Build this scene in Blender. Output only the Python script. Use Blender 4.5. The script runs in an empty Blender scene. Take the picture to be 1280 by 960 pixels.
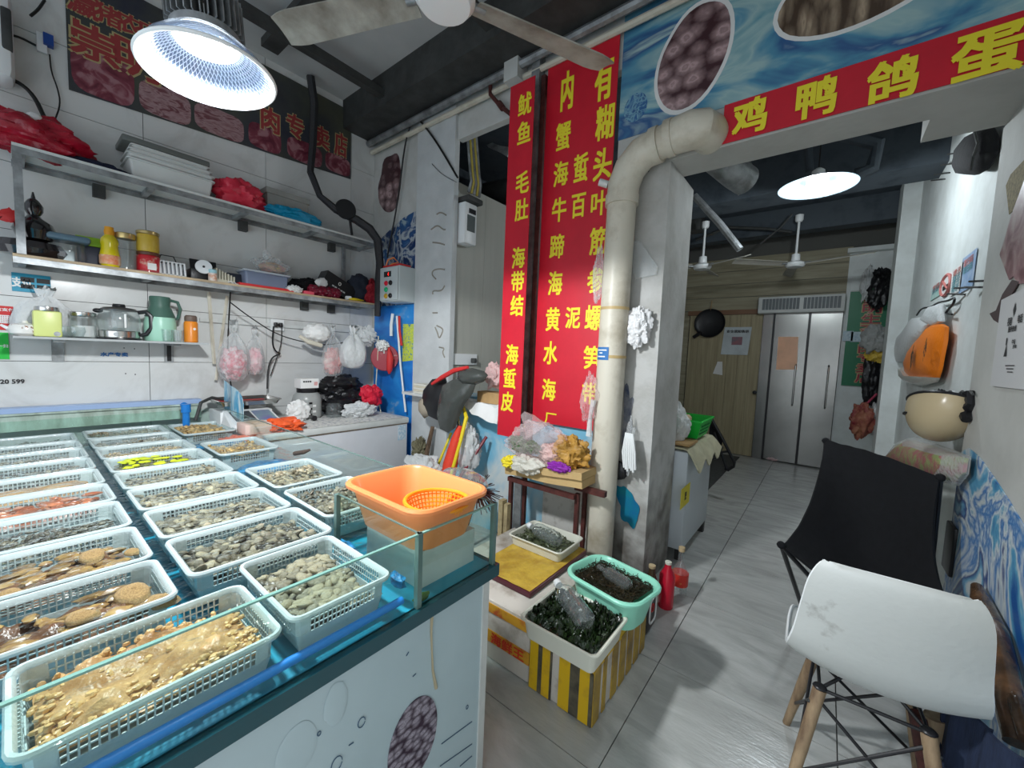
import bpy, bmesh, math, random
from mathutils import Vector, Matrix, noise
random.seed(7)
PI = math.pi
SC = bpy.context.scene
C = SC.collection
V = Vector

# ------------------------------------------------------------------ camera
CAM_P = V((0, 0, 1.5))
RX = V((0.782736, 0.62099457, 0.04111088)); UY = V((-0.07882424, 0.0333958, 0.99632899)); FW = V((-0.61734196, 0.7831031, -0.07508952))
FPX = 496.588
cd = bpy.data.cameras.new('camera'); cam = bpy.data.objects.new('camera', cd); C.objects.link(cam)
cd.sensor_width = 36; cd.lens = FPX / 1280 * 36; cd.clip_start = .02; cd.clip_end = 60
M = Matrix((RX, UY, -FW)).transposed().to_4x4(); M.translation = CAM_P
cam.matrix_world = M
SC.camera = cam

# ------------------------------------------------------------------ exposure, world, lights
SC.view_settings.view_transform = 'Standard'; SC.view_settings.look = 'None'
SC.view_settings.gamma = 1; SC.view_settings.use_curve_mapping = False
SC.view_settings.exposure = 0.2
SC.cycles.transparent_max_bounces = 32
W = bpy.data.worlds.new('world'); SC.world = W; W.use_nodes = True
W.node_tree.nodes['Background'].inputs[0].default_value = (.78, .88, 1, 1)
W.node_tree.nodes['Background'].inputs[1].default_value = .55

def lamp(name, kind, loc, energy, col=(1, 1, 1), size=.1, rot=None, spot=None, sy=None):
    l = bpy.data.lights.new(name, kind); l.energy = energy; l.color = col
    if kind == 'AREA':
        l.size = size
        if sy: l.shape = 'RECTANGLE'; l.size_y = sy
    else: l.shadow_soft_size = size
    if kind == 'SPOT': l.spot_size = spot; l.spot_blend = .35
    o = bpy.data.objects.new(name, l); o.location = loc
    if rot: o.rotation_euler = rot
    C.objects.link(o); return o
LAMP1 = V((-1.49, .395, 2.285)); LAMP2 = V((-.185, 4.25, 3.0))
lamp('high_bay_light', 'SPOT', LAMP1 + V((0, 0, -.012)), 155, (.93, .97, 1), .08, spot=math.radians(174)).data.spot_blend = .12
lamp('back_room_light', 'POINT', LAMP2 - V((0, 0, .11)), 38, (.86, .95, 1), .06)
# added area fill, unseen behind the camera, as daylight through the shop's open front
lamp('shopfront_fill_light', 'AREA', (-.9, -1.55, 1.15), 34, (.9, .96, 1), 4.2, (PI / 2, 0, 0), sy=1.9)

# ------------------------------------------------------------------ helpers
def at(px, py, ax, v):
    """world point seen at a pixel of the 1280x960 frame, on the real plane ax = v"""
    d = RX * ((px - 640) / FPX) - UY * ((py - 480) / FPX) + FW
    i = 'xyz'.index(ax)
    return CAM_P + d * ((v - CAM_P[i]) / d[i])

MATS = {}
def mat(name, col=(.8, .8, .8), rough=.5, metal=0, col2=None, var=.0, scale=6., bump=0., bscale=60., dist=0., trans=0., alpha=1., emit=0, spec=.5, stretch=None, rnd=0., detail=4, lo=.35, hi=.65, ior=1.45, coat=0):
    if name in MATS: return MATS[name]
    m = bpy.data.materials.new(name); m.use_nodes = True; MATS[name] = m
    nt = m.node_tree; N = nt.nodes; L = nt.links; b = N['Principled BSDF']
    c4 = (*col, 1)
    b.inputs['Base Color'].default_value = c4; b.inputs['Roughness'].default_value = rough; b.inputs['Metallic'].default_value = metal
    b.inputs['Specular IOR Level'].default_value = spec; b.inputs['IOR'].default_value = ior
    if coat: b.inputs['Coat Weight'].default_value = coat; b.inputs['Coat Roughness'].default_value = .1
    tc = N.new('ShaderNodeTexCoord'); mp = N.new('ShaderNodeMapping'); L.new(tc.outputs['Object'], mp.inputs[0])
    if stretch: mp.inputs['Scale'].default_value = stretch
    if col2 is None and var: col2 = tuple(max(0, c * (1 - var)) for c in col)
    src = None
    if col2 is not None:
        n = N.new('ShaderNodeTexNoise'); n.inputs['Scale'].default_value = scale; n.inputs['Detail'].default_value = detail
        n.inputs['Roughness'].default_value = .6; n.inputs['Distortion'].default_value = dist; L.new(mp.outputs[0], n.inputs[0])
        r = N.new('ShaderNodeValToRGB'); r.color_ramp.elements[0].position = lo; r.color_ramp.elements[1].position = hi
        r.color_ramp.elements[0].color = (*col2, 1); r.color_ramp.elements[1].color = c4
        L.new(n.outputs[0], r.inputs[0]); src = r.outputs[0]
    if rnd:
        g = N.new('ShaderNodeNewGeometry'); hsv = N.new('ShaderNodeHueSaturation'); mr = N.new('ShaderNodeMapRange')
        L.new(g.outputs['Random Per Island'], mr.inputs[0]); mr.inputs[3].default_value = 1 - rnd; mr.inputs[4].default_value = 1 + rnd
        L.new(mr.outputs[0], hsv.inputs['Value'])
        if src: L.new(src, hsv.inputs['Color'])
        else: hsv.inputs['Color'].default_value = c4
        src = hsv.outputs[0]
    if src: L.new(src, b.inputs['Base Color'])
    if bump:
        n2 = N.new('ShaderNodeTexNoise'); n2.inputs['Scale'].default_value = bscale; n2.inputs['Detail'].default_value = 3; L.new(mp.outputs[0], n2.inputs[0])
        bp = N.new('ShaderNodeBump'); bp.inputs['Strength'].default_value = bump; bp.inputs['Distance'].default_value = .01
        L.new(n2.outputs[0], bp.inputs['Height']); L.new(bp.outputs[0], b.inputs['Normal'])
    if emit:
        b.inputs['Emission Color'].default_value = c4; b.inputs['Emission Strength'].default_value = emit
    if alpha < 1:      # thin plastic film: part see-through, part surface
        t = N.new('ShaderNodeBsdfTransparent'); mx = N.new('ShaderNodeMixShader'); lw = N.new('ShaderNodeLayerWeight'); lw.inputs[0].default_value = .35
        t.inputs[0].default_value = (*[min(1, .75 + .25 * c / max(max(col), .01)) for c in col], 1)
        ma = N.new('ShaderNodeMath'); ma.operation = 'MULTIPLY_ADD'; ma.use_clamp = True
        L.new(lw.outputs['Facing'], ma.inputs[0]); ma.inputs[1].default_value = .38; ma.inputs[2].default_value = alpha
        L.new(ma.outputs[0], mx.inputs[0]); L.new(t.outputs[0], mx.inputs[1]); L.new(b.outputs[0], mx.inputs[2])
        L.new(mx.outputs[0], N['Material Output'].inputs[0])
    return m

def glassy(name, tint, gloss=.04, rough=.03, bump=0, bscale=20, body=None, bodyfac=.0, stretch=None, dist=.01):
    """pane or water: tinted see-through plus mirror gloss by Fresnel"""
    m = bpy.data.materials.new(name); m.use_nodes = True; MATS[name] = m
    nt = m.node_tree; N = nt.nodes; L = nt.links; N.remove(N['Principled BSDF'])
    t = N.new('ShaderNodeBsdfTransparent'); t.inputs[0].default_value = (*tint, 1)
    g = N.new('ShaderNodeBsdfGlossy'); g.inputs['Roughness'].default_value = rough; g.inputs[0].default_value = (1, 1, 1, 1)
    f = N.new('ShaderNodeLayerWeight'); f.inputs[0].default_value = .5; pw = N.new('ShaderNodeMath'); pw.operation = 'POWER'; pw.inputs[1].default_value = 4.5; L.new(f.outputs['Facing'], pw.inputs[0]); p2 = N.new('ShaderNodeMath'); p2.operation = 'MULTIPLY'; p2.inputs[1].default_value = .8; L.new(pw.outputs[0], p2.inputs[0])
    ma = N.new('ShaderNodeMath'); ma.operation = 'ADD'; ma.inputs[1].default_value = gloss; ma.use_clamp = True
    L.new(p2.outputs[0], ma.inputs[0]); mx = N.new('ShaderNodeMixShader')
    base = t.outputs[0]
    if body:
        d = N.new('ShaderNodeBsdfDiffuse'); d.inputs[0].default_value = (*body, 1); m2 = N.new('ShaderNodeMixShader'); m2.inputs[0].default_value = bodyfac
        L.new(t.outputs[0], m2.inputs[1]); L.new(d.outputs[0], m2.inputs[2]); base = m2.outputs[0]
    L.new(ma.outputs[0], mx.inputs[0]); L.new(base, mx.inputs[1]); L.new(g.outputs[0], mx.inputs[2]); L.new(mx.outputs[0], N['Material Output'].inputs[0])
    if bump:
        tc = N.new('ShaderNodeTexCoord'); mp = N.new('ShaderNodeMapping'); L.new(tc.outputs['Object'], mp.inputs[0])
        if stretch: mp.inputs['Scale'].default_value = stretch
        n = N.new('ShaderNodeTexNoise'); n.inputs['Scale'].default_value = bscale; n.inputs['Detail'].default_value = 3; L.new(mp.outputs[0], n.inputs[0])
        bp = N.new('ShaderNodeBump'); bp.inputs['Strength'].default_value = bump; bp.inputs['Distance'].default_value = dist
        L.new(n.outputs[0], bp.inputs['Height']); L.new(bp.outputs[0], g.inputs['Normal']); L.new(bp.outputs[0], f.inputs['Normal'])
    return m

class MB:
    def __init__(s): s.v = []; s.f = []
    def add(s, vs, fs):
        k = len(s.v); s.v += [V(p) for p in vs]; s.f += [tuple(i + k for i in f) for f in fs]; return s
    def xf(s, mtx, start=0):
        for i in range(start, len(s.v)): s.v[i] = mtx @ s.v[i]
        return s
    def box(s, x0, x1, y0, y1, z0, z1, bev=0):
        if bev:
            return s.rbox(x0, x1, y0, y1, z0, z1, bev)
        return s.add([(x0, y0, z0), (x1, y0, z0), (x1, y1, z0), (x0, y1, z0), (x0, y0, z1), (x1, y0, z1), (x1, y1, z1), (x0, y1, z1)],
                     [(0, 3, 2, 1), (4, 5, 6, 7), (0, 1, 5, 4), (1, 2, 6, 5), (2, 3, 7, 6), (3, 0, 4, 7)])
    def rbox(s, x0, x1, y0, y1, z0, z1, r):
        """box with rounded edges: stacked inset rings"""
        def ring(ins, z, rr):
            p = []
            for cx, cy, a0 in ((x1 - r, y1 - r, 0), (x0 + r, y1 - r, PI / 2), (x0 + r, y0 + r, PI), (x1 - r, y0 + r, 1.5 * PI)):
                for k in range(3):
                    a = a0 + k * PI / 4; p.append((cx + rr * math.cos(a), cy + rr * math.sin(a), z))
            return p
        q = r * .3
        rings = [ring(0, z0, q), ring(0, z0 + q, r * .8), ring(0, z0 + r, r), ring(0, z1 - r, r), ring(0, z1 - q, r * .8), ring(0, z1, q)]
        return s.loft(rings)
    def loft(s, rings, closed=True, caps=True):
        n = len(rings[0]); vs = [p for r in rings for p in r]; fs = []
        for i in range(len(rings) - 1):
            for j in range(n if closed else n - 1):
                a = i * n + j; b = i * n + (j + 1) % n; fs.append((a, b, b + n, a + n))
        if caps and closed: fs.append(tuple(range(n))[::-1]); fs.append(tuple(range((len(rings) - 1) * n, len(rings) * n)))
        return s.add(vs, fs)
    def lathe(s, prof, c=(0, 0, 0), n=20, axis=None, caps=True, sx=1, sy=1):
        k = len(s.v); c = V(c)
        s.loft([[(r * math.cos(2 * PI * j / n) * sx, r * math.sin(2 * PI * j / n) * sy, z) for j in range(n)] for r, z in prof], caps=caps)
        q = V((0, 0, 1)).rotation_difference(V(axis).normalized()).to_matrix().to_4x4() if axis else Matrix()
        q.translation = c; return s.xf(q, k)
    def cyl(s, p0, p1, r0, r1=None, n=12):
        p0 = V(p0); p1 = V(p1); d = p1 - p0
        return s.lathe([(r0, 0), (r0 if r1 is None else r1, d.length)], p0, n, d)
    def tube(s, pts, r, n=8, closed=False):
        pts = [V(p) for p in pts]; rr = r if isinstance(r, (list, tuple)) else [r] * len(pts)
        rings = []; up = None
        for i, p in enumerate(pts):
            if closed: t = pts[(i + 1) % len(pts)] - pts[i - 1]
            else: t = pts[min(i + 1, len(pts) - 1)] - pts[max(i - 1, 0)]
            t = t.normalized() if t.length > 1e-9 else V((0, 0, 1))
            if up is None: up = t.orthogonal().normalized()
            up = (up - t * up.dot(t)); up = up.normalized() if up.length > 1e-6 else t.orthogonal().normalized()
            w = t.cross(up)
            rings.append([p + (up * math.cos(2 * PI * j / n) + w * math.sin(2 * PI * j / n)) * rr[i] for j in range(n)])
        if closed: rings.append(rings[0]); return s.loft(rings, caps=False)
        return s.loft(rings)
    def blob(s, c, r, amp=.15, fr=2., seed=0, n=16, m=10, flat=None, crease=0):
        c = V(c); rings = []
        if crease and n >= 16: n = int(n * 2.2); m = int(m * 2.2)
        for i in range(m + 1):
            th = PI * i / m; ring = []
            for j in range(n):
                ph = 2 * PI * j / n
                d = V((math.sin(th) * math.cos(ph), math.sin(th) * math.sin(ph), -math.cos(th)))
                k = 1 + amp * noise.noise(d * fr + V((seed * 3.1, seed * 1.7, seed)))
                if crease: k += .75 * crease * ((abs(noise.noise(d * fr * 1.9 + V((seed, 5, 9)))) - .2) * 1.2 + (abs(noise.noise(d * fr * 3.7 + V((seed, 8, 2)))) - .2) * .35 + noise.noise(d * fr * 8 + V((seed, 1, 2))) * .08)
                p = V((d.x * r[0], d.y * r[1], d.z * r[2])) * k
                if flat is not None: p.z = max(p.z, flat)
                ring.append(c + p)
            rings.append(ring)
        return s.loft(rings)
    def bag(s, c, rx, ry, h, seed=0, n=28, neck=.8, amp=.3, tip=.3):
        """knotted carrier bag, c = bottom centre"""
        c = V(c); prof = [(0, .02), (.5, 0), (.8, .06), (.97, .2), (1, .36), (.9, .52), (.66, .66), (.38, neck - .04), (.13, neck), (.1, neck + .03), (.22, neck + .08), (tip, 1)]
        rings = []
        for i, (r, z) in enumerate(prof):
            ring = []
            for j in range(n):
                a = 2 * PI * j / n
                q = V((math.cos(a) * 1.6, math.sin(a) * 1.6, z * 1.3 + seed * 4.7))
                k = 1 + amp * noise.noise(q * 1.2) + amp * .8 * (abs(noise.noise(V((a * 3.2, seed * 2.3, z * .8)))) - .3)
                zz = z * h * (1 + .12 * noise.noise(q * 1.7)) if z > .3 else z * h
                ring.append(c + V((math.cos(a) * r * rx * k, math.sin(a) * r * ry * k, zz)))
            rings.append(ring)
        return s.loft(rings)
    def sheet(s, fn, nu, nv, th=0.):
        vs = [V(fn(i / nu, j / nv)) for j in range(nv + 1) for i in range(nu + 1)]; fs = []
        for j in range(nv):
            for i in range(nu):
                a = j * (nu + 1) + i; fs.append((a, a + 1, a + nu + 2, a + nu + 1))
        if not th: return s.add(vs, fs)
        nr = [V((0, 0, 0)) for _ in vs]
        for f in fs:
            q = (vs[f[2]] - vs[f[0]]).cross(vs[f[3]] - vs[f[1]])
            for i in f: nr[i] = nr[i] + q
        k = len(vs); vs2 = [p - (q.normalized() if q.length else q) * th for p, q in zip(vs, nr)]
        fs2 = [tuple(i + k for i in f)[::-1] for f in fs]
        rim = [i for i in range(nu)] + [nu + j * (nu + 1) for j in range(nv)] + [nv * (nu + 1) + i for i in range(nu, 0, -1)] + [j * (nu + 1) for j in range(nv, 0, -1)]
        sd = [(rim[(i + 1) % len(rim)], rim[i], rim[i] + k, rim[(i + 1) % len(rim)] + k) for i in range(len(rim))]
        return s.add(vs + vs2, fs + fs2 + sd)
    def prism(s, poly, d):
        """poly: 3D points in a plane; d: extrusion vector"""
        n = len(poly); d = V(d); vs = [V(p) for p in poly] + [V(p) + d for p in poly]
        return s.add(vs, [tuple(range(n))[::-1], tuple(range(n, 2 * n))] + [(i, (i + 1) % n, (i + 1) % n + n, i + n) for i in range(n)])
    def tray(s, x0, x1, y0, y1, z0, z1, r=.03, taper=.02, t=.004, lip=.012, seg=4):
        """open rounded tub as one shell"""
        def ring(ins, z):
            p = []; rr = max(r - ins * .3, .004)
            X0, X1, Y0, Y1 = x0 + ins, x1 - ins, y0 + ins, y1 - ins
            for cx, cy, a0 in ((X1 - rr, Y1 - rr, 0), (X0 + rr, Y1 - rr, PI / 2), (X0 + rr, Y0 + rr, PI), (X1 - rr, Y0 + rr, 1.5 * PI)):
                for k in range(seg + 1):
                    a = a0 + k * PI / 2 / seg; p.append((cx + rr * math.cos(a), cy + rr * math.sin(a), z))
            return p
        rings = [ring(taper + lip, z0), ring(lip + t * .5, z1 - lip), ring(0, z1 - lip), ring(-.001, z1 - lip * .4), ring(lip * .25, z1), ring(lip * .8, z1), ring(lip + t, z1 - lip * .5), ring(taper + lip + t, z0 + t)]
        return s.loft(rings)

def smooth_path(pts, n=2):
    pts = [V(p) for p in pts]
    for _ in range(n):
        if len(pts) < 3: break
        q = [pts[0]]
        for a, b in zip(pts, pts[1:]): q += [a.lerp(b, .25), a.lerp(b, .75)]
        pts = q + [pts[-1]]
    return pts
BASE = {}
def obj(name, mb, m, parent=None, smooth=35, base=None):
    vs = mb.v if isinstance(mb, MB) else mb
    if parent is not None: b = BASE[parent.name]
    elif base is not None: b = V(base)
    else:
        xs = [p.x for p in mb.v]; ys = [p.y for p in mb.v]
        b = V(((min(xs) + max(xs)) / 2, (min(ys) + max(ys)) / 2, min(p.z for p in mb.v)))
    me = bpy.data.meshes.new(name)
    me.from_pydata([p - b for p in mb.v], [], mb.f)
    bm = bmesh.new(); bm.from_mesh(me); bmesh.ops.recalc_face_normals(bm, faces=bm.faces); bm.to_mesh(me); bm.free()
    me.materials.append(m)
    if smooth:
        me.polygons.foreach_set('use_smooth', [True] * len(me.polygons)); me.set_sharp_from_angle(angle=math.radians(smooth))
    o = bpy.data.objects.new(name, me); C.objects.link(o)
    if parent is None: o.location = b
    else: o.parent = parent
    BASE[o.name] = b
    return o
def thing(name, label, cat, base, group=None):
    o = bpy.data.objects.new(name, None); C.objects.link(o); o.location = base; o.empty_display_size = .05
    o['label'] = label; o['category'] = cat
    if group: o['group'] = group
    BASE[o.name] = V(base); return o
def tag(o, label, cat, group=None, kind=None):
    o['label'] = label; o['category'] = cat
    if group: o['group'] = group
    if kind: o['kind'] = kind
    return o
def solo(name, mb, m, label, cat, group=None, smooth=35):
    return tag(obj(name, mb, m, None, smooth), label, cat, group)
def struct(name, mb, m, parent=None, label=None):
    o = obj(name, mb, m, parent, 0)
    if parent is None: o['kind'] = 'structure'
    return o
def copy_tree(o, parent=None):
    c = o.copy(); C.objects.link(c); BASE[c.name] = BASE[o.name]
    if parent is not None: c.parent = parent; c.matrix_parent_inverse = o.matrix_parent_inverse.copy()
    for ch in list(o.children): copy_tree(ch, c)
    return c

GL = {}
def glyphs(body):
    if body not in GL:
        c = bpy.data.curves.new('lettering', 'FONT'); c.body = body; c.resolution_u = 2
        o = bpy.data.objects.new('lettering', c); C.objects.link(o)
        me = bpy.data.meshes.new_from_object(o.evaluated_get(bpy.context.evaluated_depsgraph_get()))
        vs = [v.co.copy() for v in me.vertices]; fs = [tuple(p.vertices) for p in me.polygons]
        bpy.data.objects.remove(o); bpy.data.meshes.remove(me); bpy.data.curves.remove(c)
        GL[body] = (vs, fs)
    return GL[body]
def write(mb, body, c, u, v, w, h, bold=.02):
    """print characters in the box centred at c with axes u (reading) and v (up); bold = stroke widening as a share of the height"""
    vs, fs = glyphs(body)
    x0 = min(p.x for p in vs); x1 = max(p.x for p in vs); y0 = min(p.y for p in vs); y1 = max(p.y for p in vs)
    u = V(u); v = V(v); c = V(c); b = bold * h
    for k, (dx, dy) in enumerate(((0, 0), (b, b), (-b, b), (b, -b), (-b, -b)) if bold else ((0, 0),)):
        if y1 - y0 < .2: dy = 0
        mb.add([c + u.cross(v) * (k * .00005) + u * (((p.x - x0) / (x1 - x0) - .5) * (w - 2 * b) + dx) + v * (((p.y - y0) / (y1 - y0) - .5) * (h - 2 * b) + dy) for p in vs], fs)

# ------------------------------------------------------------------ materials
def mural(name, stops, scale=2., stretch=(1, 1, 1), dist=2.5, detail=6, rough=.35, seed=0.):
    m = bpy.data.materials.new(name); m.use_nodes = True; MATS[name] = m
    nt = m.node_tree; N = nt.nodes; L = nt.links; b = N['Principled BSDF']; b.inputs['Roughness'].default_value = rough
    tc = N.new('ShaderNodeTexCoord'); mp = N.new('ShaderNodeMapping'); mp.inputs['Scale'].default_value = stretch; mp.inputs['Location'].default_value = (seed, seed, seed)
    n = N.new('ShaderNodeTexNoise'); n.inputs['Scale'].default_value = scale; n.inputs['Detail'].default_value = detail; n.inputs['Distortion'].default_value = dist
    L.new(tc.outputs['Object'], mp.inputs[0]); L.new(mp.outputs[0], n.inputs[0])
    r = N.new('ShaderNodeValToRGB'); e = r.color_ramp.elements
    e[0].position, e[0].color = stops[0][0], (*stops[0][1], 1); e[1].position, e[1].color = stops[-1][0], (*stops[-1][1], 1)
    for p, c in stops[1:-1]:
        q = e.new(p); q.color = (*c, 1)
    L.new(n.outputs[0], r.inputs[0]); L.new(r.outputs[0], b.inputs['Base Color'])
    return m
def pile_print(name, lo, hi, scale, stretch=(1, 1, 1), rough=.4):
    """printed photograph of heaped shells: rounded cells, ringed, pale in the middle and dark in the gaps"""
    m = bpy.data.materials.new(name); m.use_nodes = True; MATS[name] = m
    nt = m.node_tree; N = nt.nodes; L = nt.links; b = N['Principled BSDF']; b.inputs['Roughness'].default_value = rough
    tc = N.new('ShaderNodeTexCoord'); mp = N.new('ShaderNodeMapping'); mp.inputs['Scale'].default_value = stretch
    v = N.new('ShaderNodeTexVoronoi'); v.feature = 'F1'; v.inputs['Scale'].default_value = scale; v.inputs['Randomness'].default_value = .75
    n = N.new('ShaderNodeTexNoise'); n.inputs['Scale'].default_value = scale * 4; n.inputs['Detail'].default_value = 5
    L.new(tc.outputs['Object'], mp.inputs[0]); L.new(mp.outputs[0], v.inputs['Vector']); L.new(mp.outputs[0], n.inputs['Vector'])
    mu = N.new('ShaderNodeMath'); mu.operation = 'MULTIPLY_ADD'; L.new(n.outputs['Fac'], mu.inputs[0]); mu.inputs[1].default_value = .3; L.new(v.outputs['Distance'], mu.inputs[2])
    r = N.new('ShaderNodeValToRGB'); e = r.color_ramp.elements; mid = tuple(.55 * h + .45 * l for h, l in zip(hi, lo)); e[0].position = .12; e[0].color = (*[min(1, h * 1.25) for h in hi], 1); e[1].position = .86; e[1].color = (*lo, 1)
    for p_, c_ in ((.36, mid), (.43, hi), (.53, mid), (.7, tuple(.25 * h + .75 * l for h, l in zip(hi, lo)))):
        q = e.new(p_); q.color = (*c_, 1)
    L.new(mu.outputs[0], r.inputs[0]); L.new(r.outputs[0], b.inputs['Base Color']); return m

WHITE = (.78, .8, .8); NAVY = (.005, .03, .12); SEA = (.02, .14, .42); LSEA = (.16, .42, .6); PALE = (.62, .74, .76)
m_wall = mat('painted plaster', (.62, .63, .61), .7, col2=(.5, .5, .47), scale=3, bump=.15, bscale=30)
m_wallw = mat('white plaster', (.78, .82, .81), .6, col2=(.66, .69, .67), scale=4, bump=.25, bscale=14)
m_warm = mat('grey beige plaster', (.52, .52, .49), .7, col2=(.44, .44, .41), scale=3, bump=.15, bscale=25)
m_tile = mat('white marbled wall tile', (.66, .67, .655), .18, col2=(.54, .54, .52), scale=1.6, dist=2.2, detail=7, lo=.28, hi=.5)
m_grout = mat('dark grout', (.12, .12, .11), .9)
m_ftile = mat('grey marbled floor tile', (.54, .55, .53), .22, col2=(.34, .345, .33), scale=3.2, dist=1.3, detail=9, lo=.25, hi=.68, bump=.12, bscale=40, stretch=(.8, 2.4, 1))
m_pillar = mat('dirty concrete', (.5, .5, .48), .85, col2=(.33, .32, .29), scale=3.5, detail=9, lo=.25, hi=.6, bump=.4, bscale=30)
m_dirty = mat('stained lower concrete', (.42, .4, .36), .9, col2=(.09, .08, .07), scale=5, detail=10, lo=.36, hi=.66, bump=.4, bscale=30, stretch=(1.5, 1.5, .8))
m_ceil = mat('grey ceiling board', (.55, .56, .55), .7, var=.12, scale=2)
m_dark = mat('blackened steel', (.055, .057, .055), .6, var=.4, scale=8, bump=.1)
m_steel = mat('galvanised steel', (.42, .44, .45), .45, .6, col2=(.2, .21, .21), scale=9, bump=.1)
m_chrome = mat('stainless steel', (.62, .62, .6), .2, 1, var=.15, scale=4)
m_rust = mat('brown painted steel', (.11, .03, .025), .6, var=.5, scale=20)
m_navyceil = mat('dark blue painted ceiling', (.022, .032, .045), .7, col2=(.06, .075, .09), scale=5, lo=.5, hi=.75)
m_wood = mat('pale wood panel', (.42, .36, .22), .5, col2=(.27, .225, .13), scale=3, dist=.5, stretch=(9, 9, .35), lo=.3, hi=.7)
m_woodh = mat('pale wood board', (.38, .35, .24), .5, col2=(.24, .21, .13), scale=3, dist=.6, stretch=(.5, 6, 6), lo=.3, hi=.7)
m_ply = mat('plywood board', (.5, .38, .24), .6, var=.3, scale=6, stretch=(6, 1, 6))
m_red = mat('red vinyl', (.62, .012, .03), .4, var=.12, scale=5)
m_yel = mat('yellow print', (.85, .72, .03), .45)
m_pvc = mat('dirty cream PVC', (.62, .58, .48), .4, col2=(.4, .35, .26), scale=4, detail=8, lo=.3, hi=.5, bump=.08)
m_white = mat('white plastic', (.8, .82, .82), .35)
m_offw = mat('off white plastic', (.66, .68, .66), .4, var=.1, scale=10)
m_black = mat('black plastic', (.012, .012, .014), .35)
m_blackc = mat('black cloth', (.0045, .005, .007), .9, var=.3, scale=30, bump=.3, bscale=30)
m_rubber = mat('black cable', (.01, .01, .01), .5)
m_film = mat('clear plastic film', (.75, .77, .77), .18, alpha=.22, bump=1, bscale=45)
m_filmw = mat('white carrier bag plastic', (.8, .82, .82), .3, alpha=.62, bump=.9, bscale=40)
m_paper = mat('white paper', (.78, .78, .76), .8, var=.06, scale=8)
m_ink = mat('black ink', (.03, .03, .03), .7)
m_redink = mat('red ink', (.6, .03, .03), .6)
m_blueink = mat('blue ink', (.03, .16, .42), .6)
m_green = mat('green plastic', (.01, .5, .05), .4)
m_card = mat('brown cardboard', (.48, .3, .13), .85, var=.25, scale=7)
m_pane = glassy('tank glass', (.93, .985, .965), .02, .02)
m_edge = mat('glass edge', (.12, .2, .18), .15, spec=.8)
m_clear = glassy('clear glass', (.9, .93, .93), .06, .03, body=(.7, .75, .75), bodyfac=.08)
m_water = glassy('tank water', (.93, .97, .96), .02, .05, .6, 30, dist=.025)
m_bluepl = mat('blue plastic', (.01, .2, .62), .35)
m_orange = mat('orange plastic', (.9, .3, .1), .35, var=.06, scale=4)
m_mint = mat('mint green plastic', (.3, .74, .56), .3)

# ------------------------------------------------------------------ setting: near room
YW = 2.49
fl = struct('floor', MB().box(-4, 1.0, -1.4, 7.6, -.08, -.012), m_grout)
g = .69; k = 0
for i in range(-5, 3):
    for j in range(-4, 10):
        x0 = -.54 + g * i; y0 = 1.265 + g * j
        x1 = min(x0 + g, .99); x0 = max(x0, -3.95); y1 = min(y0 + g, 7.5); y0 = max(y0, -1.3)
        if x1 - x0 < .05 or y1 - y0 < .05: continue
        dz = random.uniform(-.0008, .0008)
        obj('tile', MB().box(x0 + .0022, x1 - .0022, y0 + .0022, y1 - .0022, -.012, dz), m_ftile, fl, 0)
wl = struct('wall_left', MB().box(-4.1, -3.962, -1.4, 2.6, 0, 3.95), m_grout)
for i in range(-3, 4):
    for z0 in (-.27, .13, .53, .93, 1.33, 1.73, 2.13, 2.53, 2.93, 3.33, 3.73):
        y0 = .645 + .79 * i; z1 = min(z0 + .4, 3.93); y1 = min(y0 + .79, 2.49); y0 = max(y0, -1.4)
        if z1 < .1 or y1 - y0 < .05: continue
        obj('tile', MB().box(-3.962, -3.95 + random.uniform(-.001, .001), y0 + .0018, y1 - .0018, max(z0, 0) + .0018, z1 - .0018), m_tile, wl, 0)
# wall with the column, the serving window, the pillar and the doorway
wb = struct('wall_back', MB().box(-4.1, -3.19, YW, 2.8, 0, 3.95), m_wall)
struct('wall_column', MB().box(-3.19, -2.675, YW - .03, YW + .025, 0, 3.62), mat('grey white column paint', (.6, .62, .62), .6, col2=(.52, .54, .54), scale=5, bump=.15))
struct('trim_1', MB().box(-2.675, -1.17, YW, YW + .06, 3.34, 3.95).box(-3.19, -2.675, YW, YW + .06, 3.62, 3.95), m_wall)
struct('wall_under_window', MB().box(-2.675, -1.17, YW, 2.7, 0, 1.12), mat('blue white painted wall', (.2, .5, .68), .6, col2=(.62, .68, .68), scale=2.2, dist=.6, lo=.38, hi=.55))
struct('wall_pillar', MB().box(-1.2, -.825, YW, 3.0, .0, 2.69), m_pillar)
# grime of its own shape creeping up from the pillar foot
N_ = m_pillar.node_tree.nodes; L_ = m_pillar.node_tree.links; b_ = N_['Principled BSDF']; src_ = b_.inputs['Base Color'].links[0].from_socket
tc_ = N_.new('ShaderNodeTexCoord'); sp_ = N_.new('ShaderNodeSeparateXYZ'); L_.new(tc_.outputs['Object'], sp_.inputs[0])
nz_ = N_.new('ShaderNodeTexNoise'); nz_.inputs['Scale'].default_value = 6; nz_.inputs['Detail'].default_value = 9; L_.new(tc_.outputs['Object'], nz_.inputs[0])
mr_ = N_.new('ShaderNodeMapRange'); L_.new(sp_.outputs[2], mr_.inputs[0]); mr_.inputs[1].default_value = 1.15; mr_.inputs[2].default_value = .2; mr_.inputs[3].default_value = -.35; mr_.inputs[4].default_value = .55
ad_ = N_.new('ShaderNodeMath'); ad_.operation = 'ADD'; ad_.use_clamp = True; L_.new(mr_.outputs[0], ad_.inputs[0])
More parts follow.
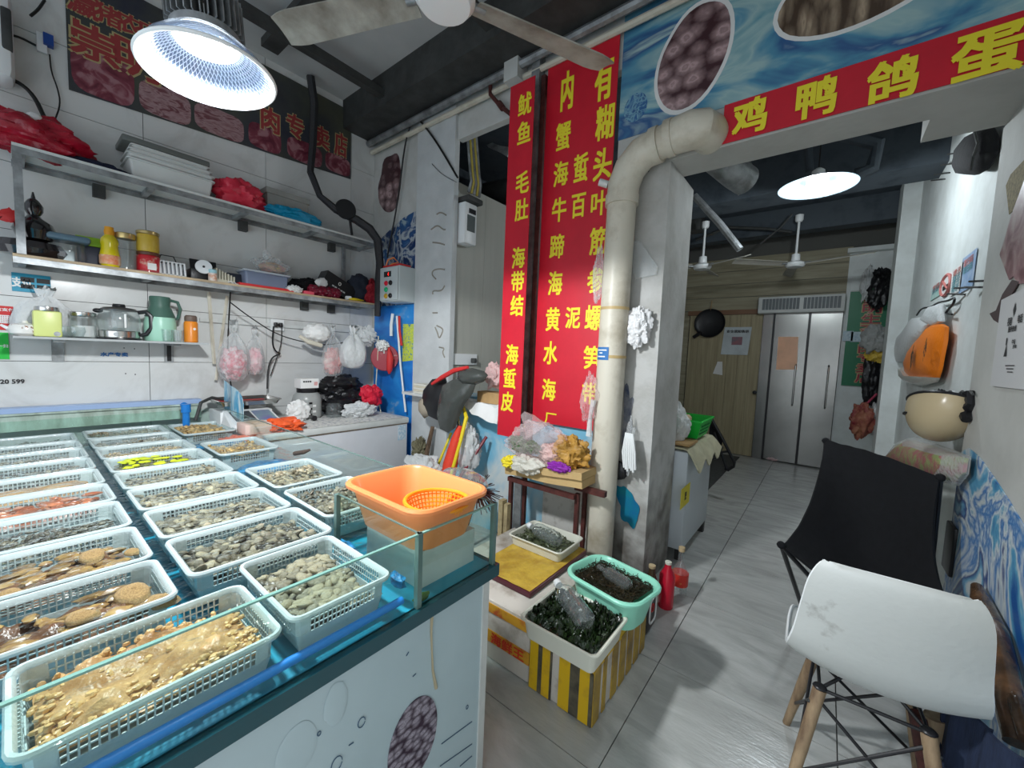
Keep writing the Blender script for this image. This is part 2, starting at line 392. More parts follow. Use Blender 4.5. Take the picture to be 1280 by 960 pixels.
cr_ = N_.new('ShaderNodeMapRange'); L_.new(nz_.outputs[0], cr_.inputs[0]); cr_.inputs[1].default_value = .35; cr_.inputs[2].default_value = .65; cr_.inputs[3].default_value = -.35; cr_.inputs[4].default_value = .35; L_.new(cr_.outputs[0], ad_.inputs[1])
mx_ = N_.new('ShaderNodeMix'); mx_.data_type = 'RGBA'; L_.new(ad_.outputs[0], mx_.inputs[0]); L_.new(src_, mx_.inputs[6]); mx_.inputs[7].default_value = (.075, .062, .048, 1); L_.new(mx_.outputs[2], b_.inputs['Base Color'])
struct('wall_header', MB().box(-1.17, .29, YW, 2.75, 2.69, 3.95).box(.29, .9, YW, 3.0, 2.69, 3.95), m_warm)
wr = struct('wall_right', MB().box(.58, .8, -.6, 3.04, 0, 2.69).box(.58, .8, -.6, 2.49, 2.69, 3.9), m_warm)
struct('wall_right_back', MB().box(.66, .8, 3.04, 7.5, 0, 3.75), m_wallw)
struct('trim_2', MB().box(.51, .68, 6.2, 6.55, 0, 3.62), m_wallw)
struct('ceiling', MB().box(-4.1, 1.0, -1.4, 2.6, 3.93, 4.05), m_ceil)
# ceiling boards between the steel runners
cl = struct('trim_3', MB().box(-3.95, .9, 2.13, 2.485, 3.66, 3.93), m_dark)
for i, x in enumerate((-3.28, -2.0, -.75)):
    b = solo('ceiling_runner', MB().box(x - .035, x + .035, -1.3, 2.13, 3.72, 3.78).box(x - .035, x - .028, -1.3, 2.13, 3.78, 3.83), m_dark,
             ['dark steel ceiling runner over the shelves, nearest the meat banner', 'dark steel ceiling runner above the big fan blades', 'dark steel ceiling runner nearest the right wall'][i], 'beam')
solo('ceiling_beam', MB().box(-3.6, -.3, 1.28, 1.40, 3.78, 3.84), m_dark, 'wide dark steel cross beam running above the runners', 'beam')
for i, (y, z, r, mm, n) in enumerate(((2.40, 3.62, .03, m_steel, 'grey conduit pipe along the beam, higher of two'), (2.44, 3.55, .022, m_pvc, 'cream conduit pipe along the beam, lower of two'))):
    solo('conduit_pipe', MB().tube([(-3.93, y, z), (-.2, y, z)], r, 8), mm, n, 'pipe')
p = [at(613, 95, 'y', 2.42), at(613, 118, 'y', 2.42), at(625, 132, 'y', 2.42), at(645, 148, 'y', 2.42)]
solo('rusty_pipe', MB().tube(p, .016, 8).cyl(p[2] - V((.01, 0, -.02)), p[2] + V((.03, 0, -.03)), .024), m_rust, 'short rusty water pipe bending down behind the narrow red sign', 'pipe')
for i, (x, y) in enumerate(((-1.9, 1.3), (-1.75, 1.55), (-2.75, 1.1))):
    pt = V((x, y, 3.78)); q = [pt + V((0, 0, -.03 * t)) for t in range(4)] + [pt + V((.01, 0, -.115)), pt + V((.03, 0, -.12)), pt + V((.045, 0, -.1))]
    solo('wire_hook', MB().tube(q, .004, 5), m_rubber, ['bent wire hook hanging from the ceiling above the fan blade', 'bent wire hook hanging nearest the narrow red sign', 'bent wire hook hanging right of the bright lamp'][i], 'hook')

# mural and signs on the back wall
m_mur1 = mural('header wave mural', [(.3, (.1, .3, .38)), (.4, (.34, .5, .5)), (.5, (.08, .27, .4)), (.58, (.03, .1, .26)), (.66, (.4, .55, .55))], 1.5, (.8, 1, 2.4), 1.4, 4)
m_mur2 = mural('blue wave mural', [(.33, (.01, .1, .34)), (.42, (.12, .4, .6)), (.46, (.66, .7, .7)), (.5, (.04, .2, .5)), (.55, (.62, .68, .68)), (.59, (.005, .04, .22)), (.65, (.15, .4, .58)), (.7, (.62, .68, .68))], 2.6, (1, 1, .85), 1.1, 6)
m_pile = pile_print('shell photograph print', (.05, .015, .02), (.5, .34, .34), 9, (1, 1, 1.25))
m_pile2 = pile_print('dark shell photograph print', (.03, .01, .03), (.42, .38, .45), 55, (1, .6, 1))
mu = thing('header_mural', 'blue sea wave mural sheet over the doorway with two shell photographs', 'mural', (-.3, YW, 2.9))
obj('sheet', MB().box(-1.172, .57, YW - .006, YW - .001, 2.9, 3.66), m_mur1, mu, 0)
def oval(c, rx, rz, ang, y, th, n=36, wob=.05, sd=1):
    ps = []
    for i in range(n):
        a = 2 * PI * i / n; kx = 1 + wob * noise.noise(V((math.cos(a) * 1.5, math.sin(a) * 1.5, sd)))
        x = rx * math.cos(a) * kx; z = rz * math.sin(a) * kx
        ps.append((c.x + x * math.cos(ang) - z * math.sin(ang), y, c.z + x * math.sin(ang) + z * math.cos(ang)))
    return MB().prism(ps, (0, -th, 0))
c = at(866, 73, 'y', YW)
obj('white_outline', oval(c, .205, .30, -.25, YW - .006, .002), m_paper, mu, 0)
obj('clam_picture', oval(c, .185, .275, -.25, YW - .008, .002), m_pile, mu, 0)
c = at(1085, -30, 'y', YW)
obj('white_outline', oval(c, .36, .22, .12, YW - .006, .002), m_paper, mu, 0)
obj('abalone_picture', oval(c, .34, .2, .12, YW - .008, .002), pile_print('abalone photograph print', (.06, .035, .02), (.42, .32, .22), 7, (3, 1, .8)), mu, 0)
c = at(795, 135, 'y', YW)
obj('round_wave_mark', oval(c, .075, .085, 0, YW - .006, .002), mural('small wave mark', [(.4, (.03, .1, .25)), (.5, (.2, .4, .5)), (.6, (.03, .12, .3))], 12, dist=3), mu, 0)

def sign(name, label, x0, x1, z0, z1, y, m, fn, bold=.02, mt=None):
    s = thing(name, label, 'sign', ((x0 + x1) / 2, y, z0))
    obj('board', MB().box(x0, x1, y - .004, y, z0, z1), m, s, 0)
    fn((s, mt or m_yel)); return s
XA = V((1, 0, 0)); ZA = V((0, 0, 1))
def put(t, ch, px, py, w, h, y, bold=.02):
    q = MB(); write(q, ch, at(px, py, 'y', y), XA, ZA, w, h, bold); obj('character', q, t[1], t[0], 0)
SG = YW - .03; SL = 2.30
def left_sign(t):
    for ch, px, py in (('鱿', 655, 130), ('鱼', 654, 165), ('毛', 652, 228), ('肚', 651, 262), ('海', 649, 322), ('带', 648, 352), ('结', 647, 382), ('海', 641, 443), ('蜇', 638, 473), ('皮', 635, 502)):
        put(t, ch, px + (1 if py < 300 else -1), py, .118, .15, SL - .006, .022)
sign('narrow_red_sign', 'narrow red vertical sign with one column of yellow characters, left of the steel post', at(630, 338, 'y', SL).x, at(659, 338, 'y', SL).x, at(637, 546, 'y', SL).z, at(650, 104, 'y', SL).z, SL, m_red, left_sign)
def right_sign(t):
    for ch, px, py, w, h in (('内', 709, 113, .1, .26), ('蟹', 704, 170, .12, .19), ('海', 701, 217, .12, .17), ('牛', 699, 262, .12, .17), ('蹄', 696, 308, .12, .17), ('海', 694, 354, .12, .17), ('黄', 691, 399, .12, .17), ('水', 688, 441, .12, .17), ('海', 686, 487, .12, .16),
                             ('蜇', 726, 210, .11, .19), ('百', 723, 257, .11, .16), ('泥', 716, 397, .12, .15),
                             ('有', 755, 97, .13, .28), ('糊', 756, 153, .13, .22), ('头', 753, 205, .13, .2), ('叶', 749, 254, .12, .16), ('筋', 748, 301, .13, .18), ('参', 745, 350, .13, .17), ('螺', 742, 397, .13, .17), ('笋', 740, 447, .13, .16), ('带', 738, 492, .13, .15), ('厂', 688, 523, .1, .08)):
        put(t, ch, px, py, w, h, SG - .006, .02)
sign('wide_red_sign', 'wide red vertical sign with three columns of yellow characters, behind the cream drain pipe', -1.725, -1.185, 1.0, 3.56, SG, m_red, right_sign)
def head_sign(t):
    for ch, px, py, w, h in (('鸡', 937, 145, .16, .18), ('鸭', 1020, 122, .16, .18), ('鸽', 1115, 99, .17, .18), ('蛋', 1234, 66, .2, .19)):
        put(t, ch, px, py, w, h, YW - .02, .03)
sign('red_header_sign', 'long red sign with four bold yellow characters over the doorway', -.552, .575, 2.7, 2.905, YW - .008, m_red, head_sign)
p0 = at(676, 150, 'y', 2.44)
pt = thing('steel_post', 'tall steel post between the two red signs with a brown strip', 'post', (-1.8, 2.45, 0))
obj('post', MB().box(-1.845, -1.775, 2.42, 2.49, 0, 3.66), m_steel, pt, 0)
obj('brown_strip', MB().box(-1.77, -1.735, 2.44, 2.48, 0.6, 3.5), m_rust, pt, 0)
solo('notched_beam_end', MB().box(-2.06, -1.93, 2.36, 2.48, 3.52, 3.78), m_wall, 'short white beam end above the narrow red sign', 'beam')

# meat banner on the shelf wall
XL = -3.945
def yz(px, py, x=XL): return at(px, py, 'x', x)
bn = thing('meat_banner', 'long dark meat shop banner with red characters and raw meat pictures above the shelves', 'banner', yz(88, 110))
a, b, c2, d = yz(86, 112), yz(438, 224), yz(442, 150), yz(78, -30)
obj('sheet', MB().prism([a, b, V((XL, b.y, 3.86)), V((XL, a.y, 3.86))], (.004, 0, 0)), mat('faded green brown vinyl', (.07, .075, .055), .5, col2=(.03, .032, .05), scale=2), bn, 0)
YA = V((0, 1, 0))
for ch, px, py, w, h in (('瀛', 103, 6, .14, .13), ('猪', 135, 19, .14, .13), ('农', 163, 31, .14, .13), ('庄', 188, 41, .14, .13), ('崇', 119, 55, .23, .22), ('明', 172, 76, .23, .23), ('肉', 338, 150, .15, .2), ('专', 369, 158, .15, .2), ('卖', 402, 172, .15, .2), ('店', 426, 181, .13, .22)):
    c = yz(px, py, XL + .006); q0 = MB(); q1 = MB(); write(q0, ch, c, YA, ZA, w * 1.09, h * 1.08, .055); write(q1, ch, c + V((.002, 0, 0)), YA, ZA, w, h, .025)
    obj('character', q1, mat('faded red print', (.3, .04, .04), .5), obj('character_outline', q0, mat('faded gold print', (.42, .34, .16), .5), bn, 0), 0)
mt1 = mural('raw meat print', [(.35, (.11, .015, .03)), (.5, (.2, .04, .06)), (.62, (.34, .16, .18))], 7, dist=2)
mt2 = mural('sliced meat print', [(.35, (.25, .12, .13)), (.5, (.38, .24, .25)), (.62, (.16, .05, .06))], 9, (1, 1, 3), 1.5)
for i, (x0, x1, dz) in enumerate(((88, 170, .33), (173, 240, .22), (242, 306, .2), (310, 352, .2), (358, 403, .19), (406, 438, .17))):
    q0 = yz(x0, 110 + (x0 - 86) * .318, XL + .004); q1 = yz(x1, 110 + (x1 - 86) * .318, XL + .004)
    zz = min(q0.z, q1.z) + .01
    ps = []
    for s_ in range(20):
        an = 2 * PI * s_ / 20; ca, sa = math.cos(an), math.sin(an); kx = abs(ca) ** .5 * (1 if ca > 0 else -1); kz = abs(sa) ** .5 * (1 if sa > 0 else -1)
        ps.append((XL + .004, (q0.y + q1.y) / 2 + kx * (q1.y - q0.y) / 2 * .97, zz + dz / 2 + kz * dz / 2))
    obj('meat_picture', MB().prism(ps, (.002, 0, 0)), mt2 if i in (1, 2) else mt1, bn, 0)

# clam poster wall left of the column, wave print
cm = thing('corner_mural', 'white corner mural sheet with purple shells and dark blue wave left of the column', 'mural', (-3.5, YW, 1))
c = at(488, 230, 'y', YW)
obj('clam_picture', oval(c, .20, .29, 0, YW - .002, .003, wob=.3), m_pile, cm, 0)
ps = [at(x, y, 'y', YW - .002) for x, y in ((470, 305), (490, 285), (505, 272), (523, 262), (522, 340), (520, 410), (470, 420))]
obj('wave_print', MB().prism(ps, (0, -.003, 0)), mural('dark wave print', [(.38, (.005, .03, .12)), (.47, (.45, .5, .52)), (.52, (.01, .06, .2)), (.6, (.02, .1, .26)), (.66, (.3, .4, .45))], 5, dist=1.2), cm, 0)
obj('blue_print', MB().box(-3.9, -3.195, YW - .007, YW - .002, .1, 1.95), mural('bright blue print', [(.35, (.01, .16, .6)), (.6, (.03, .3, .75)), (.75, (.5, .6, .65))], 2.2, (1, 1, 2), 1), cm, 0)
obj('green_print', MB().prism([at(x, y, 'y', YW - .007) for x, y in ((504, 405), (521, 405), (520, 450), (503, 452))], (0, -.002, 0)), mural('yellow green print', [(.4, (.5, .65, .05)), (.55, (.7, .75, .1)), (.62, (.02, .25, .4))], 25), cm, 0)
# adhesive traces on the column
for i, st in enumerate((((546, 268), (551, 265), (558, 269)), ((539, 287), (547, 281), (554, 287), (557, 287)), ((541, 303), (550, 304), (556, 306)), ((556, 337), (548, 336), (541, 338), (540, 344), (545, 349)), ((541, 368), (541, 363), (552, 364), (556, 357)), ((541, 391), (547, 391)), ((544, 409), (547, 416), (549, 424), (553, 416), (554, 411), (546, 407)), ((549, 434), (556, 435), (553, 440), (556, 447)))):
    solo('adhesive_trace', MB().tube(smooth_path([at(x, y, 'y', YW - .031) for x, y in st]), .007, 5), mat('brown glue', (.3, .28, .24), .9),
         ['hooked brown glue trace on the column, topmost', 'brown glue trace below the topmost on the column', 'short flat brown glue trace level with the breaker box', 'curved C shaped glue trace on the column', 'stepped glue trace beside the pale patch on the column', 'tiny square glue trace on the column', 'big looping glue trace low on the column', 'zigzag glue trace, lowest on the column'][i], 'mark')

# ------------------------------------------------------------------ back room shell
wf = struct('wall_far', MB().box(-2.9, .8, 7.44, 7.6, 0, 3.8), m_grout)
for i in range(4):
    z0 = 2.37 + i * .21
    obj('board', MB().box(-2.75, .16, 7.425, 7.44, z0 + .004, z0 + .206), m_woodh, wf, 0)
obj('board', MB().box(.13, .6, 7.42, 7.44, 0, 3.1), m_wallw, wf, 0)
obj('board', MB().box(-2.8, -1.95, 7.42, 7.44, 0, 2.36), m_woodh, wf, 0)
dr = thing('door_1', 'x', 'door', (-1.4, 7.42, 0)); del dr['label']; del dr['category']; dr['kind'] = 'structure'
for i in range(7): obj('plank', MB().box(-1.93 + i * .155, -1.93 + i * .155 + .152, 7.39, 7.425, .01, 2.29), m_wood, dr, 0)
obj('door_frame', MB().box(-1.97, -.83, 7.38, 7.43, 2.295, 2.37), mat('brown wood trim', (.2, .1, .05), .5), dr, 0)
obj('door_knob', MB().lathe([(.01, 0), (.03, .02), (.03, .05), (.01, .06)], (-.87, 7.39, 1.05), 12, (0, -1, 0)), m_black, dr)
d2 = thing('door_2', 'x', 'door', (-.4, 7.4, 0)); del d2['label']; del d2['category']; d2['kind'] = 'structure'
m_leaf = mat('brushed door steel', (.3, .3, .285), .26, .95, var=.2, scale=2.5, bump=.05, bscale=6)
obj('side_panel', MB().box(-.84, -.71, 7.36, 7.42, 0, 2.3), m_leaf, d2, 0)
for x0, x1, n in ((-.69, -.27, 'left'), (-.25, .12, 'right')):
    lf = obj('door_leaf', MB().box(x0, x1, 7.35, 7.39, .02, 2.3), m_leaf, d2, 0)
    obj('edge_strip', MB().box(x0 - .015, x0 + .012, 7.33, 7.36, .02, 2.3), m_black, d2, 0)
    obj('handle', MB().tube([(x1 - .1, 7.34, .9), (x1 - .1, 7.3, .92), (x1 - .1, 7.3, 1.5), (x1 - .1, 7.34, 1.52)], .012, 8), m_chrome, d2)
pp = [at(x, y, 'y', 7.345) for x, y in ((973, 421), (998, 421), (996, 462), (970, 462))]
obj('painted_reflection', MB().prism(pp, (0, .004, 0)), mat('painted orange reflection', (.95, .52, .32), .3, var=.15, scale=5), d2, 0)  # warm reflection in the steel leaf, painted on as an orange rectangle
struct('ceiling_back_room', MB().box(-3.6, .8, 2.75, 7.6, 3.62, 3.75), m_navyceil)
for i, (y0, y1, z) in enumerate(((4.9, 5.3, 3.25), (6.6, 6.8, 3.3))): struct('trim_%d' % (4 + i), MB().box(-3.5, .8, y0, y1, z, 3.63), m_navyceil)
# partition with grey panels behind the serving window
wp = struct('wall_partition', MB().box(-2.86, -2.735, 2.52, 6.2, 0, 3.02), m_grout)
for i in range(9): obj('panel', MB().box(-2.735, -2.722, 2.52 + i * .41, 2.52 + i * .41 + .407, 0, 3.02), mat('grey beige panel', (.45, .45, .4), .5, var=.07, scale=3, stretch=(1, 6, .5)), wp, 0)
struct('wall_back_left', MB().box(-3.7, -3.5, 2.8, 7.6, 0, 3.75), m_navyceil)
struct('baseboard_right', MB().box(-3.5, -2.86, 6.2, 6.3, 0, 3.7), m_navyceil)

# ------------------------------------------------------------------ sea food tank
TX0, TX1, TY0, TY1, TZB, TZ = -3.86, -.86, -1.25, 1.035, .752, .985
tk = thing('seafood_tank', 'wide glass tank full of white trays on a white panelled base, filling the left foreground', 'tank', (-2.3, 0, 0))
m_panel = mat('pale blue grey panel print', (.5, .62, .66), .3, col2=(.42, .54, .58), scale=1.5)
obj('base', MB().box(TX0, TX1 + .0, TY0, 1.0, 0, TZB), m_panel, tk, 0)
obj('base_corner_strip', MB().box(-.87, -.854, .975, 1.004, 0, TZB), m_offw, tk, 0)
XP = TX1 + .001
# printed oval of small shells, bubbles and streaks on the long front panel
c = at(517, 925, 'x', XP); ps = []
for i in range(40):
    a = 2 * PI * i / 40; ps.append((XP, c.y + .088 * math.cos(a), c.z + .125 * math.sin(a)))
obj('shell_picture', MB().prism(ps, (.002, 0, 0)), m_pile2, tk, 0)
for px, py, r in ((452, 903, .010), (584, 884, .005), (421, 955, .014), (349, 876, .004), (399, 917, .004)):
    c = at(px, py, 'x', XP + .001); obj('printed_bubble', MB().tube([c + V((0, r * math.cos(t * .5), r * 1.3 * math.sin(t * .5))) for t in range(13)], .0012, 4), mat('dark blue print', (.04, .1, .18), .4), tk)
for a_, b_ in (((552, 930), (590, 902)), ((550, 958), (590, 930)), ((575, 958), (590, 945)), ((508, 820), (511, 815)), ((436, 932), (442, 928)), ((516, 846), (520, 842))):
    obj('printed_streak', MB().tube([at(*a_, 'x', XP + .001), at(*b_, 'x', XP + .001)], .0013, 4), mat('dark blue print'), tk)
st = [at(x, y, 'x', XP + .001) for x, y in ((540, 768), (539, 790), (540, 815), (541, 838), (545, 860))]
obj('brown_stain', MB().tube(st, [.006, .004, .003, .004, .006], 5), mat('brown drip stain', (.42, .36, .24), .6), tk)
for px, py, rx, rz in ((371, 938, .045, .06), (420, 880, .03, .055)):
    c = at(px, py, 'x', XP); obj('printed_pebble', MB().blob(c + V((.0, 0, 0)), (.0015, rx, rz), .1, 2, px), m_panel, tk)
# tank floor, frame strips and panes
obj('tank_floor', MB().box(TX0, TX1 - .004, TY0, TY1, TZB, TZB + .012), mat('tank blue floor', (.02, .12, .22), .4, col2=(.01, .3, .45), scale=3, lo=.5, hi=.75), tk, 0)
for b in ((TX1 - .012, TX1 + .012, TY0, TY1 + .012, TZB - .03, TZB + .012), (TX0, TX1, TY1 - .004, TY1 + .012, TZB - .03, TZB + .012)):
    obj('bottom_strip', MB().box(*b), mat('dark teal seal strip', (.01, .07, .09), .2, spec=.7), tk, 0)
G = .008
obj('front_pane', MB().box(TX1 - G, TX1, TY0, TY1, TZB + .012, TZ - .004), m_pane, tk, 0)
obj('end_pane', MB().box(TX0, TX1 - G, TY1 - G, TY1, TZB + .012, TZ - .003), m_pane, tk, 0)
obj('back_pane', MB().box(TX0, TX0 + G, TY0, TY1, TZB + .012, TZ - .02), m_pane, tk, 0)
obj('pane_rim', MB().box(TX1 - G, TX1 + .0005, TY0, TY1, TZ - .004, TZ), mat('green glass edge', (.22, .42, .36), .1, spec=.8), tk, 0)
obj('pane_rim', MB().box(TX0, TX1 - G, TY1 - G, TY1, TZ - .003, TZ), m_edge, tk, 0)
for x, y in ((TX1 - .006, TY1 - .006), (TX1 - .006, .705), (-1.31, .70)):
    obj('corner_seal', MB().box(x - .009, x + .0075, y - .009, y + .0065, TZB, TZ), m_edge, tk, 0)
obj('divider_pane', MB().box(-1.31, TX1 - G, .70, .706, TZB + .012, TZ - .003), m_pane, tk, 0)
obj('divider_pane', MB().box(-1.314, -1.308, .70, TY1 - G, TZB + .012, TZ - .003), m_pane, tk, 0)
obj('pane_rim', MB().box(-1.31, TX1 - G, .70, .706, TZ - .003, TZ), m_edge, tk, 0)
obj('algae_patch', MB().blob((TX1 - .022, .715, .84), (.008, .012, .07), .4, 4, 3, 10, 8), mat('green algae', (.05, .13, .01), .7), tk)
obj('algae_patch', MB().blob((TX1 - .022, .73, .775), (.008, .03, .012), .4, 4, 5, 10, 8), MATS['green algae'], tk)
obj('back_board', MB().box(-3.87, -3.862, -.9, .93, .90, 1.0).box(-3.93, -3.845, -.9, .93, 1.0, 1.012), mat('pale green stained board', (.5, .62, .55), .6, col2=(.3, .36, .3), scale=14, stretch=(1, 1, .3)), tk, 0)
obj('blue_top_strip', MB().box(-3.94, -3.85, -1.2, .93, 1.013, 1.045), mat('pale blue strip', (.33, .45, .68), .4), tk, 0)
w = MB(); w.sheet(lambda u, v: (TX0 + .01 + u * (TX1 - TX0 - .03), TY0 + v * (TY1 - TY0 - .014), .868 + .0035 * noise.noise(V((u * 60, v * 50, 0)))), 150, 120)
wo = obj('water', w, m_water, tk)
solo('blue_pipe', MB().tube([(-.881, TY0 + .02, .80), (-.881, .66, .80)], .0105, 12), m_bluepl, 'long blue pipe lying along the front inside the tank', 'pipe')
solo('blue_pipe', MB().tube([(-3.70, .80, .80), (-3.70, .80, .99), (-3.76, .80, 1.02)], .022, 10).cyl((-3.7, .8, .97), (-3.7, .8, 1.03), .03), m_bluepl, 'short upright blue pipe at the far wall corner of the tank', 'pipe')
solo('air_hose', MB().tube([(-3.72, .86, .9), (-3.74, .9, 1.03), (-3.78, .98, 1.06), (-3.8, 1.1, 1.03), (-3.8, 1.15, .9)], .012, 8), m_dark, 'dark hose arching over the far corner of the tank', 'hose')
for i, (x, y, rx, ry) in enumerate(((-2.37, .85, .10, .12), (-3.07, .84, .09, .14), (-1.2, .68, .05, .012), (-.93, .68, .03, .014))):
    solo('blue_net', MB().blob((x, y, .83), (rx, ry, .022), .5, 5, i, 14, 8), mat('blue netting', (.02, .3, .62), .5, col2=(.0, .08, .2), scale=25, bump=.5),
         ['blue netting bundle between the second and third right column trays', 'blue netting bundle between the two farthest right column trays', 'small blue net scrap beside the orange basin compartment', 'small blue net scrap near the front pane'][i], 'net')
solo('driftwood_bit', MB().tube([at(368, 567, 'z', .9), at(380, 565, 'z', .915), at(388, 562, 'z', .925)], [.012, .012, .006], 8), mat('dark driftwood', (.07, .05, .04), .8), 'small dark wood bit poking out by the end pane', 'stick')

# ---- white lattice trays
m_tray = mat('wet white tray plastic', (.5, .59, .59), .2, bump=.15, bscale=90)
def tray_parts(lx, ly, h=.105):
    rim = MB(); r = .035
    def ring(ins, z, n=4):
        p = []; rr = max(r - ins, .006)
        for cx, cy, a0 in ((lx / 2 - ins - rr, ly / 2 - ins - rr, 0), (-lx / 2 + ins + rr, ly / 2 - ins - rr, PI / 2), (-lx / 2 + ins + rr, -ly / 2 + ins + rr, PI), (lx / 2 - ins - rr, -ly / 2 + ins + rr, 1.5 * PI)):
            for k in range(n + 1): p.append((cx + rr * math.cos(a0 + k * PI / 2 / n), cy + rr * math.sin(a0 + k * PI / 2 / n), z))
        return p
    rim.loft([ring(.016, h - .014), ring(.004, h - .012), ring(.002, h - .005), ring(.005, h), ring(.012, h), ring(.0165, h - .006), ring(.018, h - .016), ring(.016, h - .014)], caps=False)
    wall = MB()
    def path(ins):
        return ring(ins, 0, 3)
    # lattice band: uprights and two bars, solid corners and lower wall
    tp = .016
    for s_ in (-1, 1):
        for L_, ax in ((lx, 0), (ly, 1)):
            half = L_ / 2 - .055; n = int(2 * half / .0115); o = (ly if ax == 0 else lx) / 2 - .019
            for i in range(n + 1):
                t = -half + 2 * half * i / n; q0 = (t, s_ * (o - .004)); q1 = (t, s_ * o)
                if ax: q0 = q0[::-1]; q1 = q1[::-1]
                wall.tube([(q0[0], q0[1], h - .06), (q1[0], q1[1], h - .012)], .0019, 4)
            for zz, of in ((h - .028, .0015), (h - .044, .003)):
                q = [(-half, s_ * (o - of)), (half, s_ * (o - of))]
                if ax: q = [k[::-1] for k in q]
                wall.tube([(*q[0], zz), (*q[1], zz)], .0019, 4)
    for sx in (-1, 1):
        for sy in (-1, 1):
            pts = [(sx * (lx / 2 - .056), sy * (ly / 2 - .0195)), (sx * (lx / 2 - .03), sy * (ly / 2 - .0215)), (sx * (lx / 2 - .0215), sy * (ly / 2 - .03)), (sx * (lx / 2 - .0195), sy * (ly / 2 - .056))]
            wall.sheet(lambda u, v: (pts[round(u * 3)][0] * (1 - .02 * (1 - v)), pts[round(u * 3)][1] * (1 - .02 * (1 - v)), h - .06 + v * .05), 3, 1)
    lower = MB().loft([ring(.035, 0), ring(.023, h - .058), ring(.026, h - .058), ring(.037, .004)], caps=False)
    lower.add([(*p[:2], .002) for p in ring(.036, 0)], [tuple(range(20))])
    return rim, wall, lower
PROTO = {}
def make_tray(x0, x1, y0, y1, z, label, grp, tilt=(0, 0)):
    lx, ly = x1 - x0, y1 - y0; rot = lx > ly; a, b_ = (ly, lx) if rot else (lx, ly)
    if 'p' not in PROTO:
        t = thing('lattice_tray', label, 'tray', (0, 0, 0), grp); r_, w_, l_ = tray_parts(.30, .39)
        obj('rim', r_, m_tray, t); obj('lattice_wall', w_, m_tray, t, 0); obj('tray_body', l_, m_tray, t, 0); PROTO['p'] = t
    else: t = copy_tree(PROTO['p'])
    t['label'] = label; t['group'] = grp
    t.location = ((x0 + x1) / 2, (y0 + y1) / 2, z - .105); t.scale = (a / .30, b_ / .39, 1); t.rotation_euler = (tilt[0], tilt[1], PI / 2 if rot else 0)
    return t
A_ED = [-1.185, -1.455, -1.765, -2.09, -2.375, -2.67, -2.945, -3.22, -3.46, -3.76]
B_ED = [-1.25, -1.565, -1.885, -2.205, -2.52, -2.83, -3.14, -3.45, -3.78]
TR = []   # (x0,x1,y0,y1,z,contents)
TR.append(('FL', -1.175, -.893, -.03, .365, .868, 'tray nearest the camera in the left column, heaped with tan shelled meat'))
ks = ['one big tan shell', 'dark brown meat', 'green grey seafood', 'reddish brown meat', 'smooth tan mass', 'grey brown shells', 'pale grey green shells', 'pale shells', 'dark shells']
orda = ['second', 'third', 'fourth', 'fifth', 'sixth', 'seventh', 'eighth', 'ninth', 'farthest']
for i in range(9): TR.append(('A%d' % (i + 1), A_ED[i + 1] + .006, A_ED[i] - .006, -.165, .243, .885, '%s tray from the camera in the left column, with %s' % (orda[i], ks[i])))
kb = ['dark grey clams', 'grey brown clams', 'pale brown clams', 'small brown clams', 'yellow green leaves over clams', 'pale brown shells', 'pale grey shells', 'pale tan shells']
ordb = ['nearest full length', 'second full length', 'third full length', 'fourth full length', 'fifth full length', 'sixth full length', 'seventh full length', 'farthest full length']
for i in range(8): TR.append(('B%d' % (i + 1), B_ED[i + 1] + .006, B_ED[i] - .006, .27, .668, .885, '%s tray of the middle column, with %s' % (ordb[i], kb[i])))
TR.append(('FR', -1.255, -.893, .372, .645, .88, 'tray turned crosswise at the front pane, with pale grey clams'))
TR.append(('C1', -1.767, -1.368, .69, 1.005, .885, 'right column tray of grey clams just behind the orange basin'))
TR.append(('C2', -2.208, -1.81, .69, 1.008, .885, 'right column tray of tan clams second behind the basin'))
TR.append(('C3', -2.955, -2.555, .692, 1.006, .885, 'right column tray of small tan shells between two blue nets'))
TR.append(('C4', -3.72, -3.26, .686, 1.0, .885, 'farthest right column tray with orange tan shells'))
for n, x0, x1, y0, y1, z, lb in TR:
    make_tray(x0, x1, y0, y1, z, 'white lattice ' + lb, 'white lattice trays in the tank')

# ---- sea food in the trays
def cm_(name, a, b, s=22, r=.25, **k): return mat(name, a, .35, col2=b, scale=s, rnd=r, bump=.3, bscale=70, detail=6, lo=.38, hi=.62, **k)
m_c = {'grey': cm_('grey brown clam shell', (.3, .265, .185), (.06, .055, .04), 26, .5), 'pale': cm_('pale clam shell', (.46, .4, .27), (.13, .11, .07), 26, .4), 'tan': cm_('tan clam shell', (.72, .5, .2), (.26, .17, .08), 30, .3),
       'dark': cm_('dark clam shell', (.17, .15, .1), (.03, .027, .02), 26, .5), 'oran': cm_('orange tan shell', (.7, .5, .22), (.3, .2, .09), 30, .25)}
def clam_mesh(mb, c, s, rz, rx, ry, n=9, m=4):
    """two ribbed valves meeting at a sharp lip, beaked at the hinge"""
    k = len(mb.v); rings = []
    hs = [(-1, 0), (-.8, .62), (-.45, .9), (0, 1.0), (.45, .9), (.8, .62), (1, 0)]
    for z, r in hs:
        ring = []
        for j in range(n):
            a = 2 * PI * j / n; br = 1 + .22 * math.cos(a) ** 3
            ring.append((math.cos(a) * r * br * 1.0, math.sin(a) * r * .78, z * .42 * (1 - .12 * math.cos(a))))
        rings.append(ring)
    mb.loft(rings, caps=False)
    mt = Matrix.Translation(c) @ Matrix.Rotation(rz, 4, 'Z') @ Matrix.Rotation(rx, 4, 'X') @ Matrix.Rotation(ry, 4, 'Y') @ Matrix.Diagonal((s, s, s, 1))
    mb.xf(mt, k)
TRD = {t[0]: t for t in TR}
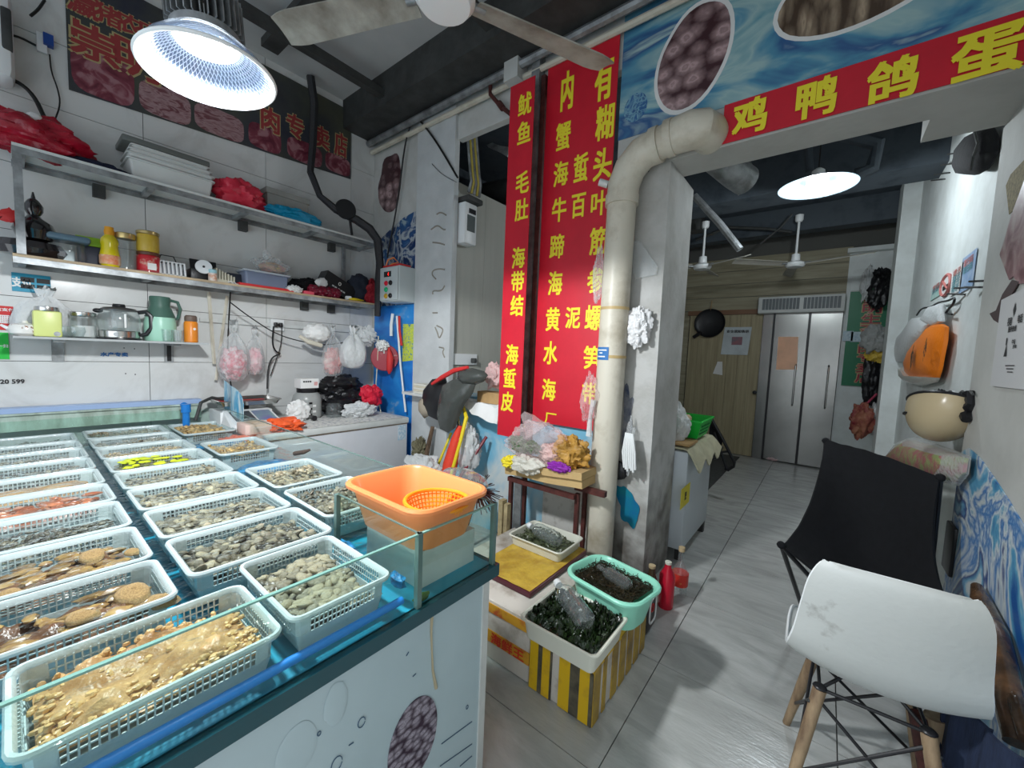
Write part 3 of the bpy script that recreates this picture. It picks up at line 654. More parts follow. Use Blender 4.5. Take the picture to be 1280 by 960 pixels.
def spots(n_, inset=.045, step=.03, seed=0, layer=.835, amp=.02, prob=1.):
    _, x0, x1, y0, y1, z, _l = TRD[n_]; rnd_ = random.Random(seed); out = []
    y = y0 + inset
    while y < y1 - inset + .005:
        x = x0 + inset + rnd_.uniform(0, step * .5)
        while x < x1 - inset + .005:
            if rnd_.random() < prob:
                h = layer + amp * noise.noise(V((x * 9, y * 9, seed))) + rnd_.uniform(-.004, .006)
                out.append((V((x + rnd_.uniform(-.3, .3) * step, y + rnd_.uniform(-.3, .3) * step, h)), rnd_.uniform(0, 2 * PI), rnd_.gauss(0, .35), rnd_.gauss(0, .35), rnd_.uniform(.85, 1.2)))
            x += step
        y += step * .82
    return out
protos = {}
def clams_single(n_, kinds, size, step, label, grp, seed, layer, cat='clam'):
    _, x0, x1, y0, y1, z, _l = TRD[n_]
    for q, rz, rx, ry, s in spots(n_, .05, step, seed, layer):
        kd = random.choice(kinds)
        if kd not in protos:
            mb = MB(); clam_mesh(mb, V((0, 0, 0)), 1, 0, 0, 0, 12); protos[kd] = obj('clam', mb, m_c[kd], None, 50, (0, 0, 0)); o = protos[kd]
        else: o = protos[kd].copy(); C.objects.link(o)
        o.location = q; o.rotation_euler = (rx, ry, rz); o.scale = (size * s,) * 3
        tag(o, label, cat, grp)
def heap(n_, m, amp, layer, seed, name, label, cat, fr=14, inset=.04):
    _, x0, x1, y0, y1, z, _l = TRD[n_]
    nx = 26; ny = 34
    def fn(u, v):
        x = x0 + inset + u * (x1 - x0 - 2 * inset); y = y0 + inset + v * (y1 - y0 - 2 * inset)
        e = min(u, 1 - u, v, 1 - v) * 7; e = min(1, e)
        h = layer + (amp * noise.noise(V((x * fr, y * fr, seed))) + amp * .6 * abs(noise.noise(V((x * fr * 3, y * fr * 3, seed + 4))))) * e - .02 * (1 - e)
        return (x, y, h)
    return tag(obj(name, MB().sheet(fn, nx, ny), m, None, 60), label, cat, None, 'stuff')
def shells(n_, kind, size, step, layer, seed, label, amp=.02, flat=1., prob=1., cat='shells', inset=.045):
    mb = MB()
    for q, rz, rx, ry, s in spots(n_, inset, step, seed, layer, amp, prob): clam_mesh(mb, q, size * s, rz, rx, ry, 7)
    return tag(obj('shell_heap', mb, m_c[kind], None, 50), label, cat, None, 'stuff')
m_silt = mat('dark wet silt', (.07, .065, .05), .4, col2=(.03, .03, .025), scale=20, bump=.5)
for n_ in ('B1', 'B2', 'FR', 'B3', 'B4', 'C1', 'C2', 'B5', 'B6', 'B7', 'B8', 'C3', 'C4', 'A6', 'A7', 'A8', 'A9'):
    heap(n_, m_silt, .012, .81, 3, 'shell_bed', 'dark shell layer lying under the shells of the %s' % TRD[n_][6], 'shells')['label'] = {'FR': 'dark lower shells at the bottom of the crosswise front tray'}.get(n_, 'dark lower shells at the bottom of the ' + TRD[n_][6].split(', ')[0].split(' with ')[0])
clams_single('FR', ('pale', 'grey'), .019, .0245, 'pale grey brown clam heaped in the crosswise tray at the front pane', 'clams in the crosswise front tray', 11, .838)
clams_single('B1', ('grey', 'dark', 'grey', 'pale'), .0175, .030, 'grey brown clam heaped in the nearest tray of the middle column', 'clams in the nearest middle tray', 12, .846)
clams_single('B2', ('grey', 'dark', 'pale'), .0175, .0325, 'grey brown clam heaped in the second tray of the middle column', 'clams in the second middle tray', 13, .848)
shells('B1', 'dark', .0165, .024, .842, 45, 'dark clams filling in between the clams of the nearest middle tray')
shells('B2', 'grey', .0165, .024, .844, 46, 'grey clams filling in between the clams of the second middle tray')
shells('FR', 'grey', .016, .024, .826, 47, 'grey clams filling in between the clams of the crosswise front tray')
for a_ in (('B3', 'pale', .016, .024, .85, 21, 'pale brown clams in the third middle tray'), ('B4', 'pale', .0135, .022, .848, 22, 'small brown clams in the fourth middle tray'), ('B5', 'pale', .013, .024, .842, 23, 'brown shells under yellow green leaves in the fifth middle tray'),
           ('B6', 'tan', .013, .022, .848, 24, 'pale brown shells in the sixth middle tray'), ('B7', 'pale', .013, .022, .852, 25, 'pale grey shells in the seventh middle tray'), ('B8', 'pale', .013, .022, .855, 26, 'pale tan shells in the farthest middle tray'),
           ('C1', 'grey', .0155, .024, .852, 27, 'grey clams in the tray just behind the orange basin'), ('C2', 'pale', .0145, .023, .852, 28, 'tan clams in the second right column tray'), ('C3', 'tan', .013, .022, .855, 29, 'small tan shells in the tray between two blue nets'),
           ('C4', 'oran', .016, .026, .862, 30, 'orange tan shells in the farthest right column tray'), ('A6', 'grey', .013, .024, .842, 31, 'grey brown shells in the seventh left tray'), ('A7', 'pale', .013, .024, .845, 32, 'pale green grey shells in the eighth left tray'),
           ('A8', 'pale', .013, .026, .848, 33, 'pale shells in the ninth left tray'), ('A9', 'dark', .013, .026, .845, 34, 'dark shells in the farthest left tray'), ('A3', 'dark', .009, .017, .832, 35, 'tiny green grey seafood in the fourth left tray')):
    shells(*a_, cat='shells')
lf = MB(); r_ = random.Random(4)
for i in range(26):
    c = V((r_.uniform(-2.80, -2.60), r_.uniform(.32, .56), .872)); lf.blob(c, (r_.uniform(.01, .022), r_.uniform(.01, .03), .006), .4, 3, i, 7, 4)
tag(obj('leaf_scraps', lf, mat('yellow green leaf', (.62, .72, .03), .5, rnd=.2), None), 'yellow green leaf scraps floating in the fifth middle tray', 'leaves', None, 'stuff')
m_tan = mat('tan shelled meat', (.62, .38, .17), .4, col2=(.34, .17, .06), scale=16, detail=8, bump=.6, bscale=55)
m_brown = mat('dark brown meat', (.2, .09, .04), .3, col2=(.05, .025, .015), scale=14, detail=7, bump=.6, bscale=45)
m_redm = mat('reddish meat', (.42, .15, .08), .3, col2=(.16, .06, .04), scale=14, detail=7, bump=.6, bscale=45)
heap('FL', m_tan, .035, .842, 9, 'shelled_meat', 'tan shelled meat heaped in the tray nearest the camera', 'seafood', 11, .035)
nub = MB(); r_ = random.Random(9)
for i in range(150):
    x = -.925 - abs(r_.gauss(0, .05)); y = r_.uniform(.01, .32); nub.blob((x, y, .842 + .02 * noise.noise(V((x * 11, y * 11, 9))) + r_.uniform(-.008, .006)), (r_.uniform(.004, .009), r_.uniform(.005, .011), .005), .4, 3, i, 6, 4)
for i in range(420):
    x = r_.uniform(-1.14, -.93); y = r_.uniform(.0, .33); nub.blob((x, y, .838 + .03 * noise.noise(V((x * 11, y * 11, 9))) + r_.uniform(-.008, .003)), (r_.uniform(.004, .008), r_.uniform(.005, .010), .005), .4, 3, i, 6, 4)
tag(obj('shelled_meat', nub, mat('tan meat pieces', (.66, .43, .2), .35, rnd=.25, col2=(.6, .36, .13), scale=60), None), 'small tan meat pieces strewn over the heap nearest the camera', 'seafood', None, 'stuff')
heap('A1', m_brown, .03, .838, 2, 'dark_meat', 'dark brown meat in the second left tray', 'seafood', 16)
heap('A2', m_brown, .03, .838, 3, 'dark_meat', 'dark brown meat in the third left tray', 'seafood', 16)
heap('A3', mat('green grey silt', (.16, .16, .08), .4, col2=(.07, .08, .05), scale=18, bump=.5), .01, .822, 4, 'small_seafood', 'green grey layer under the tiny seafood in the fourth left tray', 'seafood')
heap('A4', m_redm, .03, .85, 5, 'red_meat', 'reddish brown meat in the fifth left tray', 'seafood', 16)
heap('A5', m_tan, .012, .858, 6, 'tan_meat', 'smooth tan mass in the sixth left tray', 'seafood', 9)
r_ = random.Random(77)
def bits(tr, zoff, mm, label, n):
    mb = MB(); _, x0, x1, y0, y1, z, _l = TRD[tr]
    for i in range(n):
        x = r_.uniform(x0 + .05, x1 - .05); y = r_.uniform(y0 + .05, y1 - .05)
        mb.blob((x, y, zoff + r_.uniform(-.004, .004)), (r_.uniform(.008, .02), r_.uniform(.012, .035), .008), .4, 3, i, 8, 5)
    tag(obj('meat_pieces', mb, mm, None), label, 'seafood', None, 'stuff')
bits('A1', .85, mat('yellow brown meat', (.36, .23, .08), .3, rnd=.4, col2=(.2, .1, .04), scale=40), 'yellow brown meat pieces in the second left tray', 55)
bits('A2', .85, MATS['yellow brown meat'], 'yellow brown meat pieces in the third left tray', 55)
bits('A4', .86, mat('red brown meat piece', (.5, .2, .1), .3, rnd=.4, col2=(.25, .08, .05), scale=40), 'red brown meat pieces in the fifth left tray', 70)
for i, (px, py, s, rz, lb) in enumerate(((165, 742, .042, .3, 'large tan oval shell lying in the second left tray'), (200, 752, .034, 1.2, 'tan shell beside the large one in the second left tray'), (115, 695, .036, .1, 'large tan oval shell in the third left tray'), (165, 690, .022, .8, 'small tan shell right of the large one in the third left tray'), (10, 745, .03, .4, 'tan shell at the left edge of the third left tray'), (100, 772, .03, 1.4, 'long yellowish shell on dark meat in the second left tray'))):
    mb = MB(); clam_mesh(mb, V((0, 0, 0)), 1, 0, 0, 0, 14); o = obj('large_shell', mb, mat('large tan shell', (.6, .42, .19), .35, col2=(.3, .18, .07), scale=14, bump=.6, bscale=50), None, 50, (0, 0, 0)); o.location = at(px, py, 'z', .864); o.scale = (s, s, s * .9); o.rotation_euler = (.1, .15, rz); tag(o, lb, 'shell')

# ---- orange basin with a colander in the glass compartment
bs = thing('orange_basin', 'orange rectangular basin standing in the glass compartment at the tank corner', 'basin', (-1.08, .865, .86))
obj('tub', MB().tray(-1.31, -.868, .70, 1.03, .885, 1.035, .07, .035, .004, .016, 6), m_orange, bs)
cdn = thing('colander', 'small round orange colander lying inside the orange basin', 'colander', (-.98, .87, .93))
cc = at(545, 645, 'z', 1.0); cc = V((-1.0, .885, .93)); R0, R1, hh = .085, .11, .065; m_or2 = mat('bright orange plastic', (.95, .36, .02), .35)
obj('rim', MB().tube([cc + V((R1 * math.cos(a * PI / 18), R1 * .95 * math.sin(a * PI / 18), hh)) for a in range(36)], .007, 8, True), m_or2, cdn)
lat = MB()
for k in range(44):
    a = 2 * PI * k / 44; d = V((math.cos(a), math.sin(a) * .95, 0)); lat.tube([cc + d * R0, cc + d * R1 + V((0, 0, hh))], .0022, 4)
for t in range(5):
    rr = R0 + (R1 - R0) * t / 5; lat.tube([cc + V((rr * math.cos(a * PI / 18), rr * .95 * math.sin(a * PI / 18), hh * t / 5)) for a in range(36)], .0022, 4, True)
obj('lattice', lat, m_or2, cdn); obj('bottom', MB().lathe([(R0, 0), (R0, .004)], cc, 24), m_or2, cdn)
solo('glass_dish', MB().lathe([(.002, .03), (.05, .027), (.09, .012), (.1, 0), (.102, 0), (.09, .016), (.05, .031), (.002, .034)], at(580, 600, 'y', 1.12) - V((0, 0, 0)), 24, (.2, .1, 1)), m_clear, 'pale round glass dish behind the orange basin', 'dish')
solo('grey_block', MB().box(-1.22, -.93, .76, 1.0, TZB + .012, .882), m_offw, 'grey block under the orange basin in the glass compartment', 'block')

# ------------------------------------------------------------------ high bay lamp over the tank
lp = thing('high_bay_lamp', 'bright industrial pendant lamp with prismatic shade over the tank', 'lamp', LAMP1)
ax = V((.0, .0, 1)); tl = Matrix.Rotation(math.radians(3), 4, 'X') @ Matrix.Rotation(math.radians(-4), 4, 'Y')
def lx(mb): return mb.xf(Matrix.Translation(LAMP1) @ tl)
m_shade = glassy('prismatic shade', (.8, .87, .95), .06, .2, body=(.35, .45, .62), bodyfac=.5)
R_ = .165
obj('shade', lx(MB().lathe([(.082, .085), (.10, .072), (.138, .034), (R_ - .004, 0), (R_, 0), (.143, .036), (.104, .075), (.084, .089)], n=48, caps=False)), m_shade, lp)
rb = MB()
for k in range(64):
    for dr_ in (-1, 1):
        pts = []
        for t in range(5):
            rr = .083 + (R_ - .085) * t / 4; zz = .083 - .083 * (t / 4) ** 1.12; a = 2 * PI * k / 64 + dr_ * t * .11
            pts.append((rr * math.cos(a), rr * math.sin(a), zz))
        rb.tube(pts, .0011, 3)
rb_o = obj('prism_ribs', lx(rb), mat('bright clear acrylic', (.75, .85, 1), .15, spec=1), lp, 0)
obj('rim', lx(MB().tube([(R_ * math.cos(a * PI / 24), R_ * math.sin(a * PI / 24), 0) for a in range(48)], .0055, 8, True)), m_white, lp)
obj('light_disc', lx(MB().lathe([(.08, .083), (.08, .09)], n=32)), mat('glowing lamp disc', (.95, .98, 1), .5, emit=5), lp)
obj('driver_plate', lx(MB().lathe([(.086, .09), (.086, .11), (.03, .12)], n=32)), m_steel, lp)
for k in range(32):
    a = 2 * PI * k / 32; fn_ = MB().box(.03, .095, -.0015, .0015, .11, .215); fn_.xf(Matrix.Rotation(a, 4, 'Z')); obj('cooling_fin', lx(fn_), m_steel, lp, 0)
obj('lamp_hook', lx(MB().tube([(0, 0, .2), (0, 0, .25), (.02, 0, .28), (0, 0, .31), (-.02, 0, .28)], .006, 6)), m_dark, lp)
obj('lamp_cable', MB().tube([LAMP1 + V((.0, 0, .29)), (-1.48, .42, 2.9), (-1.6, .6, 3.72)], .004, 6), m_rubber, lp)

# ------------------------------------------------------------------ shelves on the left wall
XW = -3.948
def shelf(name, label, y0, y1, z, xf, brd, frame=True, dz=.035):
    s = thing(name, label, 'shelf', (XW, y0, z))
    obj('board', MB().box(XW, xf + .001, y0, y1, z - .016, z), brd, s, 0)
    if frame:
        obj('front_angle', MB().box(xf - .004, xf, y0, y1, z - .052, z - .017).box(xf - .04, xf - .004, y0, y1, z - .021, z - .017), m_steel, s, 0)
        obj('rear_angle', MB().box(XW, XW + .004, y0, y1, z - .05, z - .016).box(XW, XW + .04, y0, y1, z - .02, z - .016), m_steel, s, 0)
        for k in range(5):
            yy = y0 + .02 + (y1 - y0 - .06) * k / 4; obj('cross_bar', MB().box(XW, xf - .02, yy, yy + .03, z - .045, z - .017), m_steel, s, 0)
    return s
ZA_, ZB_, ZC_ = 2.555, 1.953, 1.488
s1 = shelf('upper_shelf', 'upper long steel framed shelf under the meat banner', .045, 2.33, ZA_, -3.62, m_offw)
s2 = shelf('lower_shelf', 'lower long steel framed shelf with a plywood top', .03, 2.33, ZB_, -3.64, m_ply)
for y in (.045,): obj('post', MB().box(-3.66, -3.625, y, y + .035, ZB_, ZA_), m_steel, s2, 0)
obj('post', MB().box(-3.9, -3.87, 2.1, 2.13, ZB_, ZA_ - .05), m_steel, s2, 0)
for i, (y, z) in enumerate(((.38, ZA_), (1.22, ZA_), (1.98, ZA_), (1.72, ZB_), (1.98, ZB_))):
    obj('bracket', MB().box(XW, XW + .05, y, y + .06, z - .12, z - .04), m_dark, s1 if z == ZA_ else s2, 0)
s3 = thing('small_shelf', 'small thin grey shelf under the long shelves, holding the kettle', 'shelf', (XW, .01, ZC_))
obj('plate', MB().box(XW, -3.66, .015, .935, ZC_ - .014, ZC_), mat('grey shelf plate', (.42, .44, .44), .3), s3, 0)
for y in (.17, .73): obj('bracket', MB().box(XW, XW + .006, y, y + .055, ZC_ - .16, ZC_ - .014).box(XW, -3.7, y, y + .05, ZC_ - .03, ZC_ - .014), m_steel, s3, 0)
obj('bracket_slot', MB().box(XW + .006, XW + .009, .745, .77, ZC_ - .15, ZC_ - .03), m_black, s3, 0)

def spot_on(px, z, x=-3.78, dz=0):
    """point on a shelf board at depth x whose foot shows at pixel column px"""
    lo, hi = -.2, 2.6
    for _ in range(30):
        m_ = (lo + hi) / 2; d = V((x, m_, z)) - CAM_P; q = 640 + FPX * d.dot(RX) / d.dot(FW)
        if q < px: lo = m_
        else: hi = m_
    return V((x, lo, z + dz))
def bottle(name, label, cat, base, prof, m, parts=(), group=None, n=20):
    t = thing(name, label, cat, base, group); obj('body', MB().lathe(prof, base, n), m, t)
    for pn, pr, pm in parts: obj(pn, MB().lathe(pr, base, n), pm, t)
    return t

# --- top shelf things
p = spot_on(45, ZA_, -3.76)
rb_ = thing('red_bundle', 'glossy red plastic bundle with white knobs at the left end of the upper shelf', 'bundle', p)
m_redpl = mat('glossy red plastic bag', (.42, .01, .03), .25, var=.4, scale=10, bump=.6, bscale=25)
obj('bag', MB().blob(p + V((0, -.02, .10)), (.11, .24, .11), .35, 2.5, 3, 24, 14, crease=.25), m_redpl, rb_)
for d in ((-.0, -.1, .19), (.03, .0, .2)): obj('white_knob', MB().blob(p + V(d), (.035, .035, .03), .2, 2, 1, 12, 8), m_white, rb_)
obj('red_tip', MB().blob(p + V((0, .06, .2)), (.03, .06, .045), .3, 3, 5, 12, 8), m_redpl, rb_)
p = spot_on(118, ZA_, -3.74)
solo('navy_cloth', MB().blob(p + V((0, 0, .02)), (.08, .17, .03), .3, 3, 2, 18, 8, crease=.2), mat('navy cloth', (.01, .015, .04), .9), 'dark navy cloth lying beside the red bundle', 'cloth')
y0 = spot_on(158, ZA_, -3.7).y; y1 = spot_on(268, ZA_, -3.7).y
m_foam = mat('white foam plastic', (.62, .64, .62), .5, var=.08, scale=6)
b_ = MB().tray(-3.93, -3.66, y0, y1, ZA_ + .005, ZA_ + .13, .02, .02, .004, .01); solo('foam_bin', b_, m_foam, 'white plastic bin at the bottom of the stack on the upper shelf', 'bin')
for i in range(3):
    solo('stacked_tray', MB().tray(-3.93 + .005 * i, -3.66, y0 + .01 * i, y1 - .015 * i, ZA_ + .137 + .028 * i, ZA_ + .162 + .028 * i, .02, .01, .004, .008), m_foam, ['white flat plastic tray directly on the bin on the upper shelf', 'middle white flat tray on the bin stack', 'highest white flat tray on the bin stack'][i], 'tray', 'white trays stacked on the bin')
solo('dark_cover', MB().rbox(-3.93, -3.67, y0 - .02, y1 - .03, ZA_ + .223, ZA_ + .262, .01), mat('dark grey plastic lid', (.12, .13, .12), .4), 'dark grey lid on top of the white bin stack', 'cover')
p = spot_on(300, ZA_, -3.76)
solo('red_bag', MB().blob(p + V((0, 0, .10)), (.12, .17, .125), .3, 2.5, 7, 24, 14, -.1, .3), mat('red plastic bag', (.6, .03, .06), .35, bump=.6, bscale=25), 'crumpled red plastic bag on the upper shelf beside the bin stack', 'bag')
y0 = spot_on(334, ZA_, -3.7).y; y1 = spot_on(388, ZA_, -3.7).y
gb = thing('grey_carton', 'grey carton with lid on the upper shelf behind the teal bag', 'box', (-3.8, y0, ZA_)); m_gc = mat('grey carton', (.26, .26, .24), .8, var=.15)
obj('carton', MB().box(-3.93, -3.72, y0 + .01, y1 - .01, ZA_, ZA_ + .2), m_gc, gb, 0); obj('lid', MB().box(-3.935, -3.71, y0, y1, ZA_ + .19, ZA_ + .235), m_gc, gb, 0)
p = spot_on(368, ZA_, -3.67)
solo('teal_bag', MB().blob(p + V((0, .0, .045)), (.05, .22, .06), .35, 3, 4, 22, 10, -.043, .35), mat('teal plastic bag', (.0, .22, .38), .35, bump=.6), 'flattened teal plastic bag at the front of the upper shelf', 'bag')

# --- lower shelf things
p = spot_on(45, ZB_, -3.76)
gd = thing('gourd_ornament', 'glossy black gourd ornament with a red ribbon on the lower shelf', 'ornament', p); m_gl = mat('black lacquer', (.01, .007, .008), .08, coat=1)
obj('base_dish', MB().lathe([(.05, 0), (.11, .01), (.13, .05), (.11, .09), (.06, .1)], p + V((0, -.02, .0)), 28, sx=.8, sy=1.15), m_gl, gd)
obj('gourd', MB().lathe([(.02, .09), (.07, .11), (.09, .16), (.075, .205), (.035, .235), (.025, .25), (.038, .275), (.04, .305), (.025, .335), (.01, .35), (.004, .385)], p, 28), m_gl, gd)
obj('ribbon', MB().blob(p + V((.02, -.08, .22)), (.02, .05, .035), .6, 4, 2, 14, 8), m_redink, gd)
p = spot_on(86, ZB_, -3.76)
gc = thing('glass_canister', 'round glass canister with a blue grey lid between the gourd and oil', 'canister', p)
obj('glass', MB().lathe([(.065, 0), (.082, .03), (.078, .09), (.07, .125)], p, 20), m_clear, gc); obj('lid', MB().rbox(p.x - .08, p.x + .08, p.y - .095, p.y + .095, p.z + .125, p.z + .165, .02), mat('blue grey lid', (.12, .2, .26), .4), gc)
p = spot_on(114, ZB_, -3.85)
solo('navy_box', MB().rbox(p.x - .05, p.x + .06, p.y - .06, p.y + .1, p.z, p.z + .13, .01), mat('dark navy box', (.03, .035, .06), .5), 'dark navy box behind the oil bottle', 'box')
solo('green_box', MB().rbox(p.x - .03, p.x + .05, p.y - .07, p.y + .1, p.z + .132, p.z + .19, .006), mat('lime green box', (.35, .62, .03), .5), 'lime green packet lying on the navy box', 'box')
p = spot_on(138, ZB_, -3.73)
ob = bottle('oil_bottle', 'yellow cooking oil bottle with orange cap on the lower shelf', 'bottle', p, [(.04, 0), (.048, .02), (.05, .08), (.044, .11), (.042, .14), (.046, .16), (.042, .185), (.02, .215)], mat('yellow oil bottle', (.75, .6, .01), .1, coat=1), (('cap', [(.024, .21), (.026, .235), (.022, .25), (.022, .262)], mat('orange cap', (.8, .35, .02), .4)), ('label', [(.0495, .02), (.0515, .03), (.0515, .075), (.0495, .08)], mat('cream orange label', (.75, .55, .35), .5, col2=(.7, .2, .08), scale=30))))
p = spot_on(158, ZB_, -3.74)
m_gold = mat('gold metal lid', (.55, .42, .18), .3, .8)
bottle('glass_jar', 'tall empty glass jar with gold lid, right of the oil bottle', 'jar', p, [(.045, 0), (.053, .01), (.053, .19), (.045, .205)], m_clear, (('lid', [(.05, .205), (.052, .21), (.052, .238), (.048, .242)], m_gold),))
p = spot_on(186, ZB_, -3.74)
bottle('snack_jar', 'squat jar with red and white label and brown lid under the yellow jar', 'jar', p, [(.055, 0), (.062, .01), (.062, .11), (.055, .12)], mat('red jar label', (.5, .02, .03), .35, col2=(.6, .4, .3), scale=22, lo=.3, hi=.45), (('lid', [(.06, .12), (.062, .125), (.062, .138), (.058, .142)], mat('brown lid', (.12, .04, .02), .4)), ('bottom_rim', [(.056, 0), (.064, .003), (.064, .014)], m_clear)))
obj('white_tag', MB().box(p.x + .055, p.x + .065, p.y - .015, p.y + .03, p.z + .02, p.z + .065), m_paper, bpy.data.objects['snack_jar'], 0)
bottle('snack_jar', 'squat jar with yellow label and gold lid stacked on the red jar', 'jar', p + V((0, 0, .143)), [(.055, 0), (.06, .01), (.06, .105), (.055, .115)], mat('yellow jar label', (.62, .42, .05), .35, col2=(.5, .05, .02), scale=14, lo=.25, hi=.4), (('lid', [(.058, .115), (.062, .12), (.062, .135), (.056, .14)], m_gold),))
y0 = spot_on(200, ZB_, -3.72).y; y1 = spot_on(231, ZB_, -3.72).y
wr_ = thing('wire_basket', 'small white wire basket on the lower shelf beside the jars', 'basket', (-3.76, y0, ZB_)); w_ = MB()
for k in range(7):
    y = y0 + (y1 - y0) * k / 6; w_.tube([(-3.85, y, ZB_ + .1), (-3.72, y, ZB_ + .1), (-3.70, y, ZB_ + .01)], .006, 5)
obj('wires', w_.tube([(-3.71, y0, ZB_ + .01), (-3.71, y1, ZB_ + .01)], .004, 5).tube([(-3.72, y0, ZB_ + .1), (-3.72, y1, ZB_ + .1)], .004, 5), m_white, wr_)
obj('inner_tray', MB().box(-3.86, -3.74, y0 + .01, y1 - .01, ZB_, ZB_ + .085), mat('grey tray', (.3, .32, .34), .4), wr_, 0)
obj('handle', MB().tube([(-3.78, y0, ZB_ + .1), (-3.78, y0 + .02, ZB_ + .15), (-3.78, y1 - .05, ZB_ + .15), (-3.78, y1 - .03, ZB_ + .1)], .004, 5), m_black, wr_)
p = spot_on(256, ZB_, -3.83)
solo('black_tablet', MB().rbox(-.085, .085, -.006, .006, -.0, .15, .004).xf(Matrix.Translation(p + V((0, 0, .03))) @ Matrix.Rotation(PI / 2, 4, 'Z') @ Matrix.Rotation(-.3, 4, 'X')), m_black, 'black tablet leaning behind the white round disc', 'tablet')
solo('black_box', MB().rbox(p.x - .04, p.x + .1, p.y - .11, p.y + .04, p.z, p.z + .085, .008), m_black, 'black box under the tablet on the lower shelf', 'box')
q = spot_on(255, ZB_, -3.71)
wd = thing('white_disc', 'round white plastic disc with a centre hole on the lower shelf', 'disc', q + V((0, 0, .08)))
obj('disc', MB().lathe([(.01, .0), (.047, 0), (.052, .006), (.05, .014), (.01, .012)], q + V((0, 0, .10)), 28, (1, -.25, .15)), m_white, wd); obj('hole', MB().lathe([(.008, .012), (.008, .016)], q + V((0, 0, .10)), 12, (1, -.25, .15)), m_black, wd)
q = spot_on(266, ZB_, -3.69)
bottle('pill_bottle', 'small white bottle with pale blue cap in front of the disc', 'bottle', q, [(.026, 0), (.028, .004), (.028, .06), (.022, .066)], mat('white pill label', (.7, .7, .66), .4, col2=(.6, .25, .12), scale=40), (('cap', [(.025, .062), (.027, .066), (.027, .086), (.024, .089)], mat('pale blue cap', (.35, .6, .65), .4)),))
q = spot_on(280, ZB_, -3.74)
cb = thing('crate', 'small cream slatted crate leaning beside the pill bottle', 'crate', q)
for k in range(7): obj('slat', MB().box(q.x - .03, q.x + .03, q.y - .06 + k * .019, q.y - .049 + k * .019, q.z + .0, q.z + .11 - k * .008), mat('cream plastic', (.6, .57, .45), .5), cb, 0)
obj('crate_base', MB().box(q.x - .028, q.x + .028, q.y - .06, q.y + .065, q.z, q.z + .03), MATS['cream plastic'], cb, 0)
q = spot_on(296, ZB_, -3.83)
solo('phone_box', MB().rbox(q.x - .03, q.x + .05, q.y - .08, q.y + .07, q.z, q.z + .1, .006), mat('dark blue black box', (.02, .025, .04), .5), 'dark blue black box beside the clear blue container', 'box')
q = spot_on(295, ZB_, -3.69); w_ = MB(); r_ = random.Random(3)
solo('cable_coil', MB().tube([q + V((.02 * math.sin(t * 1.1), -.05 + t * .012, .012 + .008 * math.sin(t * 2.1))) for t in range(12)], .005, 6), m_white, 'white cable coil at the edge of the lower shelf', 'cable')
y0 = spot_on(305, ZB_, -3.69).y; y1 = spot_on(362, ZB_, -3.69).y
solo('red_folder', MB().box(-3.86, -3.665, y0 - .04, y1 + .03, ZB_, ZB_ + .022), m_redink, 'red flat folder under the clear blue container', 'folder')
bx = thing('storage_box', 'clear blue grey lidded container on a red folder on the lower shelf', 'container', (-3.76, y0, ZB_ + .023))
obj('container', MB().tray(-3.86, -3.68, y0, y1, ZB_ + .023, ZB_ + .125, .02, .01, .004, .006), mat('blue grey translucent plastic', (.25, .3, .42), .3, alpha=.75), bx)
obj('contents', MB().box(-3.84, -3.70, y0 + .02, y1 - .02, ZB_ + .03, ZB_ + .1), mat('slate contents', (.12, .15, .22), .8, var=.4, scale=20), bx, 0)
obj('lid', MB().rbox(-3.865, -3.675, y0 - .005, y1 + .005, ZB_ + .125, ZB_ + .14, .006), mat('pale translucent lid', (.5, .55, .6), .3), bx)
p = spot_on(340, ZB_, -3.76) + V((0, 0, .14))
sb = thing('snack_bag', 'clear bag of pink and yellow snacks on the container', 'bag', p)
obj('film', MB().blob(p + V((0, 0, .065)), (.08, .13, .07), .4, 2.5, 6, 24, 12, -.064, .3), m_film, sb); obj('snacks', MB().blob(p + V((0, 0, .05)), (.06, .10, .045), .3, 5, 8, 20, 10), mat('pink yellow snacks', (.5, .2, .2), .6, col2=(.55, .42, .2), scale=20), sb)
obj('knot', MB().blob(p + V((0, -.04, .15)), (.02, .03, .04), .5, 4, 2, 12, 8, crease=.4), m_filmw, sb)
p = spot_on(385, ZB_, -3.82)
solo('black_clothes', MB().blob(p + V((0, 0, .07)), (.09, .18, .085), .45, 3, 12, 26, 12, -.068, .3), m_blackc, 'heap of black clothes on the lower shelf beside the container', 'clothes')
p = spot_on(405, ZB_, -3.69)
mb_ = thing('maroon_pouch', 'shiny maroon pouch with folds at the shelf edge', 'pouch', p)
m_mar = mat('maroon satin', (.2, .005, .025), .3, var=.5, scale=20, bump=.5, bscale=30)
for k in range(4): obj('fold', MB().blob(p + V((0, -.09 + k * .065, .05)), (.04, .055, .045), .3, 3, k, 16, 10, crease=.3), m_mar, mb_)
solo('paper_scrap', MB().blob(p + V((.0, -.02, .13)), (.02, .055, .04), .4, 3, 1, 14, 8, crease=.3), m_paper, 'crumpled white paper on the maroon pouch', 'paper')
q = spot_on(377, ZB_, -3.68)
solo('sachets', MB().blob(q + V((0, -.06, .03)), (.03, .06, .03), .5, 5, 2, 16, 8, crease=.4), m_paper, 'small white and blue sachets left of the maroon pouch', 'sachets')
solo('pink_packet', MB().rbox(q.x - .02, q.x + .03, q.y + .01, q.y + .1, q.z, q.z + .03, .008), mat('pink red packet', (.7, .08, .12), .5), 'pink red packet left of the maroon pouch', 'packet')
p = spot_on(420, ZB_, -3.82)
kb_ = thing('black_carton', 'tilted black carton with white print on the lower shelf', 'box', p)
K = Matrix.Translation(p + V((0, 0, .13))) @ Matrix.Rotation(-.42, 4, 'X')
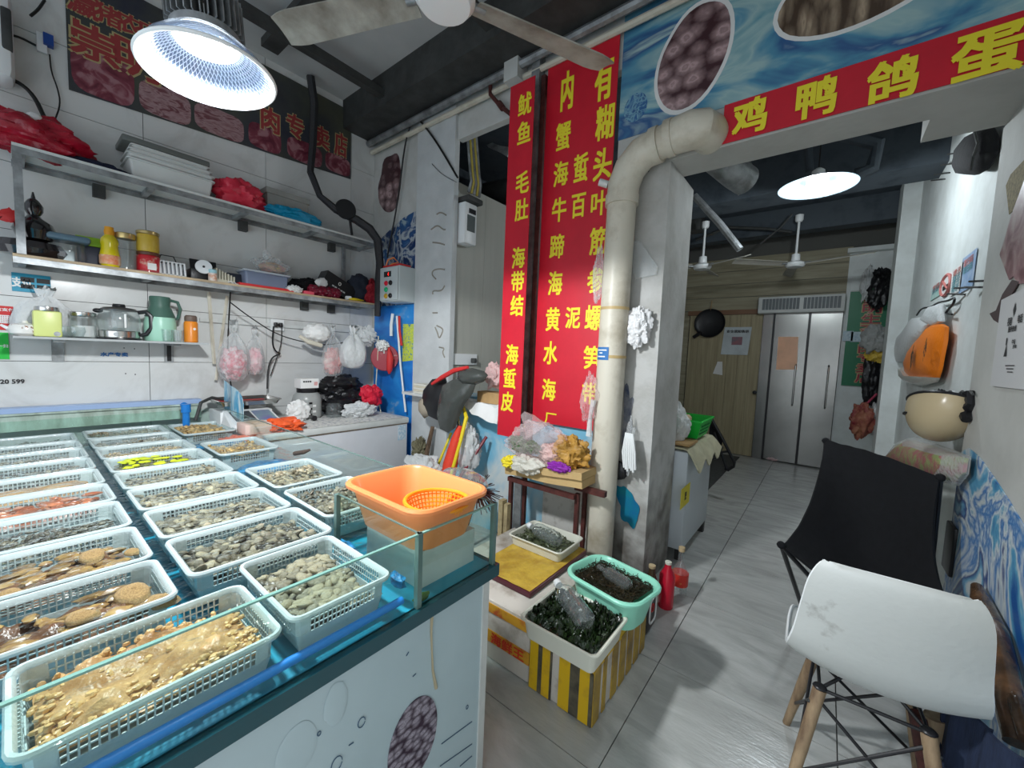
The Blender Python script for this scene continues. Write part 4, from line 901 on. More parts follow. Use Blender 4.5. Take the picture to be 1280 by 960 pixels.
obj('carton', MB().box(-.07, .07, -.16, .16, -.075, .075).xf(K), m_black, kb_, 0)
w_ = MB(); write(w_, 'O', V((.072, -.01, .02)), (0, 1, 0), (0, 0, 1), .03, .035, .03); write(w_, '■■ ■■■', V((.072, 0, -.03)), (0, 1, 0), (0, 0, 1), .14, .014, 0)
obj('print', w_.xf(K), m_paper, kb_, 0)['kind'] = 'stuff'
p = spot_on(450, ZB_, -3.8)
solo('navy_bag', MB().blob(p + V((0, 0, .14)), (.09, .13, .15), .2, 2, 15, 22, 14, -.138, .15), mat('navy black fabric', (.015, .02, .035), .8, bump=.3), 'dark navy bag beside the black carton', 'bag')
p = spot_on(466, ZB_, -3.72)
solo('red_sack', MB().blob(p + V((0, 0, .11)), (.07, .09, .125), .3, 2.5, 16, 22, 14, -.108, .3), mat('dark red mesh', (.3, .01, .02), .6, bump=.6), 'dark red sack at the right end of the lower shelf', 'sack')
p = spot_on(448, ZB_, -3.67)
solo('yellow_tool', MB().blob(p + V((0, -.03, .015)), (.03, .09, .014), .5, 4, 3, 14, 6), mat('yellow tool', (.75, .55, .02), .4), 'flat yellow tool at the edge of the lower shelf', 'tool')
solo('white_pipe_bit', MB().tube([p + V((0, -.13, .02)), p + V((0, -.08, .025))], .018, 10), m_white, 'short white plastic roll left of the yellow tool', 'roll')

# --- small shelf things
p = spot_on(32, ZC_, -3.74)
tp_ = thing('teapot', 'small white teapot with brown floral print at the left of the small shelf', 'teapot', p)
obj('pot', MB().lathe([(.035, 0), (.055, .015), (.06, .04), (.05, .065), (.03, .072), (.012, .078), (.008, .09)], p, 24, sy=1.15), mat('floral porcelain', (.75, .74, .7), .2, col2=(.25, .1, .04), scale=28, lo=.34, hi=.4), tp_)
obj('handle', MB().tube([p + V((0, .055, .06)), p + V((0, .09, .065)), p + V((0, .095, .04)), p + V((0, .06, .02))], .006, 6), m_white, tp_); obj('spout', MB().tube([p + V((0, -.05, .03)), p + V((0, -.09, .06))], [.012, .006], 8), m_white, tp_)
p = spot_on(60, ZC_, -3.73)
ca = thing('lime_canister', 'square lime yellow canister with silver lid on the small shelf', 'canister', p)
obj('box', MB().rbox(p.x - .05, p.x + .05, p.y - .058, p.y + .058, p.z, p.z + .155, .012), mat('lime yellow enamel', (.66, .72, .25), .35), ca); obj('lid', MB().lathe([(.05, .155), (.052, .16), (.05, .18), (.02, .186)], p, 24), m_chrome, ca)
obj('round_badge', MB().lathe([(.014, 0), (.014, .002)], p + V((.05, .035, .02)), 14, (1, 0, 0)), m_steel, ca)
p = spot_on(58, ZC_, -3.87)
solo('carrier_bag', MB().bag(p, .055, .15, .3, 3), m_filmw, 'white carrier bag behind the lime yellow canister', 'bag')
for i, px in enumerate((82, 96)):
    p = spot_on(px, ZC_, -3.72)
    solo('glass_bowl', MB().lathe([(.015, 0), (.03, .01), (.042, .04), (.038, .07), (.036, .07), (.04, .04), (.028, .014)], p, 20), m_clear, ['small round glass bowl next to the lime yellow canister', 'small round glass bowl next to the silver lid jar'][i], 'bowl')
p = spot_on(105, ZC_, -3.78)
bottle('glass_jar', 'glass jar with silver lid left of the electric kettle', 'jar', p, [(.05, 0), (.06, .01), (.06, .13), (.052, .14)], m_clear, (('lid', [(.058, .14), (.06, .145), (.06, .165), (.055, .168)], m_chrome), ('contents', [(.05, .01), (.05, .08)], m_paper)))
p = spot_on(150, ZC_, -3.77)
kt = thing('electric_kettle', 'glass and steel electric kettle with black handle on the small shelf', 'kettle', p)
obj('heating_base', MB().lathe([(.1, 0), (.105, .004), (.105, .012), (.1, .016), (.102, .018), (.104, .055), (.1, .06)], p, 32), m_chrome, kt); obj('base_ring', MB().lathe([(.108, 0), (.11, .003), (.108, .012)], p, 32), m_black, kt)
obj('glass_body', MB().lathe([(.1, .06), (.107, .09), (.107, .13), (.1, .175), (.092, .195)], p, 32), m_clear, kt)
obj('lid', MB().lathe([(.092, .193), (.094, .2), (.08, .212), (.03, .218), (.03, .232), (.02, .236)], p, 32), mat('dark steel lid', (.14, .14, .14), .3, .7), kt); obj('lid_knob', MB().lathe([(.03, .216), (.034, .222), (.03, .238)], p, 20), m_black, kt)
obj('strainer', MB().lathe([(.04, .08), (.04, .19)], p, 20), m_film, kt); obj('level_marks', MB().box(p.x + .1, p.x + .108, p.y + .01, p.y + .02, p.z + .08, p.z + .17), m_paper, kt, 0)
obj('handle', MB().tube([p + V((.02, .09, .19)), p + V((.03, .13, .2)), p + V((.035, .158, .17)), p + V((.035, .158, .09)), p + V((.03, .13, .045)), p + V((.02, .1, .035))], [.013, .015, .016, .016, .014, .011], 10), m_black, kt)
obj('spout_lip', MB().blob(p + V((0, -.1, .185)), (.02, .025, .015), .1, 2, 1, 12, 8), m_black, kt); obj('dial', MB().lathe([(.012, 0), (.012, .006)], p + V((.1, -.03, .035)), 14, (1, -.3, 0)), m_steel, kt)
p = spot_on(201, ZC_, -3.79)
th_ = bottle('thermos', 'mint green vacuum flask with dark green top beside the kettle', 'flask', p, [(.085, 0), (.09, .01), (.09, .13), (.078, .19), (.07, .21)], mat('mint green enamel', (.35, .62, .48), .35), (('top', [(.078, .165), (.086, .175), (.068, .225), (.058, .25), (.06, .31), (.055, .318)], mat('dark green plastic', (.06, .13, .1), .4)),))
obj('handle', MB().tube([p + V((.0, .05, .3)), p + V((0, .1, .29)), p + V((0, .115, .24)), p + V((0, .1, .17)), p + V((0, .07, .16))], .011, 8), MATS['dark green plastic'], th_)
for i, px in enumerate((209, 222)):
    p = spot_on(px, ZC_, -3.70); bottle('ribbed_glass', ['ribbed drinking glass in front of the flask, left of two', 'ribbed drinking glass in front of the flask, right of two'][i], 'glass', p, [(.022, 0), (.026, .003), (.031, .085), (.029, .085), (.024, .008)], m_clear)
p = spot_on(239, ZC_, -3.74)
bottle('orange_bottle', 'orange insulated bottle with brown grey cap at the right end of the small shelf', 'bottle', p, [(.038, 0), (.042, .005), (.042, .145), (.036, .155)], mat('orange enamel', (.75, .24, .02), .35), (('cap', [(.034, .15), (.038, .16), (.038, .19), (.03, .2)], mat('brown grey cap', (.14, .1, .08), .4)),))
obj('white_mark', MB().lathe([(.009, 0), (.009, .002)], p + V((.0405, .012, .1)), 12, (1, .2, 0)), m_paper, bpy.data.objects['orange_bottle'])

# --- signs and things on the tiles
def card(name, label, px0, py0, px1, py1, m, x=-3.944, txt=()):
    a, b = yz(px0, py0, x), yz(px1, py1, x); s = thing(name, label, 'sign', V((x, (a.y + b.y) / 2, b.z)))
    obj('sheet', MB().box(x - .003, x, a.y, b.y, b.z, a.z), m, s, 0)
    for t, cy, cz, w, h, mm in txt:
        q = MB(); write(q, t, V((x + .001, a.y + (b.y - a.y) * cy, b.z + (a.z - b.z) * cz)), YA, ZA, w, h, .03); obj('print', q, mm, s, 0)['kind'] = 'stuff'
    return s
s = card('red_payment_sign', 'small red card at the left edge below the lower shelf', -14, 381, 18, 413, m_redink, txt=(('▦▦', .4, .45, .08, .05, m_paper), ('微信支付', .5, .85, .1, .02, m_paper)))
card('blue_notice', 'teal and white notice under the lower shelf behind the carrier bag', 14, 340, 64, 368, mat('teal card', (.02, .28, .42), .5), txt=(('〓〓', .6, .5, .12, .07, m_ink), ('支付', .25, .5, .08, .06, m_paper)))
card('green_payment_sign', 'green card at the left edge beside the small shelf', -12, 415, 12, 449, m_green, txt=(('扫一扫', .5, .5, .06, .02, m_paper),))
q = MB(); write(q, '水产专卖', yz(143, 443, -3.946), YA, ZA, .14, .03, .04); tag(obj('blue_sticker', q, m_blueink, None, 0), 'small blue printed sticker on the tiles below the kettle', 'sticker')
bpy.data.objects['blue_sticker']['kind'] = 'stuff'
q = MB(); write(q, '8920 599', yz(10, 477, -3.946), YA, ZA, .13, .028, .04); tag(obj('number_print', q, m_ink, None, 0), 'black phone digits on the tiles at the left edge', 'sticker')
bpy.data.objects['number_print']['kind'] = 'stuff'
for i, (px, py) in enumerate(((155, 435), (168, 436), (157, 467), (169, 468), (165, 507), (178, 506))):
    solo('drill_hole', MB().lathe([(.004, 0), (.004, .002)], yz(px, py, -3.949), 8, (1, 0, 0)), m_black, 'small dark drill hole in the tiles below the small shelf', 'hole', 'drill holes below the small shelf')
s = thing('air_conditioner', 'white rounded appliance corner at the top left edge of the photo', 'appliance', yz(0, 30, -3.75))
obj('casing', MB().rbox(-3.94, -3.72, -.5, .075, 2.93, 3.4, .05), m_white, s); obj('dark_inset', MB().rbox(-3.8, -3.715, .03, .07, 3.08, 3.3, .01), m_dark, s)
s = thing('adapter', 'blue and white plug adapter on the wall left of the banner', 'adapter', yz(58, 53)); a = yz(45, 40); b = yz(56, 68)
obj('socket', MB().box(-3.945, -3.925, a.y, b.y + .01, b.z, a.z), m_white, s, 0); a = yz(53, 39); b = yz(73, 69); obj('plug', MB().box(-3.945, -3.90, a.y, b.y - .02, b.z + .02, a.z - .02), mat('blue adapter', (.01, .06, .3), .4), s, 0)
cab = lambda label, pts, r=.006, m=m_rubber, nm='cable': solo(nm, MB().tube(pts if isinstance(r, list) else smooth_path(pts), r, 6), m, label, 'cable')
cab('thin black cable hanging from the blue adapter', [yz(62, 68, -3.93), yz(64, 90, -3.93), yz(72, 110, -3.93), yz(76, 130, -3.93), yz(68, 152, -3.9)], .004)
cab('black cable running from the left edge to the blue adapter', [yz(-8, 42, -3.93), yz(20, 44, -3.93), yz(45, 57, -3.93)], .007)
cab('thick black cable arching down to the red bundle', [yz(-5, 96, -3.9), yz(20, 100, -3.9), yz(42, 118, -3.9), yz(56, 148, -3.88)], .012)
cab('dark cable curving up past the appliance corner', [yz(56, 0, -3.9), yz(48, 12, -3.9), yz(38, 20, -3.9)], .007)
# conduit, round black paddle
dk = [yz(388, 95, -3.80), yz(393, 130, -3.82), yz(391, 180, -3.85), yz(388, 215, -3.8), yz(400, 245, -3.68), yz(420, 262, -3.6), yz(446, 275, -3.55), yz(462, 286, -3.5), yz(472, 300, -3.48), yz(475, 330, -3.5), yz(473, 350, -3.52), yz(472, 395, -3.6)]
cab('thick black corrugated hose hanging from the ceiling past the shelf ends', dk, [.035, .036, .034, .03, .028, .034, .04, .042, .04, .036, .034, .03], mat('black corrugated hose', (.025, .025, .028), .6, bump=.5), 'corrugated_hose')
p = yz(432, 262, -3.56)
pd = thing('black_paddle', 'round black paddle hanging at the hose near the upper shelf end', 'paddle', p)
obj('disc', MB().lathe([(.085, 0), (.09, .01), (.085, .02)], p, 26, (1, -.4, 0)), m_black, pd); obj('handle', MB().tube([p + V((0, .04, -.06)), yz(440, 294, -3.56)], .012, 8), m_black, pd)
# sockets, trunking, cables over the freezer
solo('cable_trunking', MB().box(-3.948, -3.928, .95, 2.46, 1.655, 1.685), m_offw, 'white cable trunking running along the tiles above the freezer', 'trunking')
a = yz(337, 400); sk = thing('wall_socket', 'white wall socket with black plugs above the weighing scale', 'socket', a)
obj('plate', MB().box(-3.948, -3.915, a.y, a.y + .11, a.z - .09, a.z + .01), m_white, sk, 0)
for d in (.03, .07): obj('plug', MB().rbox(-3.915, -3.87, a.y + d - .012, a.y + d + .014, a.z - .06, a.z - .02, .006), m_black, sk)
cab('black cable dropping from the wall socket behind the scale', [yz(342, 408, -3.89), yz(340, 430, -3.88), yz(345, 440, -3.88), yz(352, 442, -3.88), yz(340, 446, -3.88), yz(335, 460, -3.88), yz(334, 486, -3.86)], .007)
cab('thin black cable dropping from the right plug', [yz(352, 405, -3.89), yz(352, 430, -3.9), yz(345, 450, -3.9), yz(338, 470, -3.9)], .004)
cab('black cable sagging from the shelf over the hanging bags', [yz(288, 378, -3.7), yz(310, 395, -3.72), yz(345, 418, -3.74), yz(380, 428, -3.72), yz(410, 432, -3.7), yz(450, 424, -3.72), yz(462, 420, -3.75)], .005)
cab('black cable hanging from the shelf beside the cream pipes', [yz(288, 365, -3.9), yz(286, 400, -3.9), yz(284, 440, -3.9), yz(288, 480, -3.9), yz(292, 492, -3.88)], .006)
for i, (a, b, r) in enumerate((((261, 365), (268, 455), .014), ((284, 370), (270, 475), .012))):
    cab(['cream pipe behind the hanging bags, left of two', 'cream pipe leaning behind the hanging bags, right of two'][i], [yz(*a, -3.9), yz(*b, -3.9)], r, m_pvc, 'cream_pipe')
for i, (px, py) in enumerate(((347, 377), (372, 378))): pass
# --- hanging bags
def hbag(label, px, py0, py1, x, w, m1, m2=None, seed=1, d=.09, fill=None):
    """bag hanging with its knot at (px,py0) and its bottom at (px,py1)"""
    top = yz(px, py0, x); bot = yz(px, py1, x); c = V((x, (top.y + bot.y) / 2, bot.z)); h = top.z - bot.z
    t = thing('hanging_bag', label, 'bag', c); obj('film', MB().bag(c, d, w, h, seed), m1, t)
    if m2: obj('contents', MB().blob(c + V((0, 0, h * .3)), (d * .8, w * .8, h * .26), .3, 3, seed, 20, 12, crease=.2), m2, t)
    return t
hbag('clear bag of red and white packets hanging from the shelf, left of two', 292, 402, 476, -3.74, .105, m_film, mat('red white packets', (.7, .65, .65), .5, col2=(.6, .05, .1), scale=22), 2)
hbag('clear bag with pink contents hanging from the shelf, right of two', 318, 410, 468, -3.78, .075, m_film, mat('pink contents', (.75, .3, .35), .5, col2=(.75, .65, .65), scale=14), 3, .07)
a = yz(392, 403, -3.7)
ht = thing('white_hat', 'white quilted cap hanging right of the wall socket', 'hat', a + V((0, 0, -.12)))
obj('crown', MB().blob(yz(397, 416, -3.72), (.08, .125, .085), .12, 3, 2, 22, 12, crease=.15), mat('white quilted cloth', (.78, .78, .76), .8, bump=.4), ht)
obj('brim', MB().tube([yz(374, 420, -3.68), yz(385, 427, -3.66), yz(402, 432, -3.66)], [.015, .022, .02], 8), mat('cream cloth band', (.6, .56, .46), .8), ht)
hbag('clear bag with a red white parcel hanging beside the white cap', 416, 408, 470, -3.66, .10, m_film, mat('red white parcel', (.62, .1, .12), .5, col2=(.7, .6, .55), scale=9), 5, .08)
hbag('grey white knotted bag hanging in front of the wall corner', 442, 408, 460, -3.55, .12, m_filmw, m_offw, 6, .1)
solo('bag_bundle', MB().blob(yz(455, 420, -3.6), (.07, .12, .09), .4, 3, 8, 24, 14, crease=.35), m_filmw, 'white plastic bag bundle above the knotted bag, near the grey control box', 'bag')
# --- freezer with the scale and the clutter
FXF = -3.12; FZ = .855
fz = thing('chest_freezer', 'white chest freezer behind the tank with papers and clutter on top', 'freezer', (-3.5, 1.8, 0))
obj('body', MB().rbox(-3.92, FXF, 1.08, 2.36, .03, FZ - .06, .012), mat('white freezer enamel', (.66, .68, .72), .3, var=.05), fz)
obj('lid', MB().rbox(-3.93, FXF + .012, 1.07, 2.37, FZ - .055, FZ, .014), m_offw, fz)
obj('lid_seal', MB().box(-3.92, FXF + .004, 1.08, 2.36, FZ - .062, FZ - .054), mat('brown stained seal', (.22, .16, .11), .7, var=.6, scale=40), fz, 0)
q0 = at(498, 532, 'x', FXF + .002); q1 = at(507, 549, 'x', FXF + .002)
obj('energy_label', MB().box(FXF, FXF + .003, q0.y, q1.y, q1.z, q0.z), mat('blue white label', (.3, .5, .65), .4, col2=(.7, .75, .8), scale=50), fz, 0)
solo('newspaper', MB().sheet(lambda u, v: (-3.6 + u * .49, 1.45 + v * .86 + .02 * math.sin(u * 5), FZ + .004 + .004 * noise.noise(V((u * 5, v * 7, 1))) + .0), 14, 20, .002), mat('printed newspaper', (.75, .74, .7), .8, col2=(.45, .45, .47), scale=35, lo=.4, hi=.5), 'open newspaper sheets covering the freezer lid', 'paper')
def fr(px, py, z): return at(px, py, 'z', z)
p = V((-3.55, 1.22, FZ))
sc_ = thing('weighing_scale', 'white counting scale with a steel pan and red tray on the freezer', 'scale', (-3.5, 1.2, FZ))
sx0 = fr(308, 528, FZ + .02); 
obj('housing', MB().add([(-3.62, .98, FZ + .004), (-3.62, 1.34, FZ + .004), (-3.3, 1.34, FZ + .004), (-3.3, .98, FZ + .004), (-3.6, 1.0, FZ + .12), (-3.6, 1.32, FZ + .12), (-3.32, 1.32, FZ + .045), (-3.32, 1.0, FZ + .045)], [(0, 1, 2, 3), (4, 5, 6, 7), (0, 1, 5, 4), (1, 2, 6, 5), (2, 3, 7, 6), (3, 0, 4, 7)]).box(-3.85, -3.58, .98, 1.34, FZ + .004, FZ + .11), m_white, sc_, 0)
def onface(u, v, o=.002): return V((-3.59 + .26 * u, 1.01 + .3 * v, FZ + .1205 - .07 * u + o - .002))
obj('display', MB().prism([onface(.15, .05), onface(.8, .05), onface(.8, .5), onface(.15, .5)], (.0, 0, .003)), mat('dark display', (.07, .08, .09), .15), sc_, 0)
obj('keypad', MB().prism([onface(.15, .55), onface(.85, .55), onface(.85, .97), onface(.15, .97)], (0, 0, .002)), mat('green purple keypad', (.25, .4, .38), .4, col2=(.2, .18, .4), scale=6), sc_, 0)
obj('pan_support', MB().lathe([(.05, 0), (.05, .05)], (-3.7, 1.16, FZ + .108), 12), m_dark, sc_)
obj('pan', MB().tray(-3.85, -3.52, .96, 1.40, FZ + .158, FZ + .2, .03, .02, .003, .008), m_chrome, sc_)
obj('red_tray', MB().box(-3.8, -3.57, 1.02, 1.34, FZ + .163, FZ + .175), m_redink, sc_, 0)
p = fr(338, 540, FZ + .02)
solo('pink_box', MB().rbox(-3.3, -3.13, 1.0, 1.17, FZ + .002, FZ + .075, .006), mat('pale pink carton', (.75, .55, .48), .7), 'small pale pink carton in front of the scale keypad', 'box')
m_ob = mat('orange red bag', (.85, .12, .03), .45, bump=.7, bscale=30)
solo('orange_bag', MB().blob((-3.2, 1.27, FZ + .035), (.12, .14, .055), .4, 2.5, 3, 26, 12, -.033, .3), m_ob, 'bright orange red crumpled bag on the freezer in front of the scale', 'bag')
solo('orange_bag', MB().blob((-3.16, .96, FZ - .05), (.09, .13, .05), .35, 2.5, 5, 26, 12, None, .3), m_ob, 'orange red crumpled bag seen through the tank end pane', 'bag')
w_ = MB(); w_.sheet(lambda u, v: (-3.72 + u * .40, 1.045 + .012 * math.sin(u * 9), .9 + v * (.30 - .14 * u * u - .02 * math.sin(u * 7))), 20, 6, .003)
solo('blue_plastic_sheet', w_, mural('streaked blue sheet', [(.3, (.02, .15, .35)), (.45, (.45, .6, .65)), (.55, (.05, .3, .5)), (.7, (.6, .7, .72))], 5, (3, 3, .8), 1), 'blue and white streaked sheet standing at the tank far corner', 'sheet')
p = V((-3.62, 1.64, FZ + .006))
cj = thing('grey_jar', 'large grey plastic jar with a black and white label on the freezer', 'jar', p)
obj('body', MB().lathe([(.11, 0), (.12, .01), (.12, .16), (.11, .2), (.085, .225)], p, 30), mat('grey jar plastic', (.33, .34, .33), .3), cj)
obj('neck', MB().lathe([(.08, .222), (.084, .23), (.084, .26), (.078, .263)], p, 26), m_black, cj)
for k in range(5): obj('label', MB().box(p.x + .118, p.x + .121, p.y - .035 + (k % 2) * .032, p.y - .008 + (k % 2) * .032, p.z + .03 + k * .025, p.z + .048 + k * .025), m_paper if k % 2 else m_black, cj, 0)
pc = thing('paper_card', 'white printed card box standing on the grey jar', 'box', p + V((0, 0, .266))); obj('box', MB().box(p.x - .05, p.x + .07, p.y - .085, p.y + .07, p.z + .266, p.z + .35), m_paper, pc, 0)
w_ = MB(); write(w_, '■■■■', V((p.x + .0715, p.y - .03, p.z + .325)), YA, ZA, .07, .014, 0); obj('print', w_, m_ink, pc, 0)['kind'] = 'stuff'
w_ = MB(); write(w_, '▦', V((p.x + .0715, p.y + .045, p.z + .305)), YA, ZA, .03, .03, 0); obj('print', w_, m_redink, pc, 0)['kind'] = 'stuff'
solo('white_paper_bag', MB().blob((-3.47, 1.5, FZ + .09), (.04, .09, .085), .4, 3, 4, 22, 12, -.085, .3), m_paper, 'crumpled white paper left of the grey jar', 'paper')
solo('tape_roll', MB().lathe([(.008, 0), (.022, 0), (.022, .03), (.008, .03)], (-3.42, 1.60, FZ + .03), 18, (1, 0, 0)), m_black, 'small black and white roll in front of the grey jar', 'roll')
for i, (c_, r_3, sd, lb) in enumerate((((-3.66, 1.96, FZ + .27), (.13, .2, .1), 11, 'upper black bag of the pile on the freezer'), ((-3.62, 2.0, FZ + .12), (.17, .27, .115), 12, 'lower black bag of the pile on the freezer'))):
    solo('black_bag', MB().blob(c_, r_3, .35, 2.2, sd, 28, 14, None if i == 0 else -.112, .3), mat('black plastic bag', (.01, .01, .012), .35, bump=.8, bscale=25), lb, 'bag')
solo('red_cloth', MB().blob((-3.46, 2.18, FZ + .18), (.08, .11, .1), .35, 2.5, 4, 24, 12, None, .3), mat('crimson cloth', (.65, .01, .04), .6, bump=.5), 'crimson cloth beside the black bags on the freezer', 'cloth')
solo('foil_bag', MB().blob((-3.36, 2.0, FZ + .07), (.08, .14, .07), .4, 2.5, 9, 26, 14, -.066, .35), m_filmw, 'white plastic bag lying in front of the black bags', 'bag')
solo('white_cloth', MB().blob((-3.66, 2.26, FZ + .1), (.12, .1, .1), .3, 2.5, 14, 24, 12, -.095, .3), m_paper, 'white papers heaped at the right end of the freezer', 'paper')
solo('clear_jar', MB().lathe([(.06, 0), (.07, .02), (.07, .1), (.05, .13)], (-3.5, 1.83, FZ + .006), 20), m_clear, 'clear glass jar between the grey jar and the black bags', 'jar')

# ------------------------------------------------------------------ drain pipe on the pillar
dp = thing('drain_pipe', 'thick cream drain pipe rising in front of the pillar and bending right into the header', 'pipe', (-1.08, 2.38, 0))
PX = -1.072
up_ = MB().tube([(PX - .018, 2.38, 0.02), (PX, 2.38, 2.50)], .088, 28); obj('riser', up_, m_pvc, dp)
arc = [V((PX, 2.38, 2.46)), V((PX + .005, 2.38, 2.56)), V((PX + .04, 2.38, 2.65)), V((PX + .11, 2.38, 2.72)), V((PX + .2, 2.38, 2.745))]
obj('lower_elbow', MB().tube(arc, [.094, .096, .096, .096, .094], 28), m_pvc, dp)
obj('level_run', MB().tube([(PX + .16, 2.38, 2.742), (-.76, 2.38, 2.765)], .088, 28), m_pvc, dp)
obj('upper_elbow', MB().tube([(-.78, 2.38, 2.765), (-.69, 2.38, 2.772), (-.64, 2.40, 2.772), (-.62, 2.45, 2.77), (-.618, 2.50, 2.77)], [.094, .1, .1, .098, .096], 28), m_pvc, dp)
for a, b in (((PX, 2.38, 2.44), (PX, 2.38, 2.50)), ((PX + .17, 2.38, 2.742), (PX + .215, 2.38, 2.747)), ((-.82, 2.38, 2.762), (-.78, 2.38, 2.765))): obj('collar', MB().cyl(a, b, .1, n=28), m_pvc, dp)
obj('valve', MB().cyl((PX - .09, 2.36, 2.58), (PX - .14, 2.34, 2.60), .022, n=12), m_offw, dp)
for pz in (1.80, 1.50): obj('tape_band', MB().lathe([(.0895, 0), (.0895, .018)], (PX - .005, 2.38, pz), 28), mat('brown tape', (.5, .36, .16), .5), dp)
q = at(759, 443, 'y', 2.285); obj('blue_label', MB().sheet(lambda u, v: (PX - .006 + .0905 * math.sin(-.95 + u * 1.15), 2.38 - .0905 * math.cos(-.95 + u * 1.15), q.z - .035 + v * .08), 8, 1), m_blueink, dp)
for k, (zz, ww) in enumerate(((.022, .5), (.004, .16), (-.018, .4))): obj('label_text', MB().sheet(lambda u, v: (PX - .006 + .0915 * math.sin(-.4 + (u - .5) * ww * 1.8), 2.38 - .0915 * math.cos(-.4 + (u - .5) * ww * 1.8), q.z + zz + v * .008), 8, 1), m_paper, dp, 0)

# ------------------------------------------------------------------ control box in the corner
a = at(475, 333, 'y', 2.27); b = at(499, 381, 'y', 2.27)
X0, X1, Z0, Z1 = a.x, b.x - .02, 1.955, 2.285
kb_ = thing('control_box', 'pale grey metal control box with round buttons on the corner wall', 'control box', (X0, 2.4, Z0))
obj('cabinet', MB().rbox(X0, X1, 2.28, 2.483, Z0, Z1, .012), mat('pale grey enamel', (.55, .6, .6), .35), kb_); obj('door', MB().rbox(X0 + .01, X1 - .01, 2.266, 2.279, Z0 + .01, Z1 - .01, .004), MATS['pale grey enamel'], kb_)
obj('display', MB().box(X0 + .08, X0 + .19, 2.262, 2.267, Z1 - .10, Z1 - .05), m_black, kb_, 0); w_ = MB(); write(w_, '4', V((X0 + .15, 2.2615, Z1 - .075)), XA, ZA, .02, .035, .03); obj('digit', w_, mat('red digit', (1, .02, .01), .5, emit=1.5), kb_, 0)
for dx, dz, mm, nm in ((.12, .16, mat('red knob', (.8, .01, .04), .3), 'red_button'), (.19, .16, m_black, 'black_knob'), (.12, .22, mat('green knob', (.01, .5, .2), .3), 'green_button'), (.12, .28, mat('amber knob', (.6, .35, .02), .3), 'amber_button'), (.19, .28, m_black, 'black_knob')):
    obj(nm, MB().lathe([(.022, 0), (.024, .008), (.018, .016)], (X0 + dx, 2.266, Z1 - dz + .0), 16, (0, -1, 0)), mm, kb_)
obj('red_strip', MB().box(X0 - .01, X1 - .02, 2.3, 2.42, Z1 + .001, Z1 + .02), m_redink, kb_, 0)
solo('wire_tangle', MB().tube([at(x, y, 'y', 2.33) for x, y in ((482, 334), (485, 325), (492, 322), (498, 328), (490, 330), (484, 335))], .008, 6), m_orange, 'orange wires on top of the grey control box', 'wire')
# --- corner wall decorations
hm = thing('round_calendar', 'round dark red festive hanging paper below the control box', 'decoration', at(484, 466, 'y', 2.42))
c = at(481, 447, 'y', 2.36)
obj('disc', MB().lathe([(.13, 0), (.135, .006), (.13, .012)], c, 30, (.81, -.59, 0)), mat('dark red print', (.35, .02, .04), .4, col2=(.6, .5, .45), scale=9, lo=.3, hi=.4), hm)
obj('white_flower', MB().blob(c + V((.0, -.03, .12)), (.06, .06, .05), .5, 4, 3, 20, 10, crease=.3), m_paper, hm)
obj('red_tassel', MB().tube([c + V((.07, .0, .1)), c + V((.09, .0, 0)), c + V((.085, .0, -.12)), c + V((.08, .0, -.16))], [.01, .035, .03, .008], 10), m_redink, hm)
obj('white_tab', MB().box(c.x - .05, c.x + .02, c.y - .02, c.y - .014, c.z + .04, c.z + .1), m_paper, hm, 0)
for i, (x0, y0, x1, y1, r, mm, lb) in enumerate(((496, 395, 507, 515, .010, m_white, 'long white plastic stick hanging from the control box'), (499, 395, 502, 432, .012, m_redink, 'red ribbon beside the white stick'), (491, 392, 489, 420, .016, m_white, 'short white roll hanging below the control box'))):
    solo('hanging_strip', MB().tube([at(x0, y0, 'y', 2.42), at((x0 + x1) / 2 - 1, (y0 + y1) / 2, 'y', 2.42), at(x1, y1, 'y', 2.42)], r, 8), mm, lb, 'strip')
cab('black cable hanging from the ceiling pipe to the control box', [at(x, y, 'y', 2.44) for x, y in ((514, 153), (506, 180), (500, 230), (494, 270), (488, 300), (484, 322))], .008)
cab('black cable from the conduit down into the serving window', [at(x, y, 'y', 2.44) for x, y in ((508, 138), (524, 149), (545, 176), (572, 222))], .009)
cab('thin grey cable sagging across the column top', [at(x, y, 'y', 2.452) for x, y in ((540, 205), (552, 218), (571, 228))], .004, m_steel)
solo('cream_cable', MB().tube([at(x, y, 'y', 2.30) for x, y in ((473, 420), (472, 450), (470, 480), (473, 500), (476, 515), (462, 524), (440, 527), (435, 515))], .005, 6), mat('cream cable', (.7, .66, .5), .5), 'thin cream cable looping down onto the freezer papers', 'cable')

# ------------------------------------------------------------------ serving window
bk = thing('breaker_box', 'white breaker box on the panel wall behind the column', 'breaker box', (-2.65, 2.6, 2.45))
a = at(597, 262, 'x', -2.60); b = at(599, 312, 'x', -2.60)
obj('case', MB().rbox(-2.722, -2.60, 2.53, a.y, b.z + .02, a.z + .03, .015), m_white, bk)
obj('window', MB().box(-2.602, -2.596, 2.56, a.y - .03, b.z + .13, b.z + .27), mat('grey smoked window', (.12, .14, .14), .2), bk, 0)
for k in range(4): obj('breaker', MB().box(-2.602, -2.592, 2.58 + k * .022, 2.594 + k * .022, a.z - .06, a.z - .02), m_black, bk, 0)
solo('meter', MB().rbox(-2.72, -2.56, 2.53, a.y + .03, a.z + .035, a.z + .08, .01), m_dark, 'dark flat meter lid above the breaker box', 'meter')
tk_ = at(590, 232, 'x', -2.64)
tp2 = thing('taped_wires', 'bundle of yellow taped wires above the breaker box', 'wires', tk_)
